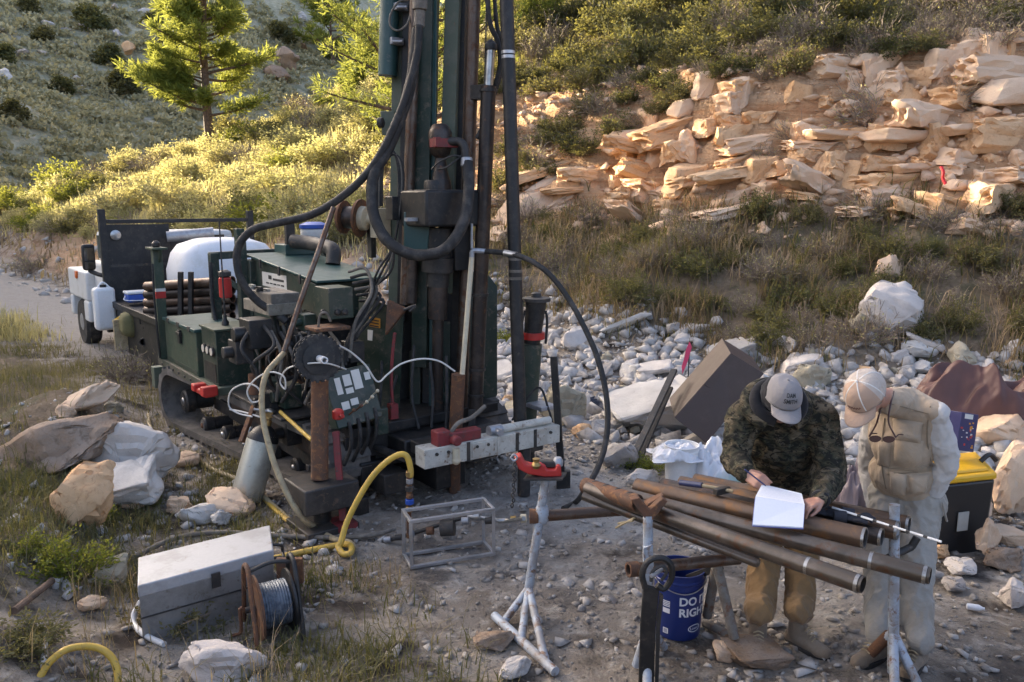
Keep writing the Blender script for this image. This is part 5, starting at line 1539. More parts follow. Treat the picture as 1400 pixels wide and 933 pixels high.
m = MB(); m.prism([P(597, 478, 7.1), P(604, 477, 7.1), P(604, 493, 7.1), P(597, 494, 7.1)], Vector((0, -.006, 0))); part("white_sticker", m, M_PAPERW)
m = MB(); m.tube([P(540, 455, 6.7), P(537, 480, 6.7), P(535, 520, 6.7), P(537, 555, 6.7)], .014); hp = part("hydraulic_hose", m, M_REDD)
m = MB(); m.box(P(537, 562, 6.68), (.07, .07, .13), AX); m.build("red_coupling", M_REDD, hp)
for k in range(7):
    r = random.Random(40 + k)
    m = MB(); x = 500 + 22 * k; m.tube([P(x, 470 + r.randint(0, 60), 6.95), P(x + r.randint(-12, 16), 540, 6.8), P(x + r.randint(-15, 15), 585 + r.randint(0, 10), 6.7)], .014); part("hydraulic_hose", m, M_RUBBER)
for k in range(6):
    r = random.Random(60 + k)
    m = MB(); m.tube([P(476 + 3 * k, 372 + 8 * k, 7.0), P(500 + 5 * k, 368 + 9 * k, 6.95), P(508 - 4 * k, 400 + 12 * k, 6.85), P(486 - 5 * k, 440 + 12 * k, 6.75), P(478 - 3 * k, 490 + 5 * k, 6.7)], .013 + .003 * r.random()); part("hydraulic_hose", m, M_RUBBER if k % 3 else M_GREYH)

# --- mast members, each a column with its own end points
def member(x0, y0, x1, y1, w, d, mat, name, round_=True, dep=.12, d1=None):
    m = MB(); p0, p1 = P(x0, y0, d), P(x1, y1, d1 or d); wm = w * d / F
    if y0 <= 0: p0 = p0 + (p0 - p1).normalized() * 1.2
    if round_: m.cyl(p1, p0, wm / 2, n=22)
    else: m.beam(p1, p0, wm, dep, up=Vector((.25, 1, 0)))
    return part(name, m, mat, bevel=0 if round_ else .004)
mem = member(533, 0, 530, 104, 25, 7.25, M_GREEN_T, "feed_cylinder")
member(549, 0, 541, 470, 19, 7.35, M_GREEN_L, "mast_rail", False, .08)
member(559, 0, 550, 440, 12, 7.28, M_BLACK, "mast_rail", False, .08)
member(568, 0, 554, 416, 15, 7.1, M_PIPE, "drill_rod_in_rack")
member(585, 0, 577, 500, 22, 7.2, M_GREEN, "mast_rail", False, .18)
member(594, 0, 590, 560, 7, 7.15, M_GREEN_T, "feed_chain", False, .03)
member(606, 0, 600, 380, 26, 7.75, M_GREEN_M, "mast_back_channel", False, .05) if False else None
member(622, 0, 610, 400, 19, 7.25, M_GREEN_L, "mast_channel", False, .16)
member(635, 0, 623, 560, 10, 7.3, M_BLACK, "mast_channel", False, .16)
member(648, 0, 631, 560, 17, 7.12, M_PIPE, "drill_rod_in_rack")
tx = member(668, 118, 650, 560, 20, 7.0, M_PIPE_D, "mast_cylinder")
m = MB(); m.cyl(P(667.5, 125, 7.0), P(671, 66, 7.0), .038, n=18); m.build("piston_rod", M_CHROME, tx)
m = MB(); m.lathe(P(671, 69, 7.0), UZ, [(.05, 0), (.055, .02), (.05, .05), (.015, .085)], 16); m.build("rod_end", M_BLACK, tx)
for y in (124, 403, 505, 540):
    q = P(668 - (y - 118) * 18 / 442, y, 7.0); m = MB(); m.cyl(q - UZ * .012, q + UZ * .012, .075, n=20); m.build("clamp_ring", M_DARK, tx)
m = MB(); m.tube([P(664, 0, 7.05) + UZ * .6, P(668, 20, 7.05), P(680, 55, 7.05), P(684, 85, 7.05), P(678, 115, 7.05), P(664, 165, 7.05), P(652, 190, 7.05)], .022); part("hydraulic_hose", m, M_RUBBER)
m = MB(); m.tube([P(672, 0, 7.1) + UZ * .6, P(678, 25, 7.1), P(687, 60, 7.1), P(686, 95, 7.1), P(676, 130, 7.1)], .018); part("hydraulic_hose", m, M_RUBBER)
m = MB(); m.beam(P(640, 128, 7.15), P(668, 126, 7.0), .10, .12); part("mast_bracket", m, M_DARK)
m = MB(); m.tube([P(668, 0, 7.3) + UZ * .6, P(664, 60, 7.3), P(662, 120, 7.3)], .008, n=6); part("guy_cable", m, M_DARK)
# clamps and hooks on the left rail
for (x, y) in ((552, 10), (546, 57)):
    m = MB(); m.box(P(x - 4, y, 7.2), (.05, .12, .06), AX); m.cyl(P(x - 9, y, 7.15), P(x + 5, y, 7.15), .014); part("pipe_clamp", m, M_GALV)
m = MB(); m.tube([P(559, 0, 7.05), P(545, 3, 7.0), P(534, 20, 7.0), P(534, 36, 7.0), P(545, 42, 7.0), P(557, 32, 7.05), P(563, 12, 7.1)], .009, n=8); part("wire_loop", m, M_GREYH)
m = MB(); m.prism([P(520, 152, 7.2), P(540, 152, 7.2), P(538, 185, 7.2), P(522, 185, 7.2)], Vector((0, .03, 0))); part("mast_tab", m, M_GREEN_L)
q = P(516, 168, 7.1); m = MB(); m.lathe(q, Vector((.9, -.2, 0)), [(.02, 0), (.045, .01), (.045, .05), (.02, .06)], 14); part("lamp_socket", m, M_DARK)
m = MB(); m.box(P(543, 285, 7.05), (.12, .16, .2), AX); part("valve_body", m, M_BLACK)
for k in range(4):
    m = MB(); m.tube([P(516 + 2 * k, 282, 7.0), P(518 + 2 * k, 235 - 3 * k, 7.0), P(535, 212 - 2 * k, 7.0), P(549 - 2 * k, 222, 7.0), P(551 - 2 * k, 262, 7.0), P(540, 330, 7.0), P(534 - 6 * k, 372, 7.0), P(500, 400 + 6 * k, 7.05)], .011, n=8); part("hydraulic_hose", m, M_GREYH if k == 1 else M_RUBBER)
# --- rotation head and swivel
m = MB(); m.box(P(607, 285, 7.0), (.42, .62, .30), AX); hdr = part("rotation_head", m, M_BLACK, bevel=.02)
m = MB(); m.box(P(607, 268, 7.0), (.36, .5, .10), AX); m.build("head_cover", M_DARK, hdr, bevel=.01)
m = MB(); m.hexa([P(552, 345, 6.9), P(585, 345, 6.9), P(585, 345, 7.2), P(552, 345, 7.2)], [P(552, 290, 6.9), P(590, 290, 6.9), P(590, 290, 7.2), P(552, 290, 7.2)]); m.build("drive_motor", M_GREEN_T, hdr, bevel=.01)
m = MB(); m.box(P(572, 300, 6.78), (.05, .24, .03), AX); m.build("motor_flange", M_GALV, hdr)
m = MB(); m.lathe(P(597, 250, 7.0), -UZ, [(.10, -.02), (.11, 0), (.11, .10), (.16, .12)], 22); m.build("spindle_top", M_BLACK, hdr)
m = MB(); m.lathe(P(603, 272, 6.98), UZ, [(.09, 0), (.09, .10), (.085, .14), (.055, .26), (.045, .34), (.08, .37), (.10, .43), (.10, .55), (.075, .60), (.055, .62)], 22); sw = part("water_swivel", m, M_PIPE_D)
m = MB(); m.cyl(P(603, 200, 6.95), P(605, 172, 6.95), .022, n=12); m.build("swivel_stem", M_GREYH, sw)
m = MB(); m.box(P(607, 196, 6.9), (.1, .22, .07), AX); m.cyl(P(598, 200, 6.9), P(598, 188, 6.9), .035); m.build("swivel_handle", M_REDD, sw)
m = MB(); m.tube([P(612, 194, 6.9), P(628, 194, 6.88), P(635, 202, 6.86), P(637, 222, 6.85)], .035, n=12); m.build("swivel_elbow", M_DARK, sw)
m = MB(); m.tube([P(590, 232, 6.85), P(600, 222, 6.82), P(620, 213, 6.82), P(634, 216, 6.85)], .008, n=8); m.tube([P(598, 232, 6.85), P(612, 228, 6.82), P(632, 212, 6.85)], .008, n=8); m.build("safety_cable", M_DARK, sw)
for (y0, y1, r) in ((312, 352, .12), (352, 372, .14), (372, 392, .10), (392, 436, .085), (400, 560, .05)):
    m = MB(); m.cyl(P(598, y1, 7.0), P(599, y0, 7.0), r, n=24); part("chuck" if y0 < 390 else "spindle", m, M_BLACK if y0 < 392 else M_PIPE_D, bevel=0)
m = MB(); m.cyl(P(562, 415, 7.05), P(565, 345, 7.05), .05, n=18); part("guide_rod", m, M_PIPE_D)
m = MB(); m.box(P(625, 330, 7.1), (.2, .18, .5), AX); part("head_carriage", m, M_BLACK, bevel=.01)
m = MB(); m.beam(P(612, 352, 7.05), P(612, 300, 7.05), .1, .12); part("hose_guide", m, M_DARK)
# --- winch drum left of the mast
wa = Vector((.94, -.28, -.05)).normalized(); wc = P(469, 297, 7.4)
m = MB(); m.lathe(wc, wa, [(.145, -.01), (.15, 0), (.15, .02), (.075, .022), (.075, .16), (.17, .162), (.17, .185)], 30); wn_ = part("winch_drum", m, M_RUST, bevel=0, label="spool with two round flanges left of the mast")
m = MB(); m.lathe(wc + wa * .186, wa, [(.11, 0), (.105, .05), (.05, .07), (.045, .13)], 24); m.build("winch_motor", M_CREAM, wn_)
m = MB(); m.lathe(wc + wa * .024, wa, [(.07, 0), (.10, .005), (.10, .13), (.07, .135)], 24); m.build("wire_winding", M_PIPE_D, wn_)
m = MB(); m.box(P(520, 305, 7.3), (.1, .16, .26), AX); part("winch_bracket", m, M_CREAM)
m = MB(); m.box(P(508, 330, 7.4), (.08, .05, .3), AX); part("winch_post", m, M_BLACK)

# --- hoses of the mast
wrap = lambda i: 1.0 + .045 * ((i // 3) % 2)
m = MB(); m.cyl(P(574, -30, 6.9), P(574, 14, 6.9), .06, n=18); hz_ = MB(); m.cyl(P(574, 14, 6.9), P(573, 37, 6.9), .045, n=18); hc = part("hose_coupling", m, M_GREYH)
m = MB(); m.tube([P(573, 35, 6.88), P(570, 75, 6.86), P(556, 130, 6.82), P(538, 175, 6.8), P(518, 215, 6.8), P(490, 250, 6.8), P(455, 278, 6.8), P(420, 296, 6.8), P(375, 306, 6.8), P(345, 315, 6.8), P(327, 335, 6.8), P(324, 360, 6.8), P(332, 388, 6.8), P(352, 412, 6.85), P(376, 428, 6.9), P(392, 440, 6.9)], .033, n=14, res=7); part("mast_hose", m, M_RUBBER, bevel=0, label="long black hose sagging from the mast to the valve bank")
m = MB(); m.tube([P(571, 40, 6.92), P(560, 120, 6.88), P(535, 195, 6.84), P(513, 235, 6.8), P(508, 265, 6.76), P(513, 300, 6.7), P(530, 330, 6.62), P(556, 346, 6.58), P(580, 349, 6.56), P(605, 343, 6.56), P(625, 322, 6.6), P(637, 292, 6.68), P(641, 255, 6.76), P(639, 222, 6.84)], .046, n=16, res=9, rib=wrap); part("swivel_hose", m, M_RUBBER, bevel=0, label="wrapped hose looping under the swivel")
m = MB(); m.cyl(P(638, 216, 6.85), P(638, 228, 6.84), .05, n=16); part("hose_clamp", m, M_GALV)
# white stick and tall brown wand
m = MB(); m.cyl(P(632, 512, 6.55), P(645, 352, 6.7), .022, n=14); part("white_pipe", m, M_CREAM, bevel=0)
m = MB(); m.tube([P(645, 352, 6.7), P(646, 344, 6.7), P(652, 343, 6.7), P(664, 344, 6.72)], .022, n=10, res=3); m.cyl(P(645, 340, 6.7), P(645, 306, 6.7), .011); part("pipe_elbow", m, M_GALV)
# cross tube lines near the valve bank
m = MB(); m.tube([P(388, 482, 6.2), P(410, 415, 6.35), P(435, 345, 6.5), P(456, 284, 6.65)], .022, n=12); wand = part("wand_tube", m, M_PIPE, bevel=0, label="long brown tube slanting up across the engine")
for k in range(9):
    r = random.Random(90 + k); x = 345 + 13 * k; y = 440 + r.randint(0, 20)
    m = MB(); m.tube([P(x, y, 6.8), P(x + r.randint(-20, 20), y + 30, 6.6), P(x + r.randint(-25, 25), y + 60, 6.6), P(x + r.randint(-10, 20), y + 95, 6.7)], .012 + .006 * r.random(), n=8); part("hydraulic_hose", m, [M_RUBBER, M_DARK, M_GREYH][k % 3], bevel=0)
for k, (x, y, s) in enumerate(((352, 528, .12), (366, 548, .16), (395, 540, .2), (410, 470, .18), (398, 590, .2), (330, 480, .2), (420, 440, .14), (350, 455, .25), (482, 480, .18))):
    m = MB(); m.box(P(x, y, 6.85), (s, s * .8, s), AX); m.cyl(P(x, y, 6.85), P(x, y, 6.85) + RB * (-s * .8), s * .25); part("pump_body", m, [M_BLACK, M_DARK, M_GREEN, M_BLACK][k % 4], bevel=.008)
m = MB(); q = P(348, 525, 6.7); m.cyl(q - UZ * .09, q + UZ * .09, .05, n=16); part("small_filter", m, M_RUST)
# coil of white wire
m = MB(); m.tube([P(473, 505, 6.0), P(446, 497, 5.75), P(415, 498, 5.8), P(392, 505, 5.9), P(383, 522, 5.95), P(390, 532, 5.9), P(388, 515, 5.9), P(370, 509, 5.95), P(350, 518, 6.0), P(338, 535, 6.0), P(345, 550, 6.0), P(357, 545, 6.0), P(352, 530, 6.0), P(335, 525, 6.05), P(316, 535, 6.1), P(313, 555, 6.15), P(325, 565, 6.15), P(345, 570, 6.1)], .0065, n=7, res=8); part("white_wire", m, M_CABLE_W, bevel=0)
m = MB(); m.tube([P(462, 472, 5.95), P(480, 482, 6.05), P(500, 500, 6.1), P(516, 522, 6.15), P(530, 512, 6.2), P(548, 498, 6.25), P(575, 491, 6.3), P(600, 494, 6.35), P(622, 508, 6.4)], .0075, n=7, res=8); part("white_wire", m, M_CABLE_W, bevel=0)
m = MB(); m.cyl(P(383, 563, 6.6), P(426, 602, 6.1), .016, n=10); yr = part("yellow_rod", m, M_YEL)
m = MB(); m.box(L(2.05, -.36, .75), (.34, .10, .05), AX); m.box(L(2.2, -.37, .77), (.10, .12, .07), AX); m.box(L(1.92, -.36, .78), (.09, .14, .09), AX); part("red_tool", m, M_RED, bevel=.01)
m = MB(); m.beam(P(420, 640, 6.3), P(500, 620, 6.7), .05, .05); part("frame_bar", m, M_DARK)
m = MB(); m.beam(P(500, 606, 6.6), P(566, 632, 6.3), .05, .05); part("frame_bar", m, M_DARK)
for (x, y, d, s, mt) in ((500, 640, 6.6, .25, M_BLACK), (530, 655, 6.5, .22, M_DARK), (480, 690, 6.3, .2, M_BLACK), (600, 640, 6.8, .3, M_BLACK), (520, 610, 6.8, .3, M_BLACK)):
    m = MB(); q = P(x, y, d); m.box(q, (s * 1.3, s, s * .8), AX); part("underframe_block", m, mt, bevel=.01)

# --- white outrigger beam across the front, with red clamp
bl, br = P(574, 626, 6.05), P(758, 590, 6.78); bl.z = br.z = (bl.z + br.z) / 2
bu, bv, bw = frame(br - bl)
m = MB(); m.beam(bl, br, .16, .155); ob = part("outrigger_beam", m, M_WHITE, bevel=.006, label="dirty white steel beam across the front of the rig")
bd = (br - bl).normalized(); bn = Vector((bd.y, -bd.x, 0))
if bn.y > 0: bn = -bn
for f in (.30, .52, .66, .80):
    q = bl.lerp(br, f) + bn * .081; m = MB(); m.box(q, (.008, .03, .156), (bn, bd, UZ)); m.build("seam_strip", M_DARK if f != .52 else M_WHITE, ob)
for f in (.08, .16, .36, .44, .92):
    q = bl.lerp(br, f) + bn * .083 + UZ * .03; m = MB(); m.cyl(q - bn * .004, q + bn * .012, .013, n=10); m.build("bolt", M_DARK, ob)
m = MB(); q = bl.lerp(br, .40) + bn * .084; m.box(q, (.01, .20, .12), (bn, bd, UZ)); m.build("bolted_plate", M_WHITE, ob, bevel=.003)
m = MB(); q = bl.lerp(br, .73) + UZ * .11; m.cyl(q - bd * .30, q + bd * .30, .035, n=14); m.build("beam_cylinder", M_WHITE, ob)
m = MB(); q = bl.lerp(br, .53) + UZ * .11; m.cyl(q - bd * .06, q + bd * .06, .045, n=14); m.cyl(q + bn * .02, q + bn * .09, .03); m.build("cylinder_head", M_GALV, ob)
m = MB(); q = bl.lerp(br, .28) + UZ * .12; m.box(q, (.10, .34, .09), (bn, bd, UZ)); m.box(q + bd * -.18 + UZ * .01, (.12, .12, .13), (bn, bd, UZ)); m.cyl(q - bd * .1 + bn * .05, q - bd * .1 + bn * .14, .04); clp = m.build("red_clamp", M_REDD, ob, bevel=.012)
m = MB(); m.tube([bl.lerp(br, .18) + UZ * .10, bl.lerp(br, .26) + UZ * .22, bl.lerp(br, .36) + UZ * .25, bl.lerp(br, .46) + UZ * .33], .018, n=10); m.build("clamp_handle", M_GREYH, ob)
m = MB(); q = bl.lerp(br, .21) - UZ * .05 + bn * .09; m.cyl(q, q + UZ * .10, .03); m.ball(q, .035); m.build("coupling", M_CREAM, ob)
# casing standing in the hole, and the rod behind the beam
cg = P(621, 688, 6.7); gz = H(cg.x, cg.y)
m = MB(); m.cyl((cg.x, cg.y, gz - .1), P(622, 610, 6.66), .05, n=20); m.cyl(P(622, 612, 6.66), P(627, 512, 6.62), .058, n=20); part("casing_pipe", m, M_RUST, bevel=0, label="rusty casing pipe standing in the drill hole")
m = MB(); q = P(748, 562, 6.9); m.tube([P(690, 590, 6.6), P(700, 580, 6.6), P(716, 582, 6.7), P(722, 598, 6.7)], .012); m.tube([P(700, 575, 6.9), P(735, 530, 7.0), P(750, 560, 6.9), P(757, 585, 6.85)], .010); part("hydraulic_hose", m, M_RUBBER)

# tall black rod leaning beside the mast, a thing of its own
m = MB(); a_, b_ = P(711, 576, 6.75), P(692.5, 0, 6.9); b2_ = b_ + (b_ - a_).normalized() * 1.2
m.cyl(a_, b2_, .056, n=24); tr_ = m.build("drill_rod", M_BLACK, None); tag(tr_, "tall dark rod standing free just right of the mast, bands of silver tape on it", "drill rod")
for y in (68, 74, 345, 362, 372):
    q = a_.lerp(b_, (576 - y) / 576); m = MB(); m.cyl(q - UZ * .012, q + UZ * .012, .0575, n=24); m.build("silver_band", M_GREYH if y > 100 else M_ALU, tr_)
# ================================================================== THE TRUCK BEHIND THE RIG
M_TRUCKW = worn("white_truck_paint", (0.74, 0.74, 0.72), (0.62, 0.61, 0.57), rough=.35, scale=3, amt=.35, wear2=(0.42, 0.38, 0.32), amt2=.7, bump=.05)
M_TIRE = worn("tyre_rubber", (0.022, 0.021, 0.020), (0.07, 0.06, 0.05), rough=.8, scale=8, amt=.45)
M_TANK = worn("white_poly_tank", (0.78, 0.78, 0.78), (0.68, 0.67, 0.63), rough=.5, scale=2, amt=.4, wear2=(0.62, 0.55, 0.44), amt2=.64)
M_MIRR = NT("mirror_glass"); M_MIRR.color((.55, .58, .60)); M_MIRR.b.inputs['Metallic'].default_value = 1; M_MIRR.rough(.08); M_MIRR = M_MIRR.m
M_WIN = NT("window_glass"); M_WIN.color((.02, .025, .03)); M_WIN.rough(.08); M_WIN = M_WIN.m
M_ORL = plain("orange_lens", (0.75, 0.16, 0.02), .3)
M_CANVAS = plain("olive_canvas", (0.13, 0.12, 0.05), .85, var=.5, scale=10, bump=.4, dist=.01)

# truck directions: it faces away, up the road to the left
TY = 13.0
TF = Vector((-.62, .785, 0)).normalized(); TR = Vector((.785, .62, 0)).normalized()
t0 = P(156, 500, 12.6); t0.z = H(t0.x, t0.y)                       # left edge of the headboard, on the ground
def TL(f, s, z): return Vector((t0.x, t0.y, t0.z)) + TF * f + TR * s + UZ * z
TAX = (TF, TR, UZ)
truck = thing("flatbed_truck", "white flatbed truck with a black headboard parked behind the rig", "truck", TL(0, 1.1, 0))
def tbox(m, f0, f1, s0, s1, z0, z1):
    return m.hexa([TL(f0, s0, z0), TL(f1, s0, z0), TL(f1, s1, z0), TL(f0, s1, z0)], [TL(f0, s0, z1), TL(f1, s0, z1), TL(f1, s1, z1), TL(f0, s1, z1)])
zt = P(156, 306, 12.6).z - t0.z
m = MB(); tbox(m, -.03, .03, .03, .98, .72, zt - .02); hb = m.build("headboard_plate", M_BLACK, truck, bevel=.005)
m = MB(); tbox(m, -.035, -.031, .06, .95, 1.52, 1.56); m.build("headboard_rib", M_DARK, hb)
m = MB(); m.lathe(TL(-.04, .17, zt - .18), -TF, [(.07, 0), (.08, .02), (.06, .03)], 16); m.build("work_lamp", M_CHROME, hb)
m = MB(); tbox(m, -.05, .05, -.05, .05, .5, zt + .22); m.build("headboard_post", M_BLACK, truck, bevel=.004)
m = MB(); tbox(m, -.05, .05, 2.28, 2.38, .5, zt + .18); m.build("headboard_post", M_BLACK, truck, bevel=.004)
m = MB(); tbox(m, -.04, .04, .06, 2.27, zt - .0, zt + .06); m.build("headboard_bar", M_BLACK, truck, bevel=.004)
m = MB(); tbox(m, -3.4, -.06, -.02, 2.35, .92, 1.02); m.build("flat_bed", M_BLACK, truck, bevel=.01)
m = MB(); tbox(m, -3.35, -.4, .02, 2.3, .30, .915); m.build("side_skirt", M_BLACK, truck, bevel=.01)
m = MB(); tbox(m, -3.4, 2.6, .55, 1.75, .55, .90); m.build("chassis", M_BLACK, truck)
m = MB(); tbox(m, .25, 1.55, .08, 2.25, .75, 1.55); tbox(m, .35, 1.45, .18, 2.15, 1.552, 2.05); cab = m.build("cab", M_TRUCKW, truck, bevel=.07)
m = MB(); tbox(m, .225, .24, .40, 1.95, 1.60, 1.98); m.build("rear_window", M_WIN, cab)
m = MB(); tbox(m, .55, 1.25, .155, .17, 1.6, 1.98); m.build("side_window", M_WIN, cab)
m = MB(); tbox(m, 1.56, 2.75, .10, 2.22, .78, 1.40); hdx = m.build("hood", M_TRUCKW, truck, bevel=.12)
m = MB(); tbox(m, 1.30, 2.85, -.06, .30, .86, 1.36); tbox(m, 1.30, 1.66, -.058, .28, .50, .862); tbox(m, 2.66, 2.85, -.058, .28, .50, .862); m.build("fender", M_TRUCKW, hdx, bevel=.035)
m = MB(); m.lathe(TL(2.0, -.055, 1.26), -TR, [(.05, 0), (.06, .02), (.04, .04)], 12); m.box(TL(2.0, -.06, 1.30), (.16, .05, .07), TAX); m.build("turn_signal", M_ORL, truck)
for f, s in ((2.15, -.02), (2.15, 2.1), (-2.2, .1), (-2.2, 1.95)):
    w = MB(); w.lathe(TL(f, s, .42), TR, [(.2, 0), (.38, .0), (.42, .05), (.42, .20), (.38, .25), (.2, .25)], 28); wo = w.build("wheel", M_TIRE, truck)
    w = MB(); w.lathe(TL(f, s - .012, .42), TR, [(.08, 0), (.12, .0), (.2, .03), (.22, .03), (.22, .06)], 20); w.build("rim", M_GALV, wo)
# towing mirror on its arm
mp = P(121, 352, 13.0); q1 = P(142, 377, 12.9)
m = MB(); m.tube([q1 + TR * .25, q1, P(126, 372, 13.0), mp - UZ * .2], .035, n=10); arm = m.build("mirror_arm", M_BLACK, truck)
m = MB(); m.box(mp, (.10, .19, .42), TAX); mh = m.build("mirror", M_BLACK, truck, bevel=.04)
m = MB(); m.box(mp - TF * .053 + UZ * .05, (.006, .14, .20), TAX); m.build("mirror_pane", M_MIRR, mh); m = MB(); m.box(mp - TF * .053 - UZ * .13, (.006, .14, .11), TAX); m.build("mirror_pane", M_MIRR, mh)
# white tall carboy at the headboard's foot, boards, sacks, cooler: things on the truck
def solid(name, mb, mat, label, cat, bevel=.01, group=None):
    o = mb.build(name, mat, None, bevel=bevel); tag(o, label, cat, group); return o
m = MB(); q = P(143, 422, 12.35); m.box(q, (.24, .30, .66), TAX); jg = solid("water_jug", m, M_CLEANW, "tall white plastic water jug beside the truck's headboard", "water jug", .05)
m = MB(); m.cyl(q + UZ * .33, q + UZ * .37, .05, n=14); m.build("cap", M_BLACK, jg); m = MB(); m.tube([q + UZ * .31 - TR * .08, q + UZ * .40, q + UZ * .31 + TR * .10], .018, n=8); m.build("handle", M_CLEANW, jg)
m = MB(); q = P(186, 407, 11.9); m.box(q, (.24, .28, .12), TAX); ck = solid("cooler", m, M_BLUE, "small blue cooler with a white lid on the truck bed", "cooler", .02)
m = MB(); m.box(q + UZ * .081, (.26, .30, .04), TAX); m.build("lid", M_CLEANW, ck, bevel=.012); m = MB(); m.tube([q - TR * .15 + UZ * .03, q - TR * .17 - TF * .1 - UZ * .02, q + TR * .12 - TF * .14 - UZ * .03, q + TR * .15 + UZ * .03], .008, n=6); m.build("handle", M_CLEANW, ck)
m = MB(); q = P(186, 443, 11.7); m.box(q, (.4, .42, .36), TAX); solid("canvas_bag", m, M_CANVAS, "olive canvas bag slumped under the blue cooler", "bag", .10)
m = MB(); m.beam(P(156, 440, 11.9), P(176, 428, 11.7), .06, .05); solid("yellow_handle", m, M_YEL, "yellow tool handle sticking out beside the olive bag", "tool")
m = MB(); m.box(P(165, 458, 11.8), (.05, .18, .46), TAX); solid("board", m, M_TANH, "tan wooden board upright below the yellow tool handle", "board", .004)
for k, (x, y, d, r) in enumerate(((196, 440, 11.2, .055), (203, 452, 11.1, .055), (196, 468, 11.1, .055))):
    m = MB(); a = P(x, y, d); m.cyl(a, a + TF * 1.2 + TR * .5, r, n=18, hole=r * .8); solid("casing_pipe", m, M_DARK, ["upper short dark pipe end left of the rear corner post", "middle short dark pipe end left of the rear corner post", "lowest short dark pipe end left of the rear corner post"][k], "pipe", 0, "dark pipe ends on the truck")
# white tank on the bed
q0 = P(304, 352, 12.5)
def tank():
    bm = bmesh.new()
    prof = [(.00, -.2), (.62, -.2), (.66, -.14), (.66, .2), (.60, .44), (.52, .55), (.34, .60), (.0, .61)]
    n = 40; rings = []
    for r, z in prof[1:-1]:
        ring = []
        for k in range(n):
            t = 2 * math.pi * k / n; c, s = math.cos(t), math.sin(t); e = .55
            x = math.copysign(abs(c) ** e, c) * r * 1.18; y = math.copysign(abs(s) ** e, s) * r * .9
            zz = z * (1.0 + .10 * math.cos(x * 2.2))
            ring.append(bm.verts.new((x, y, zz)))
        rings.append(ring)
    for a, b in zip(rings[:-1], rings[1:]):
        for k in range(n): bm.faces.new((a[k], a[(k + 1) % n], b[(k + 1) % n], b[k]))
    bm.faces.new(rings[-1]); bm.faces.new(rings[0][::-1])
    me = bpy.data.meshes.new("tank"); bm.to_mesh(me); bm.free(); me.shade_smooth(); return me
tk = thing("water_tank", "large white plastic water tank on the truck bed behind the rig", "tank", q0 - UZ * .36, None, math.atan2(TR.y, TR.x))
link_mesh("tank_shell", tank(), M_TANK, tk)
m = MB(); ww = q0 + UZ * .24
m.cyl(ww, ww + UZ * .06, .14, n=20)
o = m.build("tank_lid", M_CLEANW, None); o.parent = tk; o.matrix_parent_inverse = Matrix.Identity(4); o.location = (0.3, 0, .60)
m = MB(); m.cyl(P(228, 324, 12.9), P(292, 318, 13.2), .085, n=18); solid("grey_tube", m, M_GALV, "blue grey tube lying across the truck behind the white tank", "tube", 0)
for k in range(6):
    a, b = P(200, 392 + 11 * k, 10.9 + .05 * k), P(318, 384 + 12 * k, 10.3 + .05 * k)
    m = MB(); m.cyl(a, b, .062, n=16, hole=.05); solid("casing_pipe", m, M_PIPE_D if k % 2 else M_PIPE, ["topmost", "second", "third", "fourth", "fifth", "lowest"][k] + " long brown pipe of the pile on the truck bed", "pipe", 0, "pipes piled on the truck bed")
for x in (247, 261):
    m = MB(); m.beam(P(x, 440, 10.42), P(x, 372, 10.42), .07, .05); m.build("stake_post", M_BLACK, truck)

# ================================================================== HOSES ON THE GROUND
def gp(px, py, lift=.02):
    g = G(px, py); return Vector((g.x, g.y, g.z + lift))
def hose(pts, r, mat, label, name="hose", n=12, res=8, cat="hose"):
    m = MB(); m.tube(pts, r, n=n, res=res); return solid(name, m, mat, label, cat, 0)
h1 = hose([gp(203, 570), gp(205, 585), gp(212, 602), gp(226, 612), gp(244, 620), gp(268, 632), gp(298, 648), gp(325, 658), gp(345, 668), gp(362, 685), gp(385, 706), gp(412, 726), gp(440, 738), gp(462, 742)], .021, M_TANH, "tan hose running along the crawler track and past the gas cylinder")
hose([P(388, 483, 6.2), P(378, 494, 6.05), P(364, 512, 5.95), P(358, 540, 5.9), P(360, 575, 5.85), P(368, 610, 5.8), P(378, 642, 5.75), P(395, 680, 5.7), P(415, 710, 5.7), gp(434, 730, .03), gp(456, 744, .03), gp(478, 752, .05), gp(484, 760, .04)], .022, M_TANH, "cream hose hanging down from the slanting tube to the ground")
hose([gp(352, 676), gp(375, 700), gp(400, 720), gp(428, 734)], .020, M_YEL, "short yellow stretch of hose emerging under the gas cylinder") 
hose([gp(330, 778, .02), gp(388, 768, .03), gp(420, 760, .03), gp(448, 754, .03), gp(470, 752, .04), gp(480, 757, .05), gp(480, 765, .04), gp(470, 766, .03), gp(463, 758, .05), P(466, 742, 5.42), P(474, 715, 5.48), P(490, 682, 5.52), P(508, 653, 5.55), P(527, 633, 5.55), P(545, 622, 5.55), P(556, 624, 5.55), P(561, 640, 5.55), P(561, 652, 5.55)], .022, M_YEL, "yellow hose arching from the ground up to the brass fittings")
hose([gp(180, 772, .03), gp(240, 742, .03), gp(300, 734, .03), gp(360, 738, .03), gp(420, 743, .03), gp(480, 742, .03), gp(516, 738, .04), gp(540, 733, .06)], .019, M_GREYH, "muddy grey hose on the dirt behind the galvanised box")
hose([P(656, 344, 6.75), P(690, 346, 6.6), P(722, 355, 6.45), P(752, 376, 6.35), P(778, 410, 6.25), P(800, 450, 6.15), P(817, 490, 6.05), P(828, 535, 5.95), P(831, 575, 5.85), P(827, 610, 5.75), P(817, 640, 5.65), P(803, 665, 5.55), gp(788, 690, .02), gp(770, 700, .02)], .022, M_RUBBER, "black hose arching from the mast down over the rubble")
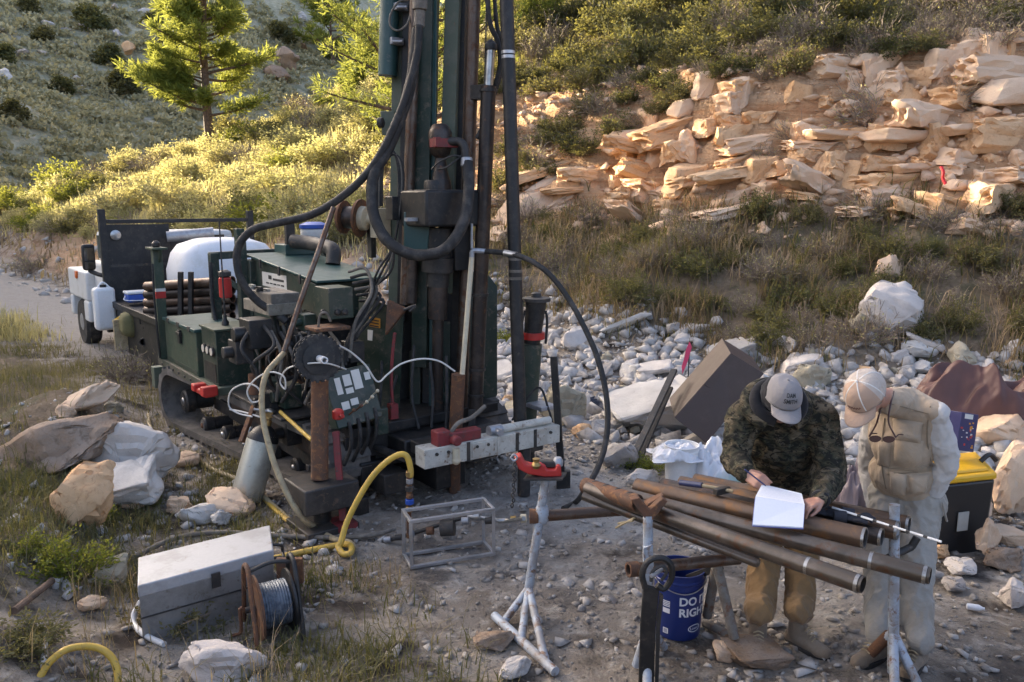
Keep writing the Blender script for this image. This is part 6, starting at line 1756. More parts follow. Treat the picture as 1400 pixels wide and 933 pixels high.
m = MB(); m.cyl(P(690, 346, 6.6), P(706, 349, 6.53), .026, n=14); solid("hose_fitting", m, M_CHROME, "bright metal sleeve on the arching black hose", "fitting", 0)
hose([gp(52, 926, -.02), gp(70, 922, .06), gp(96, 920, .125), gp(128, 920, .135), gp(150, 924, .125), gp(161, 932, .07), gp(162, 948, .0)], .019, M_YEL, "yellow orange hose loop rising from the grass at the lower left")
hose([gp(60, 918, .02), gp(62, 890, .02), gp(60, 872, .02)], .015, M_CLEANW, "short pale pipe in the grass left of the yellow loop", "pipe", cat="pipe")
hose([P(193, 822, 4.5), P(184, 838, 4.45), P(183, 852, 4.4), gp(190, 868, .02), gp(203, 876, .02), gp(225, 888, .02)], .017, M_CLEANW, "pale hose curling out under the corner of the galvanised box")
m = MB(); m.cyl(gp(20, 845, .03), gp(72, 806, .05), .022, n=10); solid("dead_branch", m, M_BARK, "dead branch lying in the weeds at the left edge", "branch", 0)

# ================================================================== GALVANISED BOX, WIRE REEL, CYLINDER, FRAME
def plate_box(name, corners_top, zb, label, cat, lid=.07):
    c = [Vector(p) for p in corners_top]
    b = [Vector((p.x, p.y, zb)) for p in c]
    m = MB(); m.hexa(b, [p - UZ * lid for p in c])
    return m, c
ztop = .37
cs = [PZ(189, 801, ztop), PZ(373, 752, ztop), PZ(368, 718, ztop), PZ(190, 762, ztop)]
t_ = thing("metal_box", "long galvanised steel box with its pale lid shut, lying in the weeds", "box", Vector((sum(p.x for p in cs) / 4, sum(p.y for p in cs) / 4, .0)))
zb = min(H(p.x, p.y) for p in cs) - .03
m, c = plate_box("b", cs, zb, "", ""); m.build("box_body", worn("shade_toned_worn_zinc", (0.27, 0.255, 0.235), (0.20, 0.185, 0.165), rough=.6, metal=.3, scale=6, amt=.45, wear2=(0.14, 0.115, 0.09), amt2=.62), t_, bevel=.006)  # sides coloured darker than the lid to stand for shade, plus wear patches
ctr = sum(cs, Vector()) / 4
lid = [p + (p - ctr) * .012 for p in cs]
m = MB(); m.hexa([p - UZ * .075 for p in lid], lid); ld = m.build("lid", worn("pale_galvanised_lid", (0.43, 0.43, 0.43), (0.34, 0.335, 0.325), rough=.5, metal=.25, scale=4, amt=.45, wear2=(0.26, 0.22, 0.17), amt2=.66), t_, bevel=.008)
fd = (cs[1] - cs[0]).normalized(); fn = Vector((fd.y, -fd.x, 0))
q = cs[0].lerp(cs[1], .54) - UZ * .085 + fn * .022; m = MB(); m.box(q, (.05, .012, .09), (fd, fn, UZ)); m.build("latch", M_DARK, t_)
e0, e1 = cs[1].lerp(cs[2], .25) - UZ * .10, cs[1].lerp(cs[2], .75) - UZ * .10
m = MB(); m.tube([e0, e0 + fd * .07 - UZ * .02, e0 + fd * .08 - UZ * .08, e1 + fd * .08 - UZ * .08, e1 + fd * .07 - UZ * .02, e1], .010, n=8, res=3); m.build("handle", M_DARK, t_)
m = MB(); m.box(cs[0].lerp(cs[1], .5) - UZ * .20 + fn * .003, ((cs[1] - cs[0]).length, .012, .006), (fd, fn, UZ)); m.build("seam", M_DARK, t_)
for k in range(14):
    r = random.Random(k + 5); q = lid[0] + (lid[1] - lid[0]) * r.random() + (lid[3] - lid[0]) * r.random()
    
rl_ = P(374, 836, 4.42); ra = Vector((.86, .50, .02)).normalized()
g_ = H(rl_.x, rl_.y)
t_ = thing("cable_reel", "rusty reel of bluish wire on a bent steel frame in the grass", "cable reel", (rl_.x, rl_.y, g_))
rl_.z = g_ + .19
m = MB(); m.lathe(rl_ - ra * .10, ra, [(.03, 0), (.19, 0), (.19, .014), (.10, .016)], 30); m.build("flange", M_RUST, t_)
m = MB(); m.lathe(rl_ + ra * .09, ra, [(.10, -.002), (.185, 0), (.185, .014), (.03, .016)], 30); m.build("flange", M_BLACK, t_)
m = MB(); pr = []
for k in range(23): pr += [(.128 + .006 * (k % 2), -.082 + .0076 * k)]
m.lathe(rl_, ra, pr, 28); m.build("wound_wire", worn("blue_grey_wire", (0.10, 0.125, 0.16), (0.22, 0.25, 0.29), rough=.4, metal=.4, scale=30, amt=.5), t_)
for s in (-.14, .12):
    q = rl_ + ra * s; f_ = Vector((-ra.y, ra.x, 0))
    m = MB(); m.tube([q + f_ * .17 - UZ * .19, q + f_ * .12 + UZ * .05, q + f_ * .07 + UZ * .24, q - f_ * .05 + UZ * .25, q - f_ * .14 + UZ * .02, q - f_ * .2 - UZ * .19], .014, n=8, res=4); m.build("frame_hoop", M_RUST if s < 0 else M_BLACK, t_)
m = MB(); q = rl_ + UZ * .23; m.tube([q - ra * .14, q + UZ * .03, q + ra * .13], .013, n=8); m.build("carry_bar", M_DARK, t_)
m = MB(); m.cyl(rl_ - ra * .16, rl_ + ra * .14, .018, n=12); m.build("axle", M_DARK, t_)
m = MB(); m.tube([rl_ - ra * .16, rl_ - ra * .19 + UZ * .02, rl_ - ra * .19 - UZ * .12, rl_ - ra * .24 - UZ * .13], .010, n=8, res=3); m.build("crank", M_RUST, t_)
m = MB(); m.box(rl_ + ra * .05 + UZ * .1 + Vector((0, .2, 0)), (.16, .03, .16)); m.build("brake_plate", M_RUST, t_)

# gas cylinder leaning on the rig
c0_, c1_ = PZ(336, 683, .03), P(364, 584, 6.62)
ca = (c1_ - c0_).normalized(); Lc = (c1_ - c0_).length
t_ = thing("gas_cylinder", "bare grey gas cylinder leaning against the crawler track", "gas cylinder", c0_)
m = MB(); m.lathe(c0_, ca, [(.110, 0), (.132, .02), (.132, Lc - .13), (.118, Lc - .06), (.07, Lc - .01)], 30); m.build("cylinder_body", worn("bare_cylinder_steel", (0.46, 0.45, 0.38), (0.34, 0.335, 0.285), rough=.38, metal=.5, scale=4, amt=.4, wear2=(0.20, 0.17, 0.13), amt2=.66), t_)
m = MB(); m.lathe(c0_ + ca * (Lc - .095), ca, [(.1335, -.02), (.128, .02), (.105, .055), (.07, .09), (.035, .11)], 28); m.build("cylinder_shoulder", M_BLACK, t_)
m = MB(); q = c0_ + ca * (Lc + .01); m.lathe(q, ca, [(.035, 0), (.035, .05), (.022, .06), (.022, .14)], 14); m.box(q + ca * .10, (.07, .05, .05)); m.build("valve", M_BRASS, t_)
m = MB(); q = c0_ + ca * (Lc + .13); m.lathe(q, ca, [(.02, 0), (.04, .005), (.04, .02), (.02, .03)], 12); m.tube([q, q + Vector((-.04, -.03, .02)), q + Vector((-.13, -.02, .03))], .014, n=8); m.build("regulator", M_CHROME, t_)
m = MB(); u, v, w = frame(ca); q = c0_ + ca * (Lc - .055) - v * .118 + u * .02; m.box(q, (.06, .05, .004), (u, ca, v)); m.build("label_band", M_PAPERW, t_)
m = MB(); m.beam(P(348, 555, 6.9), P(330, 605, 6.75), .05, .04); part("chain_bracket", m, M_RUST)
m = MB(); m.tube([P(314, 560, 6.95), P(330, 563, 6.9), P(345, 567, 6.85), P(360, 572, 6.8)], .008, n=6); part("white_wire", m, M_CABLE_W, bevel=0)

# aluminium frame
fb = [PZ(563, 778, .015), PZ(675, 759, .015), PZ(647, 744, .015), PZ(533, 764, .015)]
ex_ = (fb[1] - fb[0]).normalized(); ey_ = (fb[3] - fb[0]); ey_ = (ey_ - ex_ * ey_.dot(ex_)); wdt = ey_.length; ey_.normalize(); lng = (fb[1] - fb[0]).length
fr0 = fb[0]
t_ = thing("aluminium_frame", "open box frame welded from bare aluminium tube, standing on the dirt", "frame", fr0 + ex_ * lng / 2 + ey_ * wdt / 2)
def FP(a, b, z): return fr0 + ex_ * (a * lng) + ey_ * (b * wdt) + UZ * z
hgt = .345; tw_ = .024
for b in (0, 1):
    for z in (0.012, hgt):
        m = MB(); m.beam(FP(0, b, z) - ex_ * .011, FP(1, b, z) + ex_ * .011, tw_, tw_); m.build("rail", M_ALU, t_, bevel=.002)
for a in (0, 1):
    for z in (0.012, hgt):
        m = MB(); m.beam(FP(a, 0, z) + ey_ * .0125, FP(a, 1, z) - ey_ * .0125, tw_ - .001, tw_ - .001); m.build("cross_rail", M_ALU, t_, bevel=.002)
    for b in (0, 1):
        m = MB(); m.beam(FP(a, b, .0245), FP(a, b, hgt - .0125), tw_ - .001, tw_ - .001); m.build("corner_post", M_ALU, t_, bevel=.002)
# fittings run through the frame, with the riser to the yellow hose
t_ = thing("pipe_fitting_line", "line of valves and brass fittings running through the aluminium frame", "pipe fittings", gp(600, 740, 0))
ln = [P(520, 742, 5.62), P(560, 731, 5.62), P(600, 718, 5.62), P(640, 706, 5.62), P(692, 712, 5.5), P(716, 709, 5.3)]
m = MB(); m.tube(ln[:4], .015, n=10); m.build("pipe", M_DARK, t_)
m = MB(); m.tube(ln[3:], .016, n=10); m.build("pipe", M_CHROME, t_)
for k, (x, y, r, l, mt) in enumerate(((508, 742, .024, .05, M_DARK), (530, 738, .024, .05, M_GALV), (545, 735, .022, .05, M_DARK), (563, 730, .026, .03, M_GALV), (588, 726, .03, .05, M_RUST), (612, 722, .06, .10, M_DARK), (636, 712, .026, .05, M_GALV), (652, 706, .032, .04, M_CHROME), (668, 712, .025, .05, M_DARK), (686, 712, .020, .06, M_CHROME), (702, 710, .024, .04, M_BRASS), (716, 709, .032, .04, M_CREAM))):
    q = P(x, y, 5.62 - .012 * k); m = MB(); d_ = Vector((.95, -.1, .12)).normalized(); m.cyl(q - d_ * l / 2, q + d_ * l / 2, r, n=12); m.build("fitting", mt, t_)
m = MB(); q = P(560, 648, 5.55); m.cyl(q, P(559, 700, 5.58), .020, n=12); rs_ = m.build("riser", M_RUST, t_)
for y, r, mt in ((648, .03, M_BRASS), (658, .026, M_GALV), (668, .034, M_DARK), (678, .026, M_RUST), (686, .032, M_BLUE), (696, .030, M_BRASS)):
    q = P(560, y, 5.555); m = MB(); m.lathe(q - UZ * .02, UZ, [(r * .8, 0), (r, .005), (r, .035), (r * .8, .04)], 8); m.build("riser_fitting", mt, rs_)
m = MB(); q = P(559, 735, 5.6); m.cyl(q, P(559, 700, 5.58), .018, n=10); m.build("lower_riser", M_RUST, t_)

# ================================================================== PIPE STANDS AND DRILL RODS
M_STAND = worn("pale_blue_stand_paint", (0.42, 0.47, 0.53), (0.30, 0.29, 0.28), rough=.6, scale=7, amt=.5, wear2=(0.20, 0.12, 0.075), amt2=.57, bump=.3, metal=.2)
def pipe_stand(name, label, top, foot, feet, rpost=.026, extra=None, mat=M_STAND):
    top, foot = Vector(top), Vector(foot)
    t = thing(name, label, "pipe stand", (foot.x, foot.y, H(foot.x, foot.y)))
    m = MB(); m.cyl(foot, top, rpost * 1.12, rpost, n=18); m.build("post", mat, t)
    for f in feet:
        f = Vector(f); f.z = H(f.x, f.y) + .02
        at = foot.lerp(top, .24); 
        m = MB(); m.tube([at, at.lerp(f, .55), f], .024, n=12, res=4); m.build("leg", mat, t)
    return t
vt, vf = P(746, 655, 4.62), P(716, 850, 4.6)
st1 = pipe_stand("pipe_stand", "pale blue steel tripod stand carrying a red pipe vise", vt, vf, [gp(748, 922), gp(688, 858), gp(712, 885)])
m = MB(); m.cyl(gp(676, 853, .035), gp(759, 929, .035), .027, n=14); m.build("foot_bar", M_STAND, st1)
m = MB(); q = P(741, 704, 4.62); m.lathe(q + UZ * -.05, UZ, [(.032, 0), (.045, .02), (.045, .08), (.032, .11)], 12); m.build("weld_collar", M_STAND, st1)
m = MB(); m.prism([P(715, 655, 4.55), P(768, 655, 4.55), P(775, 646, 4.68), P(722, 646, 4.72)], UZ * -.012); m.build("vise_plate", M_DARK, st1)
m = MB(); o_ = lambda x, y, d=4.6: P(x, y, d)
m.prism([o_(703, 627), o_(712, 624), o_(718, 636), o_(733, 640), o_(738, 634), o_(746, 638), o_(748, 643), o_(759, 643), o_(762, 636), o_(767, 638), o_(768, 652), o_(745, 653), o_(722, 649), o_(709, 642)], Vector((0, .09, 0))); vs_ = m.build("vise_body", M_RED, st1, bevel=.008)
m = MB(); q = o_(733, 634); m.lathe(q, UZ, [(.018, -.03), (.03, -.01), (.018, .01), (.022, .03)], 12); m.build("vise_screw", M_BRASS, vs_)
m = MB(); m.box(o_(750, 634, 4.66), (.14, .05, .04)); m.build("vise_jaw", M_BLUE if False else M_DARK, vs_, bevel=.008)
m = MB(); q = o_(763, 630, 4.66); m.lathe(q - UZ * .03, UZ, [(.03, 0), (.032, .03), (.02, .05)], 12); m.build("vise_knob", M_GALV, vs_)
for k in range(9):
    a = P(704 + (k % 2) * 1.5 - k * .5, 632 + 7 * k, 4.6); m = MB(); m.tube([a, a + Vector((.008, 0, -.012)), a - UZ * .030, a + Vector((-.008, 0, -.014)), a + Vector((-.0005, 0, -.001))], .0045, n=6, res=3); m.build("chain_link", M_DARK, vs_)
m = MB(); q = P(698, 626, 4.6); m.tube([q, q + Vector((.02, 0, .02)), q + Vector((.04, 0, 0)), q + Vector((.02, 0, -.02)), q], .006, n=6, res=4); m.build("shackle", M_GALV, vs_)
m = MB(); m.cyl(P(724, 706, 4.62), P(736, 706, 4.62), .045, n=18); m.build("rust_ring", M_RUST, st1)
m = MB(); a, b = P(738, 706, 4.62), P(905, 694, 4.75); m.cyl(a, b, .034, n=18, hole=.028); solid("drill_rod", m, M_PIPE, "horizontal brown rod reaching from the vise stand to the rod pile", "drill rod", 0)
# middle stand
st2 = pipe_stand("pipe_stand", "middle pale blue stand with a rusty forked head under the rods", P(886, 705, 4.02), P(886, 905, 3.95), [P(884, 975, 3.7), P(905, 955, 4.2), P(868, 960, 4.0)])
m = MB(); m.prism([P(862, 684, 4.0), P(874, 681, 4.0), P(888, 698, 4.0), P(906, 682, 4.0), P(913, 686, 4.0), P(892, 712, 4.0), P(884, 712, 4.0)], Vector((0, .05, 0))); m.build("forked_head", M_RUST, st2, bevel=.004)
m = MB(); m.prism([P(880, 750, 3.97), P(892, 745, 3.97), P(894, 775, 3.97), P(880, 780, 3.97)], Vector((0, .03, 0))); m.build("gusset", M_STAND, st2)
m = MB(); a, b = P(860, 779, 3.98), P(1010, 764, 4.18); m.cyl(a, b, .032, n=18, hole=.026); m.build("cross_pipe", M_PIPE, st2)
m = MB(); q = a; d_ = (b - a).normalized(); m.cyl(q - d_ * .005, q + d_ * .05, .040, n=18, hole=.028); m.build("pipe_coupling", M_RUST, st2)
M_TRESTLE = worn("weathered_grey_steel", (0.22, 0.205, 0.18), (0.15, 0.125, 0.10), rough=.8, scale=7, amt=.5, wear2=(0.16, 0.085, 0.05), amt2=.57, bump=.3)
m = MB(); m.cyl(P(980, 772, 4.2), P(1004, 872, 4.15), .028, n=14); m.build("trestle_leg", M_TRESTLE, st2)
m = MB(); m.cyl(P(980, 772, 4.24), P(967, 842, 4.4), .028, n=14); m.build("trestle_leg", M_TRESTLE, st2)
m = MB(); m.cyl(P(964, 852, 4.45), P(1012, 876, 4.2), .026, n=14); m.build("trestle_leg", M_TRESTLE, st2)
m = MB(); m.beam(P(942, 790, 4.4), P(985, 775, 4.25), .04, .04); m.build("trestle_bar", M_DARK, st2)
# right stand
st3 = pipe_stand("pipe_stand", "right-hand stand with peeling pale paint in front of the tan man", P(1223, 690, 4.02), P(1221, 920, 3.95), [P(1262, 950, 3.75), P(1222, 970, 3.7), P(1176, 922, 4.15)])
m = MB(); m.cyl(P(1216, 868, 4.0), P(1168, 916, 4.12), .03, n=14); m.build("rusty_leg", M_RUST, st3)
m = MB(); m.cyl(P(1200, 770, 3.98), P(1246, 748, 4.05), .02, n=12); m.build("cradle_arm", M_DARK, st3)
m = MB(); m.cyl(P(1246, 748, 4.05), P(1254, 735, 4.05), .02, n=12); m.build("cradle_arm", M_DARK, st3)

M_ROD = worn("oily_drill_rod", (0.105, 0.088, 0.072), (0.17, 0.14, 0.115), rough=.33, metal=.7, scale=3.5, amt=.45, wear2=(0.13, 0.065, 0.035), amt2=.60, bump=.12)
M_RODB = worn("brown_core_barrel", (0.13, 0.085, 0.058), (0.17, 0.12, 0.085), rough=.4, metal=.6, scale=3.5, amt=.45, wear2=(0.21, 0.11, 0.05), amt2=.57, bump=.12)
M_THREAD = worn("bright_thread", (0.42, 0.41, 0.39), (0.28, 0.26, 0.24), rough=.28, metal=.95, scale=20, amt=.4)
def rod(a, b, r, mat, label, thread=True, wall=.8, name="drill_rod"):
    """b is the near end"""
    a, b = Vector(a), Vector(b); d = (b - a).normalized()
    t = thing(name, label, "drill rod", Vector((b.x, b.y, b.z - r)), "drill rods on the stands")
    m = MB(); m.cyl(a, b - d * (.10 if thread else 0), r, n=32, hole=r * wall); m.build("tube", mat, t, bevel=0)
    if thread:
        m = MB(); m.cyl(b - d * .10, b - d * .022, r * 1.0, n=32, hole=r * wall); m.cyl(b - d * .022, b, r * .90, n=32, hole=r * wall); m.build("threaded_end", M_ROD, t, bevel=0)
        m = MB(); m.cyl(b - d * .030, b - d * .014, r * 1.03, n=32, hole=r * .9); m.build("bright_ring", M_THREAD, t, bevel=0)
        m = MB(); m.cyl(b - d * .26, b - d * .245, r * 1.012, n=32, hole=r * .9); m.build("wear_ring", M_THREAD, t, bevel=0)
    else:
        m = MB(); m.cyl(b - d * .012, b + d * .001, r * 1.01, n=32, hole=r * wall * .98); m.build("cut_edge", M_THREAD, t, bevel=0)
    return t
r1a, r1b = P(803, 668, 4.45), P(1180, 800, 3.35)
rod(r1a, r1b, .0425, M_ROD, "nearest drill rod, its bright threaded end lowest and left of the other long one")
r2a, r2b = P(850, 676, 4.35), P(1272, 788, 3.42)
rod(r2a, r2b, .0425, M_ROD, "longest drill rod, reaching farthest right with a threaded end")
rod(P(870, 666, 4.50), P(1183, 736, 3.74), .052, M_RODB, "fat brown core barrel under the paper, open end nearest", False, .86)
rod(P(905, 664, 4.62), P(1206, 735, 3.86), .046, M_PIPE_D, "dark pipe second in the row of open ends", False, .86)
rod(P(930, 662, 4.72), P(1228, 726, 3.96), .050, M_RODB, "brown pipe third in the row of open ends", False, .86)
rod(P(950, 658, 4.82), P(1243, 718, 4.08), .048, M_RODB, "brown pipe at the back of the row of open ends", False, .86)
m = MB(); a, b = P(798, 678, 4.42), P(1032, 768, 3.86); m.cyl(a, b, .028, n=20, hole=.022); d_ = (b - a).normalized(); m.lathe(b, d_, [(.028, 0), (.026, .015), (.015, .025)], 18); solid("drill_rod", m, M_ROD, "thin grey rod lowest under the pile, its capped end short of the others", "drill rod", 0)
m = MB(); a, b = P(800, 664, 4.5), P(872, 688, 4.18); m.cyl(a, b, .047, n=22, hole=.04); o = solid("core_shoe", m, M_RUST, "slotted rusty pipe piece at the left end of the pile", "pipe piece", 0)
for k in range(4):
    q = a.lerp(b, .2 + .22 * k) + UZ * .042; m = MB(); m.ball(q, (.022, .012, .008), 10, 6); m.build("black_slot_mark", M_BLACK, o)  # black bumps drawn where open slots would be in shade
m = MB(); m.prism([P(880, 684, 4.12), P(905, 672, 4.12), P(908, 676, 4.05), P(885, 690, 4.05)], UZ * -.02); solid("steel_scrap", m, M_RUST, "small rusty steel strip on the middle stand's fork", "steel strip")
m = MB(); m.beam(P(842, 722, 4.3), P(868, 708, 4.2), .02, .012); m.beam(P(845, 716, 4.3), P(866, 712, 4.2), .018, .012); solid("wood_wedge", m, M_TANH, "thin wooden wedge poking out under the rod pile", "wedge")
# things lying on the rods
m = MB(); a, b = P(930, 660, 4.38), P(960, 664, 4.28); m.cyl(a, b, .017, .016, n=12); hm = thing("hammer", "small hammer with a dark blue grip lying on the rods", "hammer", a)
m.build("grip", plain("navy_grip", (0.02, 0.03, 0.09), .5), hm)
m = MB(); m.cyl(b, P(1002, 672, 4.2), .010, n=10); m.build("hammer_handle", M_TANH, hm); m = MB(); m.box(P(987, 671, 4.22), (.10, .035, .035), rz=.5); m.build("hammer_head", M_DARK, hm, bevel=.004)
m = MB(); m.cyl(P(1138, 694, 4.02), P(1287, 741, 3.58), .006, n=8); wr = solid("measuring_rod", m, M_CLEANW, "thin white measuring rod pointing out over the pipe ends", "measuring rod", 0)
for k in range(5):
    q = P(1138, 694, 4.02).lerp(P(1287, 741, 3.58), .25 + .15 * k); d_ = (P(1287, 741, 3.58) - P(1138, 694, 4.02)).normalized(); m = MB(); m.cyl(q, q + d_ * .02, .0066, n=8); m.build("rod_mark", M_INK, wr)
def glove(px, py, d, s, rz, label):
    c = P(px, py, d); m = MB(); X = Vector((math.cos(rz), math.sin(rz), 0)); Y = Vector((-math.sin(rz), math.cos(rz), 0))
    m.ball(c, (.055 * s, .045 * s, .018), 14, 8, (X, Y, UZ))
    for k in range(4): m.tube([c + X * .04 * s + Y * (.03 - .02 * k) * s, c + X * .085 * s + Y * (.036 - .023 * k) * s + UZ * .012, c + X * (.125 - .012 * abs(k - 1)) * s + Y * (.036 - .024 * k) * s - UZ * .005], .010, n=8, res=3)
    m.tube([c + Y * -.04 * s, c + X * .03 * s - Y * .065 * s + UZ * .01, c + X * .065 * s - Y * .07 * s], .011, n=8, res=3)
    m.lathe(c - X * .10 * s, X, [(.032 * s, 0), (.034 * s, .02), (.038 * s, .06)], 14)
    return solid("work_glove", m, plain("dark_glove_%d" % px, (0.025, 0.026, 0.035), .85, var=.4, bump=.4), label, "glove", 0)
glove(1140, 702, 4.02, 1.0, 2.9, "black work glove lying left on the rods by the paper")
glove(1165, 708, 3.95, .9, -.2, "black work glove lying right of the other on the rods")
# hanging pipe wrench
wt = P(896, 768, 3.82); t_ = thing("pipe_wrench", "big black pipe wrench hanging on the middle stand", "wrench", (wt.x, wt.y, H(wt.x, wt.y)))
o_ = lambda x, y, d=3.80: P(x, y, d)
m = MB(); m.prism([o_(880, 800), o_(902, 806), o_(897, 850), o_(894, 945), o_(873, 945), o_(876, 850)], Vector((0, .022, 0))); m.build("handle", M_BLACK, t_, bevel=.006)
m = MB(); m.prism([o_(903, 812), o_(898, 850), o_(896, 945), o_(900, 945), o_(903, 855), o_(907, 815)], Vector((0, .02, 0))); m.build("handle_flange", M_DARK, t_)
m = MB(); m.tube([o_(882, 804), o_(878, 785), o_(886, 768), o_(904, 763), o_(917, 772), o_(918, 790), o_(908, 805), o_(898, 800)], .016, n=10, res=5); m.build("hook_jaw", M_BLACK, t_)
m = MB(); m.tube([o_(890, 795, 3.78), o_(892, 782, 3.78), o_(905, 774, 3.78), o_(911, 783, 3.78), o_(904, 794, 3.78)], .009, n=8, res=4); m.build("chain_loop", M_DARK, t_)
m = MB(); m.cyl(o_(890, 788, 3.76), o_(906, 778, 3.82), .010, n=8); m.build("jaw_pin", M_GALV, t_)

# ================================================================== BUCKETS, BOXES, TARP
def bucket(center, r0, r1, h, mat, name, label, cat="bucket", n=36):
    t = thing(name, label, cat, center)
    m = MB(); m.lathe(center, UZ, [(r0 * .98, 0), (r0, .006), (r1, h - .06), (r1 * 1.03, h - .055), (r1 * 1.03, h - .045), (r1, h - .04), (r1 * 1.01, h - .008), (r1 * 1.035, h), (r1 * .97, h), (r1 * .96, h - .02), (r0 * .93, .02), (.01, .018)], n); m.build("shell", mat, t)
    return t
M_BBLUE = plain("dark_blue_bucket", (0.012, 0.028, 0.145), .38, var=.2)
bc = PZ(926, 868, 0.0); bc.z = H(bc.x, bc.y) - .005; BR0, BR1, BH = .128, .145, .40
bk = bucket(bc, BR0, BR1, BH, M_BBLUE, "plastic_bucket", "dark blue plastic bucket with white lettering under the rods")
m = MB(); m.tube([bc + Vector((math.cos(t) * BR1 * 1.06, math.sin(t) * BR1 * 1.06, BH - .05 - .05 * math.cos(t + math.pi / 2) ** 2)) for t in np.linspace(-math.pi, 0, 9)], .0035, n=6, res=3); m.build("bail_wire", M_CHROME, bk)
def text_mesh(txt, size, align='CENTER', bold=.0):
    cu = bpy.data.curves.new("lettering", 'FONT'); cu.body = txt; cu.size = size; cu.align_x = align; cu.offset = bold; cu.resolution_u = 3
    ob = bpy.data.objects.new("lettering", cu); COL.objects.link(ob)
    dg = bpy.context.evaluated_depsgraph_get(); dg.update()
    me = bpy.data.meshes.new_from_object(ob.evaluated_get(dg))
    bpy.data.objects.remove(ob); return me
def subdivide_flat(me, lim):
    bm = bmesh.new(); bm.from_mesh(me); bmesh.ops.triangulate(bm, faces=bm.faces)
    for _ in range(4):
        e = [e for e in bm.edges if e.calc_length() > lim]
        if not e: break
        bmesh.ops.subdivide_edges(bm, edges=e, cuts=1); bmesh.ops.triangulate(bm, faces=bm.faces)
    bm.to_mesh(me); bm.free()
M_PRINTW = plain("white_print", (0.72, 0.72, 0.72), .5, var=.05)
def wrap_bucket(me, ang0, zc, name, mat=M_PRINTW, dr=.0015):
    """bend flat lettering round the bucket"""
    subdivide_flat(me, .02)
    for v in me.vertices:
        z = zc + v.co.y; r = BR0 + (BR1 - BR0) * z / (BH - .06) + dr; a = ang0 + v.co.x / r
        v.co = Vector((r * math.sin(a), -r * math.cos(a), z))
    o = bpy.data.objects.new(name, me); COL.objects.link(o); me.materials.clear(); me.materials.append(mat); o.parent = bk
    return o
view_a = math.atan2(-bc.x, bc.y) * -1
view_a = -math.atan2(bc.x, bc.y)                                   # the side turned to the photographer
wrap_bucket(text_mesh("DO IT", .070, 'LEFT', .0022), view_a + .02, .225, "lettering")
wrap_bucket(text_mesh("RIGHT", .070, 'LEFT', .0022), view_a + .02, .155, "lettering")
def flat_poly(polys):
    me = bpy.data.meshes.new("print"); vs = []; fs = []
    for p in polys:
        fs.append(tuple(range(len(vs), len(vs) + len(p)))); vs += [(x, y, 0) for x, y in p]
    me.from_pydata(vs, [], fs); return me
rect = lambda x0, y0, x1, y1: [(x0, y0), (x1, y0), (x1, y1), (x0, y1)]
bars = [rect(-.10 + .0, .0 + .010 * k, -.10 + .045, .006 + .010 * k) for k in range(4)]
wrap_bucket(flat_poly(bars), view_a + .05, .205, "print_block")
wrap_bucket(flat_poly([rect(-.10, 0, -.055, .03)]), view_a + .05, .165, "print_block")
wrap_bucket(flat_poly([rect(-.095, .0, -.062, .034)]), view_a + .05, .035, "print_block")
wrap_bucket(flat_poly([rect(-.090 + .006 * k, .004, -.087 + .006 * k, .030) for k in range(4)]), view_a + .05, .035, "barcode", M_BBLUE, .0022)
ell = lambda cx, cy, a, b, n=24: [(cx + a * math.cos(2 * math.pi * k / n), cy + b * math.sin(2 * math.pi * k / n)) for k in range(n)]
ring = []
A_, B_ = ell(.105, 0, .045, .024), ell(.105, 0, .039, .019)
for k in range(24): ring.append([A_[k], A_[(k + 1) % 24], B_[(k + 1) % 24], B_[k]])
wrap_bucket(flat_poly(ring), view_a, .075, "oval_logo")
lo = text_mesh("Lowe's", .026, 'LEFT')
for v in lo.vertices: v.co.x += .073; v.co.y -= .008
wrap_bucket(lo, view_a, .075, "lettering")

wb = PZ(930, 662, .30); wb = gp(930, 664, -.02)
wbk = bucket(wb, .13, .15, .40, M_CLEANW, "plastic_bucket", "white plastic bucket draped with a clear bag by the rubble")
# crumpled things: tarps and bags from noisy sheets
def crumple(name, cx, cy, cz, sx, sy, hz_, mat, label, cat, seed, n=64, fold=.5, freq=3.0, pw=.6):
    u, v = np.meshgrid(np.linspace(-1, 1, n), np.linspace(-1, 1, n))
    rr = np.sqrt(u ** 2 + v ** 2); ed = np.clip(1 - rr ** 2.5, 0, 1)
    x = cx + u * sx / 2 * (1 + .12 * fbm(u * 2, v * 2, seed=seed)); y = cy + v * sy / 2 * (1 + .12 * fbm(u * 2, v * 2, seed=seed + 1))
    rid = 1 - np.abs(fbm(u * freq, v * freq, seed=seed + 2, octv=3)); rid2 = 1 - np.abs(fbm(u * freq * 2.3, v * freq * 2.3, seed=seed + 3, octv=2))
    z = np.maximum(ground_at(x, y), cz - hz_ * 2) * 0 + cz + hz_ * ed ** pw * (.35 + .5 * (fbm(u * 1.3, v * 1.3, seed=seed + 4) * .5 + .5) + fold * (rid - .5) + fold * .22 * (rid2 - .5))
    z = np.where(ed < .02, cz, z)
    idx = np.arange(n * n).reshape(n, n); f = np.stack([idx[:-1, :-1], idx[:-1, 1:], idx[1:, 1:], idx[1:, :-1]], -1).reshape(-1, 4)
    ctr = Vector((cx, cy, cz)); me = np_mesh(name, np.stack([x - cx, y - cy, z - cz], -1).reshape(-1, 3), f.ravel(), np.full(len(f), 4)); me.shade_smooth()
    o = link_mesh(name, me, mat, None, ctr); WLOC[o] = ctr
    so = o.modifiers.new("thickness", 'SOLIDIFY'); so.thickness = .006
    return tag(o, label, cat)
M_TARP = plain("brown_tarp_cloth", (0.105, 0.045, 0.036), .55, var=.3, scale=4, bump=.25, dist=.006)
M_NAVY = plain("navy_cloth", (0.018, 0.024, 0.045), .75, var=.4, scale=8, bump=.4, dist=.01)
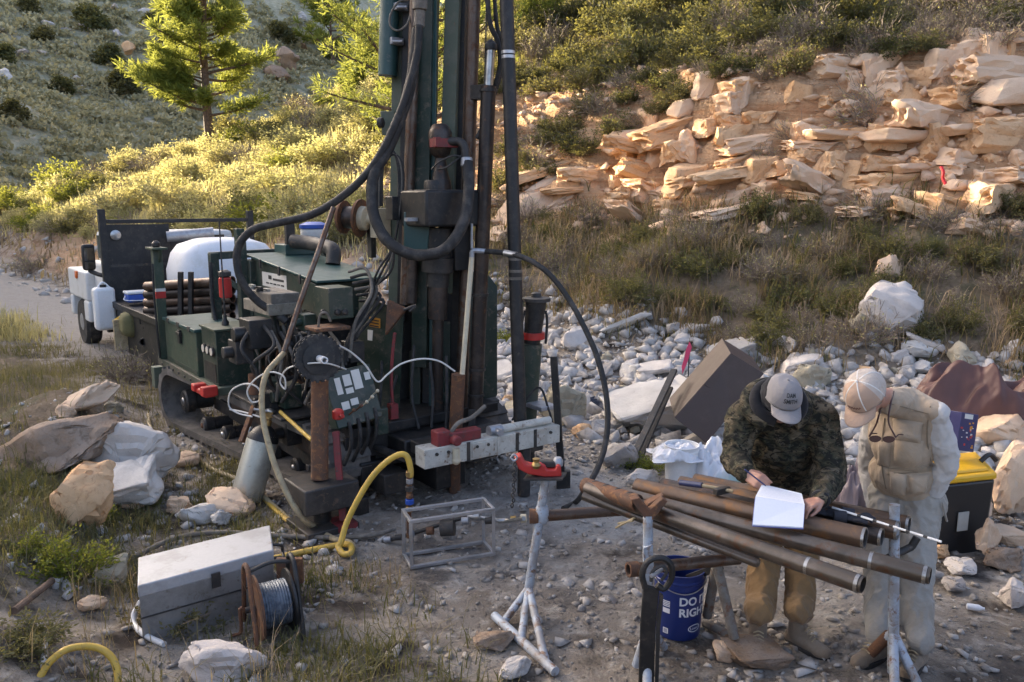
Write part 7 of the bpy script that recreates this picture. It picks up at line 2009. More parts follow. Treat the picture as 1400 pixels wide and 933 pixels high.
def clear_bag():
    t = NT("clear_plastic_bag"); t.color((.82, .83, .86)); t.rough(.22); t.b.inputs['Transmission Weight'].default_value = .25; t.b.inputs['Alpha'].default_value = 1
    t.b.inputs['Subsurface Weight'].default_value = .0
    return t.m
M_BAG = clear_bag()
q = gp(1368, 596, 0); crumple("brown_tarp", q.x + .12, q.y + .40, q.z - .05, 1.75, 1.1, .95, M_TARP, "brown tarp heaped over gear behind the tan man", "tarp", 8, 110, .34, 1.5, .35)
q = gp(834, 556, 0); crumple("navy_tarp", q.x, q.y, q.z - .02, .75, .55, .16, M_NAVY, "dark blue cloth dropped on the rubble under the arching hose", "cloth", 9, 56, .5, 2.2)
q = gp(978, 662, -.02); crumple("plastic_bag", q.x, q.y, q.z, .50, .45, .62, M_BAG, "white plastic bag crumpled right of the white bucket", "plastic bag", 15, 64, .22, 1.9, .4)
m = MB(); q = wb + UZ * .33
crumple("plastic_bag", wb.x - .05, wb.y, wb.z + .30, .42, .40, .15, M_BAG, "clear bag liner pulled over the white bucket's rim", "bag liner", 21, 56, .25, 2.0)
q = gp(1166, 690, -.02); crumple("plastic_bag", q.x, q.y, q.z, .3, .3, .72, plain("mauve_bag", (0.20, 0.16, 0.17), .4, var=.3), "dull mauve plastic bag standing between the two men", "plastic bag", 27, 56, .22, 1.8, .35)
# green pan
gp_ = gp(998, 672, .10); m = MB(); m.lathe(gp_ - UZ * .10, UZ, [(.10, 0), (.13, .11), (.138, .115), (.125, .113), (.09, .012)], 28); solid("green_pan", m, plain("green_plastic", (0.02, 0.30, 0.07), .4), "bright green plastic pan behind the rods", "pan", 0)
# tilted brown box
M_BRBOX = worn("brown_board_box", (0.068, 0.043, 0.034), (0.085, 0.056, 0.045), rough=.5, scale=3, amt=.4, wear2=(0.12, 0.085, 0.07), amt2=.72, bump=.05)
bd_ = 8.0
cA, cB, cC, cD = P(922, 571, bd_ - .12), P(999, 483, bd_), P(1044, 511, bd_ + .05), P(966, 607, bd_ - .2)
t_ = thing("brown_box", "dark brown sheet-metal box lying tilted on the rubble", "box", P(975, 610, bd_ - .2))
fA = (cB - cA); dp = Vector((.05, .55, .06))
m = MB(); m.hexa([cD, cC, cC + dp, cD + dp], [cA, cB, cB + dp, cA + dp]); m.build("box_body", M_BRBOX, t_, bevel=.004)
mid0, mid1 = cA.lerp(cB, .52), cD.lerp(cC, .52); nn = (cB - cA).cross(cD - cA).normalized(); nn = nn if nn.y < 0 else -nn
m = MB(); m.hexa([mid1 + nn * .001, cC + nn * .001, cB + nn * .001, mid0 + nn * .001], [mid1 + nn * .012, cC + nn * .010, cB + nn * .010, mid0 + nn * .012]); m.build("lid_flap", M_BRBOX, t_, bevel=.002)
m = MB(); m.beam(P(1044, 512, bd_ + .03), P(1062, 522, bd_ + .03), .02, .015); m.build("white_edge", M_CLEANW, t_)
# two steel bars lying against the rubble, flag
m = MB(); m.beam(P(922, 506, 8.4), gp(858, 642, .0), .065, .035); solid("steel_bar", m, M_DARK, "longer dark steel bar leaning on the rubble left of the brown box", "steel bar", .003)
m = MB(); m.beam(P(917, 530, 8.3), gp(872, 634, .0), .055, .03); m.box(gp(868, 634, .03), (.14, .09, .06)); solid("steel_bar", m, M_BLACK, "shorter black bar lying beside the leaning steel bar", "steel bar", .003)
m = MB(); m.beam(P(757, 488, 6.75), gp(769, 668, 0), .06, .03, up=Vector((.3, 1, 0))); m.box(gp(770, 668, .08), (.12, .06, .16)); solid("steel_bar", m, M_BLACK, "flat black bar standing upright at the right end of the white beam", "steel bar", .003)
m = MB(); a = gp(939, 560, -.05); m.cyl(a, P(943, 466, a.y), .008, n=6); fl = solid("survey_flag", m, M_INK, "pink survey flag on a thin stake above the brown box", "flag", 0)
fy = a.y
m = MB(); m.prism([P(943, 467, fy - .01), P(946, 475, fy - .05), P(941, 492, fy - .03), P(938, 500, fy - .01), P(933, 512, fy - .05), P(932, 502, fy - .03), P(936, 488, fy - .01), P(938, 478, fy - .03)], Vector((0, .004, 0))); m.build("flag_ribbon", plain("pink_ribbon", (0.75, 0.07, 0.16), .5), fl)
g = G(1291, 242)
k_ = proj(g)[2]
m = MB(); m.tube([P(1287, 228, k_ - .25), P(1290, 236, k_ - .28), P(1289, 243, k_ - .25), P(1293, 252, k_ - .27)], .024, n=6, res=4); rb = solid("red_ribbon", m, plain("red_ribbon_cloth", (0.72, 0.03, 0.04), .5), "red ribbon tied to the face of the cut", "ribbon", 0)
# yellow lidded tote, patterned box
M_TOTE = plain("black_tote_plastic", (0.014, 0.014, 0.015), .42, var=.3)
M_LID = plain("yellow_lid_plastic", (0.72, 0.40, 0.015), .42, var=.12)
tc = [P(1290, 655, 5.35), P(1364, 647, 5.35), P(1330, 615, 5.95), P(1262, 622, 5.95)]
zt_ = tc[0].z
tc = [PZ(1286, 655, zt_), PZ(1364, 647, zt_), PZ(1334, 617, zt_), PZ(1262, 624, zt_)]
tcen = sum(tc, Vector()) / 4; zg = H(tcen.x, tcen.y) - .03
t_ = thing("storage_tote", "black storage tote with a yellow lid beside the tan man", "storage tote", (tcen.x, tcen.y, zg))
bot = [Vector((tcen.x + (p.x - tcen.x) * .86, tcen.y + (p.y - tcen.y) * .86, zg)) for p in tc]; tpp = [p + (tcen - p) * .04 - UZ * .05 for p in tc]
m = MB(); m.hexa(bot, tpp); tb = m.build("tote_body", M_TOTE, t_, bevel=.02)
m = MB(); m.hexa([p - UZ * .05 for p in tc], tc); tl = m.build("lid", M_LID, t_, bevel=.015)
m = MB(); m.hexa([p.lerp(tcen, .22) + UZ * .001 for p in tc], [p.lerp(tcen, .26) + UZ * .02 for p in tc]); m.build("lid_panel", M_LID, tl, bevel=.006)
fd_ = (tc[1] - tc[0]).normalized(); fn_ = Vector((fd_.y, -fd_.x, 0))
q = bot[0].lerp(tpp[1], .5); m = MB(); q = (bot[0] + bot[1] + tpp[0] + tpp[1]) / 4 + fn_ * .012 - fd_ * .02; m.box(q, (.09, .006, .14), (fd_, fn_, UZ)); m.build("paper_label", plain("faded_label", (0.38, 0.37, 0.33), .6), t_)
m = MB(); q = tc[1].lerp(tc[2], .4) + UZ * .02; m.tube([q - Vector((.06, 0, 0)), q + UZ * .05, q + Vector((.07, .03, 0))], .018, n=8); m.build("tote_handle", M_TOTE, t_)
# dark blue printed box behind the man's arm
q = P(1315, 590, 5.75); ax_ = (Vector((.9, .35, -.15)), Vector((-.35, .9, 0)), Vector((.2, .05, .97)))
X_ = Vector((.93, .30, -.2)).normalized(); Z_ = (Vector((-.22, .05, .97)) - X_ * Vector((-.22, .05, .97)).dot(X_)).normalized(); Y_ = Z_.cross(X_)
t_ = thing("snack_box", "dark blue printed carton propped between the tarp and the tote", "carton", q - Z_ * .17)
m = MB(); m.box(q, (.17, .10, .28), (X_, Y_, Z_)); m.build("carton", plain("navy_carton", (0.02, 0.022, 0.10), .4), t_, bevel=.003)
for k in range(22):
    r = random.Random(k); w_ = r.uniform(.008, .022); p = q - Y_ * .0512 + X_ * r.uniform(-.065, .065) + Z_ * r.uniform(-.12, .08)
    m = MB(); m.box(p, (w_, .001, w_ * r.uniform(.5, 1.2)), (X_, Y_, Z_)); m.build("printed_mark", [M_RED, M_PAPERW, M_ORANGE_TAPE][k % 3], t_)
m = MB(); m.box(q - Y_ * .0515 + X_ * -.01 + Z_ * .115, (.08, .001, .035), (X_, Y_, Z_)); m.build("printed_mark", M_PAPERW, t_)
# crushed clear bottle on the dirt
m = MB(); q = gp(1320, 838, .03); m.lathe(q, Vector((.85, -.4, .03)), [(.012, 0), (.02, .006), (.021, .055), (.02, .07), (.009, .09), (.009, .10)], 14); solid("plastic_bottle", m, M_BAG, "small clear bottle lying on the dirt right of the tan man", "bottle", 0)
# ================================================================== PEOPLE
class Flesh:
    """rounded cones and ellipsoids that are fused into one continuous surface"""
    def __init__(s): s.m = MB()
    def cone(s, p0, p1, r0, r1, n=18, flat=None):
        p0, p1 = Vector(p0), Vector(p1); L = (p1 - p0).length
        if L < 1e-5: return s
        u, v, w = frame(p1 - p0)
        prof = []
        for k in range(5):
            t = -math.pi / 2 + math.pi / 2 * k / 4; prof.append((max(1e-4, r0 * math.cos(t)), r0 * math.sin(t)))
        for k in range(5):
            t = math.pi / 2 * k / 4; prof.append((max(1e-4, r1 * math.cos(t)), L + r1 * math.sin(t)))
        s.m.lathe(p0, w, prof, n); return s
    def chain(s, pts, rad):
        for a, b, ra, rb in zip(pts[:-1], pts[1:], rad[:-1], rad[1:]): s.cone(a, b, ra, rb)
        return s
    def egg(s, c, rad, ax=None): s.m.ball(c, rad, 20, 14, ax); return s
    def fuse(s, name, voxel, org, smooth_n=3, wrinkle=0.0, wscale=14.0, seed=0, stretch=(1, 1, .6), keep=None):
        me = s.m.mesh(name, org)
        o = bpy.data.objects.new("tmp", me); COL.objects.link(o)
        rm = o.modifiers.new("r", 'REMESH'); rm.mode = 'VOXEL'; rm.voxel_size = voxel
        if smooth_n:
            sm = o.modifiers.new("s", 'SMOOTH'); sm.factor = .5; sm.iterations = smooth_n
        dg = bpy.context.evaluated_depsgraph_get(); dg.update()
        out = bpy.data.meshes.new_from_object(o.evaluated_get(dg)); bpy.data.objects.remove(o)
        if wrinkle:
            n = len(out.vertices); co = np.zeros(n * 3, np.float32); out.vertices.foreach_get('co', co); co = co.reshape(-1, 3)
            no = np.zeros(n * 3, np.float32); out.vertices.foreach_get('normal', no); no = no.reshape(-1, 3)
            c = co * wscale * np.array(stretch)
            w = fbm(co[:, 0] * 3, co[:, 1] * 3, co[:, 2] * 3, seed=seed + 9, octv=2) * .35
            f = 1 - np.abs(fbm(c[:, 0] + w, c[:, 1] + w, c[:, 2] + w, seed=seed, octv=3))
            d = wrinkle * (f ** 2 - .45) + wrinkle * .35 * fbm(co[:, 0] * 5, co[:, 1] * 5, co[:, 2] * 5, seed=seed + 4, octv=2)
            co = co + no * d[:, None]
            out.vertices.foreach_set('co', co.astype(np.float32).ravel()); out.update()
        out.name = name; out.shade_smooth()
        return out

def skin_mat():
    t = NT("skin"); c = t.coords(); n = t.noise(c, 30, 5, .6); n2 = t.noise(c, 6, 3)
    t.color(t.mix(n2, t.mix(n, (0.38, 0.19, 0.13), (0.50, 0.29, 0.21)), (0.44, 0.22, 0.15))); t.rough(.5)
    t.b.inputs['Subsurface Weight'].default_value = .12; t.b.inputs['Subsurface Radius'].default_value = (.012, .005, .003)
    t.bump(n, .15, .002); return t.m
M_SKIN = skin_mat()
def cloth(name, c1, c2, scale=5, weave=340, rough=.9, bump=.25, dirt=None):
    t = NT(name); c = t.coords(); n = t.noise(c, scale, 7, .65); w = t.noise(c, weave, 2, .5); n3 = t.noise(c, 24, 5, .6)
    col = t.mix(n, c1, c2); col = t.mix(t.math('MULTIPLY', w, .3), col, tuple(x * .6 for x in c1))
    if dirt: col = t.mix(t.ramp(t.noise(c, 3.0, 8, .7), [(.52, (0, 0, 0)), (.70, (.8, .8, .8))]), col, dirt)
    t.color(col); t.rough(rough); t.b.inputs['Sheen Weight'].default_value = .15; t.b.inputs['Specular IOR Level'].default_value = .2
    f = t.noise(c, 7, 3, .5, 1.6); t.bump(t.math('ADD', t.math('MULTIPLY', w, .15), t.math('ADD', t.math('MULTIPLY', n3, .5), t.math('MULTIPLY', f, 2.2))), bump * 1.8, .012); return t.m
def camo():
    t = NT("camouflage_cloth"); c = t.coords()
    mp = t.new('ShaderNodeMapping'); mp.inputs['Scale'].default_value = (1, 1, 1.7); t.link(c, mp.inputs[0])
    v = mp.outputs[0]
    a = t.noise(v, 11, 3, .55, .9); b = t.noise(v, 19, 4, .6, 1.4); d = t.noise(v, 40, 4, .6, .8); w = t.noise(c, 330, 2, .5)
    col = t.ramp(a, [(0.0, (0.020, 0.020, 0.016)), (.40, (0.020, 0.020, 0.016)), (.46, (0.052, 0.054, 0.034)), (.55, (0.085, 0.066, 0.040)), (.63, (0.15, 0.125, 0.085))], 'LINEAR')
    col = t.mix(t.ramp(b, [(.53, (0, 0, 0)), (.57, (1, 1, 1))]), col, (0.018, 0.017, 0.014))
    col = t.mix(t.ramp(d, [(.60, (0, 0, 0)), (.66, (.8, .8, .8))]), col, (0.13, 0.115, 0.085))
    col = t.mix(t.math('MULTIPLY', w, .25), col, (.01, .01, .01))
    t.color(col); t.rough(.88); t.b.inputs['Specular IOR Level'].default_value = .2; t.bump(t.math('ADD', d, w), .2, .003); return t.m
M_CAMO = camo()
M_DUCK = cloth("tan_duck_trousers", (0.24, 0.145, 0.065), (0.31, 0.20, 0.10), dirt=(0.16, 0.12, 0.08))
M_BOOT = cloth("dusty_boot_leather", (0.17, 0.125, 0.085), (0.25, 0.20, 0.145), scale=9, rough=.7, dirt=(0.28, 0.24, 0.19))
M_BLACKC = cloth("black_hood_cloth", (0.014, 0.014, 0.016), (0.025, 0.025, 0.028))
M_CAPG = cloth("grey_cap_cloth", (0.24, 0.225, 0.225), (0.30, 0.285, 0.285), weave=500)
M_CAPT = cloth("tan_cap_cloth", (0.44, 0.30, 0.215), (0.52, 0.37, 0.27), weave=500)
M_CAPM = cloth("white_cap_mesh", (0.50, 0.42, 0.35), (0.58, 0.50, 0.43), weave=260, bump=.6)
M_SEAM = cloth("white_seam_tape", (0.74, 0.71, 0.66), (0.78, 0.75, 0.70))
M_VEST = cloth("khaki_vest", (0.38, 0.29, 0.20), (0.47, 0.375, 0.275), dirt=(0.30, 0.23, 0.15))
M_SHIRT = cloth("pale_work_shirt", (0.50, 0.48, 0.455), (0.58, 0.56, 0.53))
M_PANT = cloth("stone_trousers", (0.30, 0.28, 0.245), (0.39, 0.365, 0.32), dirt=(0.27, 0.225, 0.165))
M_HAIR = cloth("dark_hair", (0.035, 0.024, 0.018), (0.06, 0.042, 0.03), weave=120, bump=.6)
M_HAIRG = cloth("grey_hair", (0.18, 0.155, 0.13), (0.28, 0.25, 0.22), weave=120, bump=.6)

def hand(fl, wrist, fdir, pnorm, across, curls, thumb=(.5, .6), scale=1.0, spread=.10):
    """palm and five fingers; fdir along the hand, pnorm out of the palm, across towards the thumb side"""
    wrist = Vector(wrist); F = Vector(fdir).normalized(); A = Vector(across); A = (A - F * A.dot(F)).normalized(); N = Vector(pnorm); N = (N - F * N.dot(F) - A * N.dot(A)).normalized(); s = scale
    fl.cone(wrist - F * .03, wrist + F * .012, .027 * s, .026 * s)
    for k in range(4):
        o = (.030 - .020 * k) * s
        fl.cone(wrist + F * .010 + A * o * .55, wrist + F * .088 * s + A * o, .0145 * s, .0125 * s, 12)
    fl.egg(wrist + F * .045 * s + N * .006, (.030 * s, .040 * s, .014 * s), (A, F, N))
    Ls = [(.040, .025, .020), (.044, .028, .021), (.041, .026, .020), (.032, .020, .018)]
    for k in range(4):
        o = (.030 - .020 * k) * s; p = wrist + F * .090 * s + A * o
        a = curls[k][0]; d0 = F + A * (spread * (1.5 - k) * .5)
        for j in range(3):
            a_ = sum(curls[k][:j + 1]); d = (d0.normalized() * math.cos(a_) + N * math.sin(a_)).normalized()
            q = p + d * Ls[k][j] * s; fl.cone(p, q, (.0092 - .0010 * j) * s, (.0086 - .0012 * j) * s, 12); p = q
    t0 = wrist + F * .022 * s + A * .026 * s
    d = (F * math.cos(.85 - thumb[0] * .5) + A * math.sin(.85 - thumb[0] * .5) + N * thumb[1]).normalized()
    t1 = t0 + d * .042 * s; d2 = (d * .8 + F * .55 + N * thumb[1] * .5 - A * .25).normalized(); t2 = t1 + d2 * .032 * s; d3 = (d2 + F * .3 + N * .25 - A * .3).normalized(); t3 = t2 + d3 * .024 * s
    fl.cone(t0, t1, .014 * s, .0115 * s, 12).cone(t1, t2, .0108 * s, .0098 * s, 12).cone(t2, t3, .0096 * s, .0082 * s, 12)

def head(fl, c, up, fw, neck_to):
    c = Vector(c); U = Vector(up).normalized(); Fd = Vector(fw); Fd = (Fd - U * Fd.dot(U)).normalized(); Rt = Fd.cross(U)
    fl.egg(c + U * .020 - Fd * .010, (.074, .095, .095), (Rt, Fd, U))
    fl.egg(c - U * .040 + Fd * .022, (.058, .068, .075), (Rt, Fd, U))
    fl.egg(c - U * .092 + Fd * .052, (.030, .026, .022), (Rt, Fd, U))
    fl.cone(c + U * .004 + Fd * .086, c - U * .030 + Fd * .108, .009, .014, 10)
    fl.egg(c - U * .034 + Fd * .094, (.019, .012, .010), (Rt, Fd, U))
    fl.egg(c + U * .014 + Fd * .080, (.050, .012, .010), (Rt, Fd, U))
    for s in (-1, 1):
        fl.egg(c + Rt * .036 * s - U * .020 + Fd * .066, (.020, .018, .016), (Rt, Fd, U))
        fl.egg(c + Rt * .076 * s - U * .012 - Fd * .008, (.010, .020, .032), (Rt, Fd, U))
        fl.egg(c + Rt * .031 * s + U * .000 + Fd * .074, (.012, .010, .009), (Rt, Fd, U))
    fl.egg(c - U * .060 + Fd * .086, (.026, .012, .007), (Rt, Fd, U)); fl.egg(c - U * .070 + Fd * .084, (.023, .012, .007), (Rt, Fd, U))
    fl.cone(c - U * .06 - Fd * .02, neck_to, .056, .060)
    return U, Fd, Rt

def cap(par, org, c, U, Fd, Rt, m_front, m_back, m_brim, trucker, mbutton=None, k_=1.0):
    """crown of six panels, curved bill"""
    c = Vector(c) + U * .030
    n, m_ = 48, 14
    def crown(a, t):
        # a: angle round the head from the front, t: 0 rim .. 1 button
        rx, ry, rz = .087 * k_, .108 * k_, .105 * k_
        fr = max(0, math.cos(a)); ph = t * math.pi / 2
        r = math.cos(ph) ** .72
        z = math.sin(ph) ** 1.05 * rz * (1 + .06 * fr)
        return c + Rt * (rx * r * math.sin(a)) + Fd * (ry * r * math.cos(a) - .010) + U * (z - .012 + .010 * fr * (1 - t))
    V = []; F_ = []; mi = []
    for j in range(m_ + 1):
        for k in range(n):
            V.append(crown(2 * math.pi * k / n, min(.985, j / m_)) - org)
    for j in range(m_):
        for k in range(n):
            k2 = (k + 1) % n; F_.append((j * n + k, j * n + k2, (j + 1) * n + k2, (j + 1) * n + k)); a = 2 * math.pi * (k + .5) / n; mi.append(0 if math.cos(a) > .25 else 1)
    F_.append(tuple(m_ * n + k for k in range(n))); mi.append(0)
    me = bpy.data.meshes.new("cap"); me.from_pydata([tuple(v) for v in V], [], F_); me.materials.append(m_front); me.materials.append(m_back); me.polygons.foreach_set('material_index', mi); me.shade_smooth(); me.update()
    o = bpy.data.objects.new("cap", me); COL.objects.link(o); o.parent = par
    so = o.modifiers.new("thickness", 'SOLIDIFY'); so.thickness = .003
    # seams
    for k in range(6):
        a = math.pi / 6 + k * math.pi / 3
        sm = MB(); sm.tube([crown(a, t) + (crown(a, t) - c).normalized() * .002 for t in np.linspace(.03, .97, 9)], .0035 if trucker else .0014, n=6, res=2); sm.build("cap_seam", mbutton or m_front, o)
    b = MB(); b.ball(crown(0, .99) + U * .004, (.008, .008, .005), 12, 6, (Rt, Fd, U)); b.build("cap_button", mbutton or m_front, o)
    # bill
    bm_ = MB(); rows = []
    for i in range(9):
        u = i / 8
        row = []
        for k in range(17):
            a = (k / 16 - .5) * 2.1
            base = crown(a * .95, 0.0); ln = .076 * k_ * max(0, math.cos(a * 1.18)) ** .55
            p = base + Fd * ln * u + U * (-.012 * u - .030 * (math.sin(a) ** 2) * u - .004)
            row.append(p)
        rows.append(row)
    vs = [p for r in rows for p in r]; fs = [(i * 17 + k, i * 17 + k + 1, (i + 1) * 17 + k + 1, (i + 1) * 17 + k) for i in range(8) for k in range(16)]
    bm_.add(vs, fs); bo = bm_.build("cap_bill", m_brim, o, sharp=180); sb = bo.modifiers.new("thickness", 'SOLIDIFY'); sb.thickness = .004
    return o, crown
def cap_text(o, org, crown, c, lines, size, mat, t0):
    """lettering laid on the front panels"""
    for i, (txt, tt) in enumerate(lines):
        me = text_mesh(txt, size, 'CENTER', .0006); subdivide_flat(me, .008)
        for v in me.vertices:
            a = -v.co.x / .098; t = tt + v.co.y / .150
            p = crown(a, t); nrm = (p - c).normalized(); v.co = p + nrm * .0055 - org
        q = bpy.data.objects.new("cap_lettering", me); COL.objects.link(q); me.materials.clear(); me.materials.append(mat); q.parent = o

def boot(par, org, ankle, fdir, name="boot", s=1.0):
    a = Vector(ankle); Fd = Vector((fdir[0], fdir[1], 0)).normalized(); g = H(a.x, a.y) + .004; Rt = Vector((Fd.y, -Fd.x, 0)); b = Vector((a.x, a.y, g))
    fl = Flesh(); fl.cone(b - Fd * .045 + UZ * .045, b + Fd * .07 + UZ * .052, .043, .046).cone(b + Fd * .07 + UZ * .05, b + Fd * .175 + UZ * .04, .046, .036).cone(b - Fd * .012 + UZ * .06, b - Fd * .012 + UZ * .155, .052, .050)
    fl.egg(b + Fd * .15 + UZ * .034, (.048, .055, .034), (Rt, Fd, UZ))
    me = fl.fuse(name, .008, org, 3, .004, 12, 5); o = link_mesh(name, me, M_BOOT, par)
    so = MB(); pl = []
    for k in range(22):
        t = 2 * math.pi * k / 22; w = .046 + .010 * max(0, math.sin(t)); pl.append(b + Fd * (.058 + .150 * math.sin(t)) + Rt * w * math.cos(t) + UZ * 0)
    so.prism(pl, UZ * .026); so.build("sole", M_RUBBER, o, bevel=.004)
    lc = MB()
    for k in range(4):
        q = b + Fd * (.06 + .016 * k) + UZ * (.125 - .014 * k); lc.tube([q - Rt * .028, q + UZ * .012, q + Rt * .028], .0035, n=6, res=3)
    lc.build("laces", M_TANH, o)
    return o

# ------------------------------------------------------------------ the camouflaged man, bent over the rods writing
og = PZ(1075, 880, 0.0); og.z = H(og.x, og.y); og = Vector((1.60, 4.62, H(1.60, 4.62)))
man = thing("person", "person in a camouflage jacket and grey cap bending over the rods to write", "person", og)
hipL, hipR = P(1090, 672, 4.80), P(1050, 672, 4.86)        # image right / image left
hipc = (hipL + hipR) / 2
aR, aL = PZ(1036, 866, .08), PZ(1090, 862, .08)
kR, kL = aR.lerp(hipR, .54) + Vector((-.01, -.05, 0)), aL.lerp(hipL, .54) + Vector((.01, -.06, 0))
chest = P(1070, 596, 4.56); shc = P(1068, 556, 4.44); neck = P(1068, 548, 4.36); hc = P(1069, 547, 4.25)
shR, shL = P(1016, 570, 4.42), P(1122, 570, 4.42)
elR, elL = P(1005, 628, 4.36), P(1138, 648, 4.32)
wrR, wrL = P(1019, 648, 4.13), P(1121, 684, 3.98)
fl = Flesh()
fl.chain([hipc, hipc.lerp(chest, .5), chest, shc], [.145, .135, .16, .12]); fl.chain([shR, shc, shL], [.07, .11, .07])
for sh, el, wr in ((shR, elR, wrR), (shL, elL, wrL)): fl.chain([sh, el, wr], [.058, .042, .029])
for hp, kn, an, bd in ((hipR, kR, aR, (-.25, -1)), (hipL, kL, aL, (.55, -.85))):
    fl.chain([hp, kn, an], [.085, .052, .036]); d_ = Vector((bd[0], bd[1], 0)).normalized(); fl.cone(an - UZ * .03, an + d_ * .13 - UZ * .045, .034, .024)
U, Fd, Rt = head(fl, hc, (0.02, -.50, .86), (0.0, -.86, -.50), neck.lerp(shc, .7))
hand(fl, wrR, (P(1038, 659, 4.05) - wrR), (.2, .25, -.95), (.55, -.4, .3), [(.75, .75, .35), (.85, .8, .4), (.95, .9, .5), (1.0, .95, .5)], (.8, .75), 1.0)
hand(fl, wrL, (P(1103, 690, 3.93) - wrL), (-.1, .35, -.95), (-.35, -.9, -.1), [(.55, .6, .3), (.65, .65, .35), (.75, .7, .4), (.8, .8, .4)], (.9, .55), 1.0)
me = fl.fuse("body", .0054, og, 2); body = link_mesh("body", me, M_SKIN, man)
fl = Flesh()                                                 # jacket
fl.chain([hipc + UZ * .0, hipc.lerp(chest, .45), chest, shc], [.185, .185, .195, .150]); fl.chain([shR, shc + UZ * .01, shL], [.098, .14, .098])
fl.egg(chest + Vector((0, .02, 0)), (.235, .16, .20)); fl.egg(hipc.lerp(chest, .35), (.215, .17, .16)); fl.egg(hipc.lerp(chest, .12), (.19, .16, .13))
for sh, el, wr in ((shR, elR, wrR), (shL, elL, wrL)):
    fl.chain([sh, sh.lerp(el, .5), el, el.lerp(wr, .5), wr.lerp(el, .08)], [.096, .088, .080, .066, .050])
fl.chain([shc + Vector((-.10, .02, .04)), shc + Vector((-.06, .10, .08)), shc + Vector((.06, .10, .08)), shc + Vector((.10, .02, .04))], [.05, .06, .06, .05])
me = fl.fuse("jacket", .0085, og, 6, .016, 11, 21, (1, 1, .7)); jk_ = link_mesh("jacket", me, M_CAMO, man)
for el, wr in ((elR, wrR), (elL, wrL)):
    d = (wr - el).normalized(); m = MB(); m.lathe(wr - d * .035, d, [(.040, 0), (.050, .006), (.050, .030), (.042, .038)], 22); m.build("cuff", M_BLACKC if True else M_CAMO, jk_)
# hood lying round the neck, black lining
hU, hF = U, Fd
m = MB(); ring = []
for k in range(19):
    a = -math.pi * .92 + 2 * math.pi * .92 * k / 18; ring.append(hc - U * .045 - Fd * .03 + Rt * (.128 * math.sin(a)) - Fd * (.100 * math.cos(a)) + U * (.050 * math.cos(a) + .0))
m.tube(ring, .034, n=14, res=4); m.build("hood_lining", M_BLACKC, jk_)
fl = Flesh(); fl.egg(hc - Fd * .035 + U * .012, (.108, .112, .110), (Rt, Fd, U)); me = fl.fuse("hood", .01, og, 2, .008, 10, 3); hd_ = link_mesh("hood", me, M_BLACKC, jk_)
m = MB(); ring = []
for k in range(19):
    a = -math.pi * .85 + 2 * math.pi * .85 * k / 18; ring.append(hc - U * .085 - Fd * .05 + Rt * (.160 * math.sin(a)) - Fd * (.125 * math.cos(a)) + U * (.040 * math.cos(a)))
m.tube(ring, lambda t: .040, n=14, res=4); m.build("hood_rim", M_CAMO, jk_)
fl = Flesh()                                                 # trousers
fl.chain([hipR, hipL], [.135, .135]); fl.egg(hipc - UZ * .02, (.175, .145, .13))
for hp, kn, an in ((hipR, kR, aR), (hipL, kL, aL)): fl.chain([hp, kn, kn.lerp(an, .6), an + UZ * .13], [.116, .092, .084, .078])
me = fl.fuse("trousers", .0085, og, 9, .016, 13, 33, (1, 1, .45)); link_mesh("trousers", me, M_DUCK, man)
boot(man, og, aR, (-.25, -1)); boot(man, og, aL + Vector((.01, 0, 0)), (.55, -.85))
co_, crn = cap(man, og, hc + U * .004 + Fd * .004, U, Fd, Rt, M_CAPG, M_CAPG, M_CAPG, False, None, 1.10)
cap_text(co_, og, crn, hc + U * .03, [("DAM", .44), ("SMITH", .25)], .028, M_INK, .3)
fl = Flesh(); fl.egg(hc - U * .0 - Fd * .03, (.081, .085, .080), (Rt, Fd, U)); link_mesh("hair", fl.fuse("hair", .008, og, 1, .005, 30, 2), M_HAIR, man)
# open notebook and pen, held things
nb = [P(1029, 717, 3.75), P(1098, 721, 3.75), P(1100, 690, 3.88), P(1033, 679, 3.90)]
nb2 = [nb[3], nb[2], P(1096, 675, 4.02), P(1042, 662, 4.06)]
t_ = thing("notebook", "open white notebook held flat on the rods by the camouflaged man", "notebook", sum(nb, Vector()) / 4)
M_PAGE = plain("white_paper", (0.82, 0.82, 0.84), .7, var=.03)
up_ = Vector((0, -.15, .99)) * .006
m = MB(); m.hexa([p - up_ for p in nb], nb); m.build("lower_page", M_PAGE, t_); m = MB(); m.hexa([p - up_ + UZ * .0005 for p in nb2], [p + UZ * .0005 for p in nb2]); pg = m.build("upper_page", M_PAGE, t_)
m = MB(); m.hexa([p - up_ * 1.9 + (p - (nb[0] + nb[2]) / 2) * .02 for p in nb], [p - up_ * 1.1 + (p - (nb[0] + nb[2]) / 2) * .02 for p in nb]); m.build("cover", plain("blue_grey_cover", (0.16, 0.18, 0.42), .5), t_)
M_RULE = plain("pale_ruling", (0.62, 0.65, 0.72), .7, var=.02)
for k in range(8):
    f = .14 + .1 * k; a, b = nb2[0].lerp(nb2[3], f), nb2[1].lerp(nb2[2], f); a, b = a.lerp(b, .06), a.lerp(b, .94)
    m = MB(); m.beam(a + UZ * .0014, b + UZ * .0014, .0012, .0004); m.build("ruled_line", M_RULE, pg)
m = MB(); a, b = P(1018, 642, 3.99), P(1045, 663, 4.0); m.cyl(a, b, .0042, n=10); d_ = (b - a).normalized(); m.lathe(b, d_, [(.0042, 0), (.001, .012)], 10); pn = solid("pen", m, plain("dark_blue_pen", (0.02, 0.03, 0.12), .35), "dark blue pen in the camouflaged man's writing hand", "pen", 0)

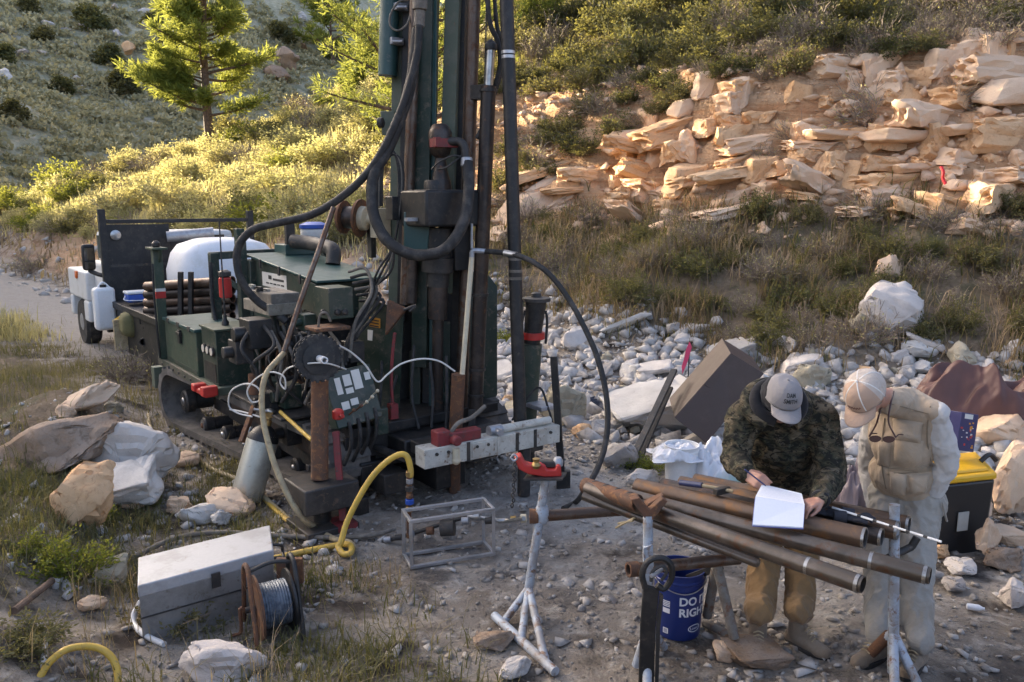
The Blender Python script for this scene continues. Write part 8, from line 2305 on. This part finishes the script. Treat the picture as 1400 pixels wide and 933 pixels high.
# ------------------------------------------------------------------ the man in the khaki vest
og = Vector((2.16, 4.46, H(2.16, 4.46)))
man = thing("person", "person in a khaki vest, pale shirt and tan trucker cap looking down", "person", og)
FW = Vector((-.78, -.62, 0)).normalized(); LT = Vector((.62, -.78, 0)).normalized()     # faces left in the picture; LT = his left
hipc = P(1238, 676, 4.54); hipL, hipR = hipc + LT * .09 - UZ * .02, hipc - LT * .09 - UZ * .02
aL, aR = PZ(1254, 896, .08), PZ(1200, 884, .08)
kL, kR = aL.lerp(hipL, .53) + FW * .03, aR.lerp(hipR, .53) + FW * .04
chest = P(1234, 598, 4.46); shc = P(1240, 550, 4.42); neck = P(1222, 540, 4.39); hc = P(1185, 541, 4.20)
shL, shR = shc + LT * .17 - UZ * .035, shc - LT * .17 - UZ * .04
elL = P(1296, 636, 4.32); wrL = P(1268, 682, 4.43)
elR = P(1188, 640, 4.72); wrR = P(1196, 690, 4.60)
fl = Flesh()
fl.chain([hipc, hipc.lerp(chest, .5), chest, shc - UZ * .03], [.12, .115, .12, .09]); fl.chain([shR, shc - UZ * .03, shL], [.055, .07, .055])
for sh, el, wr in ((shR, elR, wrR), (shL, elL, wrL)): fl.chain([sh, el, wr], [.048, .038, .028])
for hp, kn, an, bd in ((hipR, kR, aR, (-.85, -.5)), (hipL, kL, aL, (-.7, -.7))):
    fl.chain([hp, kn, an], [.085, .052, .036]); d_ = Vector((bd[0], bd[1], 0)).normalized(); fl.cone(an - UZ * .03, an + d_ * .13 - UZ * .045, .034, .024)
tl_ = math.radians(52)
U, Fd, Rt = head(fl, hc, FW * math.sin(tl_) + UZ * math.cos(tl_), FW * math.cos(tl_) - UZ * math.sin(tl_), neck.lerp(shc, .6))
for wr, el, sd_ in ((wrL, elL, 1), (wrR, elR, -1)):
    d = (Vector((-.55, .25, -.80)) if sd_ > 0 else Vector((.25, -.35, -.9)))
    hand(fl, wr, d, -LT * sd_, FW, [(.35, .4, .3)] * 4, (.6, .3), 1.0)
me = fl.fuse("body", .0054, og, 2); body = link_mesh("body", me, M_SKIN, man)
fl = Flesh()                                                  # shirt: sleeves, yoke and tails
fl.chain([shR, shc - UZ * .03, shL], [.068, .075, .068]); fl.chain([hipc + UZ * .04, chest], [.12, .11])
for sh, el, wr in ((shR, elR, wrR), (shL, elL, wrL)): fl.chain([sh.lerp(el, .14), sh.lerp(el, .5), el, el.lerp(wr, .5), wr], [.062, .069, .063, .058, .048])
me = fl.fuse("shirt", .0085, og, 5, .013, 15, 51, (1, 1, .5)); sh_ = link_mesh("shirt", me, M_SHIRT, man)
m = MB(); d = (wrL - elL).normalized(); m.lathe(wrL - d * .03, d, [(.045, 0), (.056, .006), (.056, .04), (.047, .046)], 20); m.build("cuff", M_SHIRT, sh_)
fl = Flesh()                                                  # vest
fl.egg(chest - UZ * .01, (.190, .145, .20), (LT, FW, UZ)); fl.egg(chest + UZ * .09, (.185, .135, .13), (LT, FW, UZ)); fl.egg(hipc.lerp(chest, .40) + FW * .02, (.185, .158, .15), (LT, FW, UZ)); fl.egg(hipc + UZ * .065 + FW * .015, (.185, .160, .09), (LT, FW, UZ))
fl.egg(shc - UZ * .045 - FW * .015, (.195, .128, .098), (LT, FW, UZ)); fl.egg(shL + UZ * .012 - LT * .025, (.075, .082, .062), (LT, FW, UZ)); fl.chain([shR.lerp(shc, .3) - UZ * .01, shc, shL.lerp(shc, .18) + UZ * .0], [.060, .085, .066]); fl.chain([shL.lerp(shc, .22), chest + LT * .11], [.066, .085]); fl.chain([shR.lerp(shc, .2), chest - LT * .11], [.06, .085])
fl.cone(shc - UZ * .01, hc.lerp(shc, .45) - U * .035, .095, .078)
me = fl.fuse("vest", .0085, og, 7, .011, 11, 61, (1, 1, .6)); vs = link_mesh("vest", me, M_VEST, man)
vme = me
from mathutils.bvhtree import BVHTree
bmv = bmesh.new(); bmv.from_mesh(vme); bvh = BVHTree.FromBMesh(bmv)
def on_vest(px, py, lift=.006):
    d = ray(px, py); hit = bvh.ray_cast(Vector((0, 0, CAM_H)) - og, d.normalized())
    if hit[0] is None: return None, None
    return hit[0] + og + hit[1] * lift, hit[1]
def patch(name, poly, mat, lift=.012, n=7, flap=0.0):
    """a sewn-on panel that follows the vest: poly = four corners in the photograph"""
    (x0, y0), (x1, y1), (x2, y2), (x3, y3) = poly
    top = []; nrm = []
    for j in range(n):
        for i in range(n):
            u, v = i / (n - 1), j / (n - 1)
            px = (x0 * (1 - u) + x1 * u) * (1 - v) + (x3 * (1 - u) + x2 * u) * v; py = (y0 * (1 - u) + y1 * u) * (1 - v) + (y3 * (1 - u) + y2 * u) * v
            p, nn = on_vest(px, py, 0)
            if p is None: return None
            e = min(u, 1 - u, v, 1 - v); top.append(p + nn * (lift + flap * v) * min(1, .35 + e * 5)); nrm.append(nn)
    vs_ = top + [p - nn * (lift + .004) for p, nn in zip(top, nrm)]
    fs = []; N = n * n
    for j in range(n - 1):
        for i in range(n - 1):
            a = j * n + i; fs.append((a, a + 1, a + n + 1, a + n)); fs.append((N + a, N + a + n, N + a + n + 1, N + a + 1))
    ed = [i for i in range(n)] + [j * n + n - 1 for j in range(1, n)] + [(n - 1) * n + i for i in range(n - 2, -1, -1)] + [j * n for j in range(n - 2, 0, -1)]
    for a, b in zip(ed, ed[1:] + ed[:1]): fs.append((a, b, N + b, N + a))
    m = MB(); m.add(vs_, fs); return m.build(name, mat, vs, sharp=60)
patch("chest_pocket", [(1224, 598), (1262, 604), (1258, 638), (1222, 634)], M_VEST, .022)
patch("pocket_flap", [(1221, 572), (1262, 578), (1258, 606), (1222, 600)], M_VEST, .030, flap=.012)
patch("chest_pocket", [(1202, 604), (1218, 604), (1216, 640), (1200, 636)], M_VEST, .016)
patch("lower_pocket", [(1217, 646), (1240, 650), (1238, 676), (1218, 674)], M_VEST, .028)
patch("lower_pocket", [(1243, 650), (1270, 648), (1264, 674), (1244, 674)], M_VEST, .028)
patch("vest_hem_band", [(1214, 641), (1272, 636), (1272, 645), (1214, 650)], cloth("vest_trim", (0.27, 0.205, 0.135), (0.33, 0.26, 0.18)), .012)
def vest_line(name, pts, r, mat):
    q = [on_vest(x, y, .004)[0] for x, y in pts]; q = [p for p in q if p is not None]
    if len(q) > 2: m = MB(); m.tube(q, r, n=6, res=2); m.build(name, mat, vs)
M_TRIM = cloth("vest_piping", (0.22, 0.165, 0.105), (0.28, 0.215, 0.145))
vest_line("zipper", [(1210, 572), (1208, 590), (1206, 610), (1206, 630), (1208, 650), (1212, 668)], .004, M_TRIM)
vest_line("seam", [(1272, 556), (1268, 580), (1268, 605), (1272, 630)], .0035, M_TRIM)
vest_line("seam", [(1216, 552), (1234, 556), (1254, 562), (1270, 566)], .003, M_TRIM)
bmv.free()
fl = Flesh()                                                  # trousers
fl.chain([hipR, hipL], [.135, .135]); fl.egg(hipc - UZ * .01, (.170, .135, .14), (LT, FW, UZ))
for hp, kn, an in ((hipR, kR, aR), (hipL, kL, aL)): fl.chain([hp, kn, kn.lerp(an, .6), an + UZ * .09], [.112, .088, .080, .074])
me = fl.fuse("trousers", .0085, og, 8, .016, 13, 71, (1, 1, .42)); tr_o = link_mesh("trousers", me, M_PANT, man)
m = MB(); m.tube([hipL + LT * .14 + FW * .05 + UZ * .05, hipL + LT * .15 + FW * .0 - UZ * .06, hipL + LT * .13 - FW * .06 - UZ * .09], .006, n=8, res=4); m.build("pocket_edge", M_PANT, tr_o)
boot(man, og, aL, (-.7, -.7)); boot(man, og, aR, (-.85, -.5))
co_, crn = cap(man, og, hc + U * .004 + Fd * .004, U, Fd, Rt, M_CAPT, M_CAPM, M_CAPT, True, M_SEAM, 1.15)
cap_text(co_, og, crn, hc + U * .03, [("Ex-celsior", .22)] if False else [("Fly-sea", .22)] if False else [], .02, M_INK, .3)
m = MB()
fl = Flesh(); fl.egg(hc - U * .012 - Fd * .025, (.081, .083, .075), (Rt, Fd, U)); link_mesh("hair", fl.fuse("hair", .008, og, 1, .005, 30, 2), M_HAIRG, man)
# small script-like mark on the cap front
mk = MB()
def cm(a, t, l=.0045): p = crn(a, t); return p + (p - (hc + U * .03)).normalized() * l
mk.tube([cm(-.36 + .045 * k, .20 + .035 * math.sin(k * 2.1) * (1 if k % 3 else .3)) for k in range(17)], .0018, n=6, res=3); mk.build("cap_mark", plain("brown_thread", (0.16, 0.07, 0.05), .7), co_)
# sunglasses hanging on a cord
M_SUNG = plain("dark_red_brown_plastic", (0.055, 0.018, 0.014), .3)
gc = P(1206, 600, 4.19); gx_ = Vector((.80, -.55, .12)).normalized(); gz_ = Vector((0.1, .1, 1)).normalized()
t_ = thing("sunglasses", "dark sunglasses hanging from a cord on the khaki vest", "sunglasses", gc)
for s in (-1, 1):
    m = MB(); n_ = gx_.cross(gz_).normalized(); pl = [gc + gx_ * (.034 * s + .031 * math.cos(t)) + gz_ * (.021 * math.sin(t) * (1 if math.sin(t) < 0 else .8)) for t in np.linspace(0, 2 * math.pi, 17)[:-1]]; m.prism(pl, n_ * .005); m.build("lens", M_SUNG, t_)
    m = MB(); e = gc + gx_ * .066 * s + gz_ * .01; m.tube([e, e + FW * -.03 + gz_ * .01, e - FW * .08 + gz_ * .0], .004, n=6, res=3); m.build("temple", M_SUNG, t_)
m = MB(); m.tube([gc - gx_ * .066 + gz_ * .01, P(1198, 580, 4.22), P(1204, 560, 4.24), P(1212, 548, 4.26)], .005, n=6); m.tube([gc + gx_ * .066 + gz_ * .01, P(1215, 578, 4.17), P(1217, 556, 4.19), P(1222, 535, 4.24)], .005, n=6); m.build("cord", M_SUNG, t_)
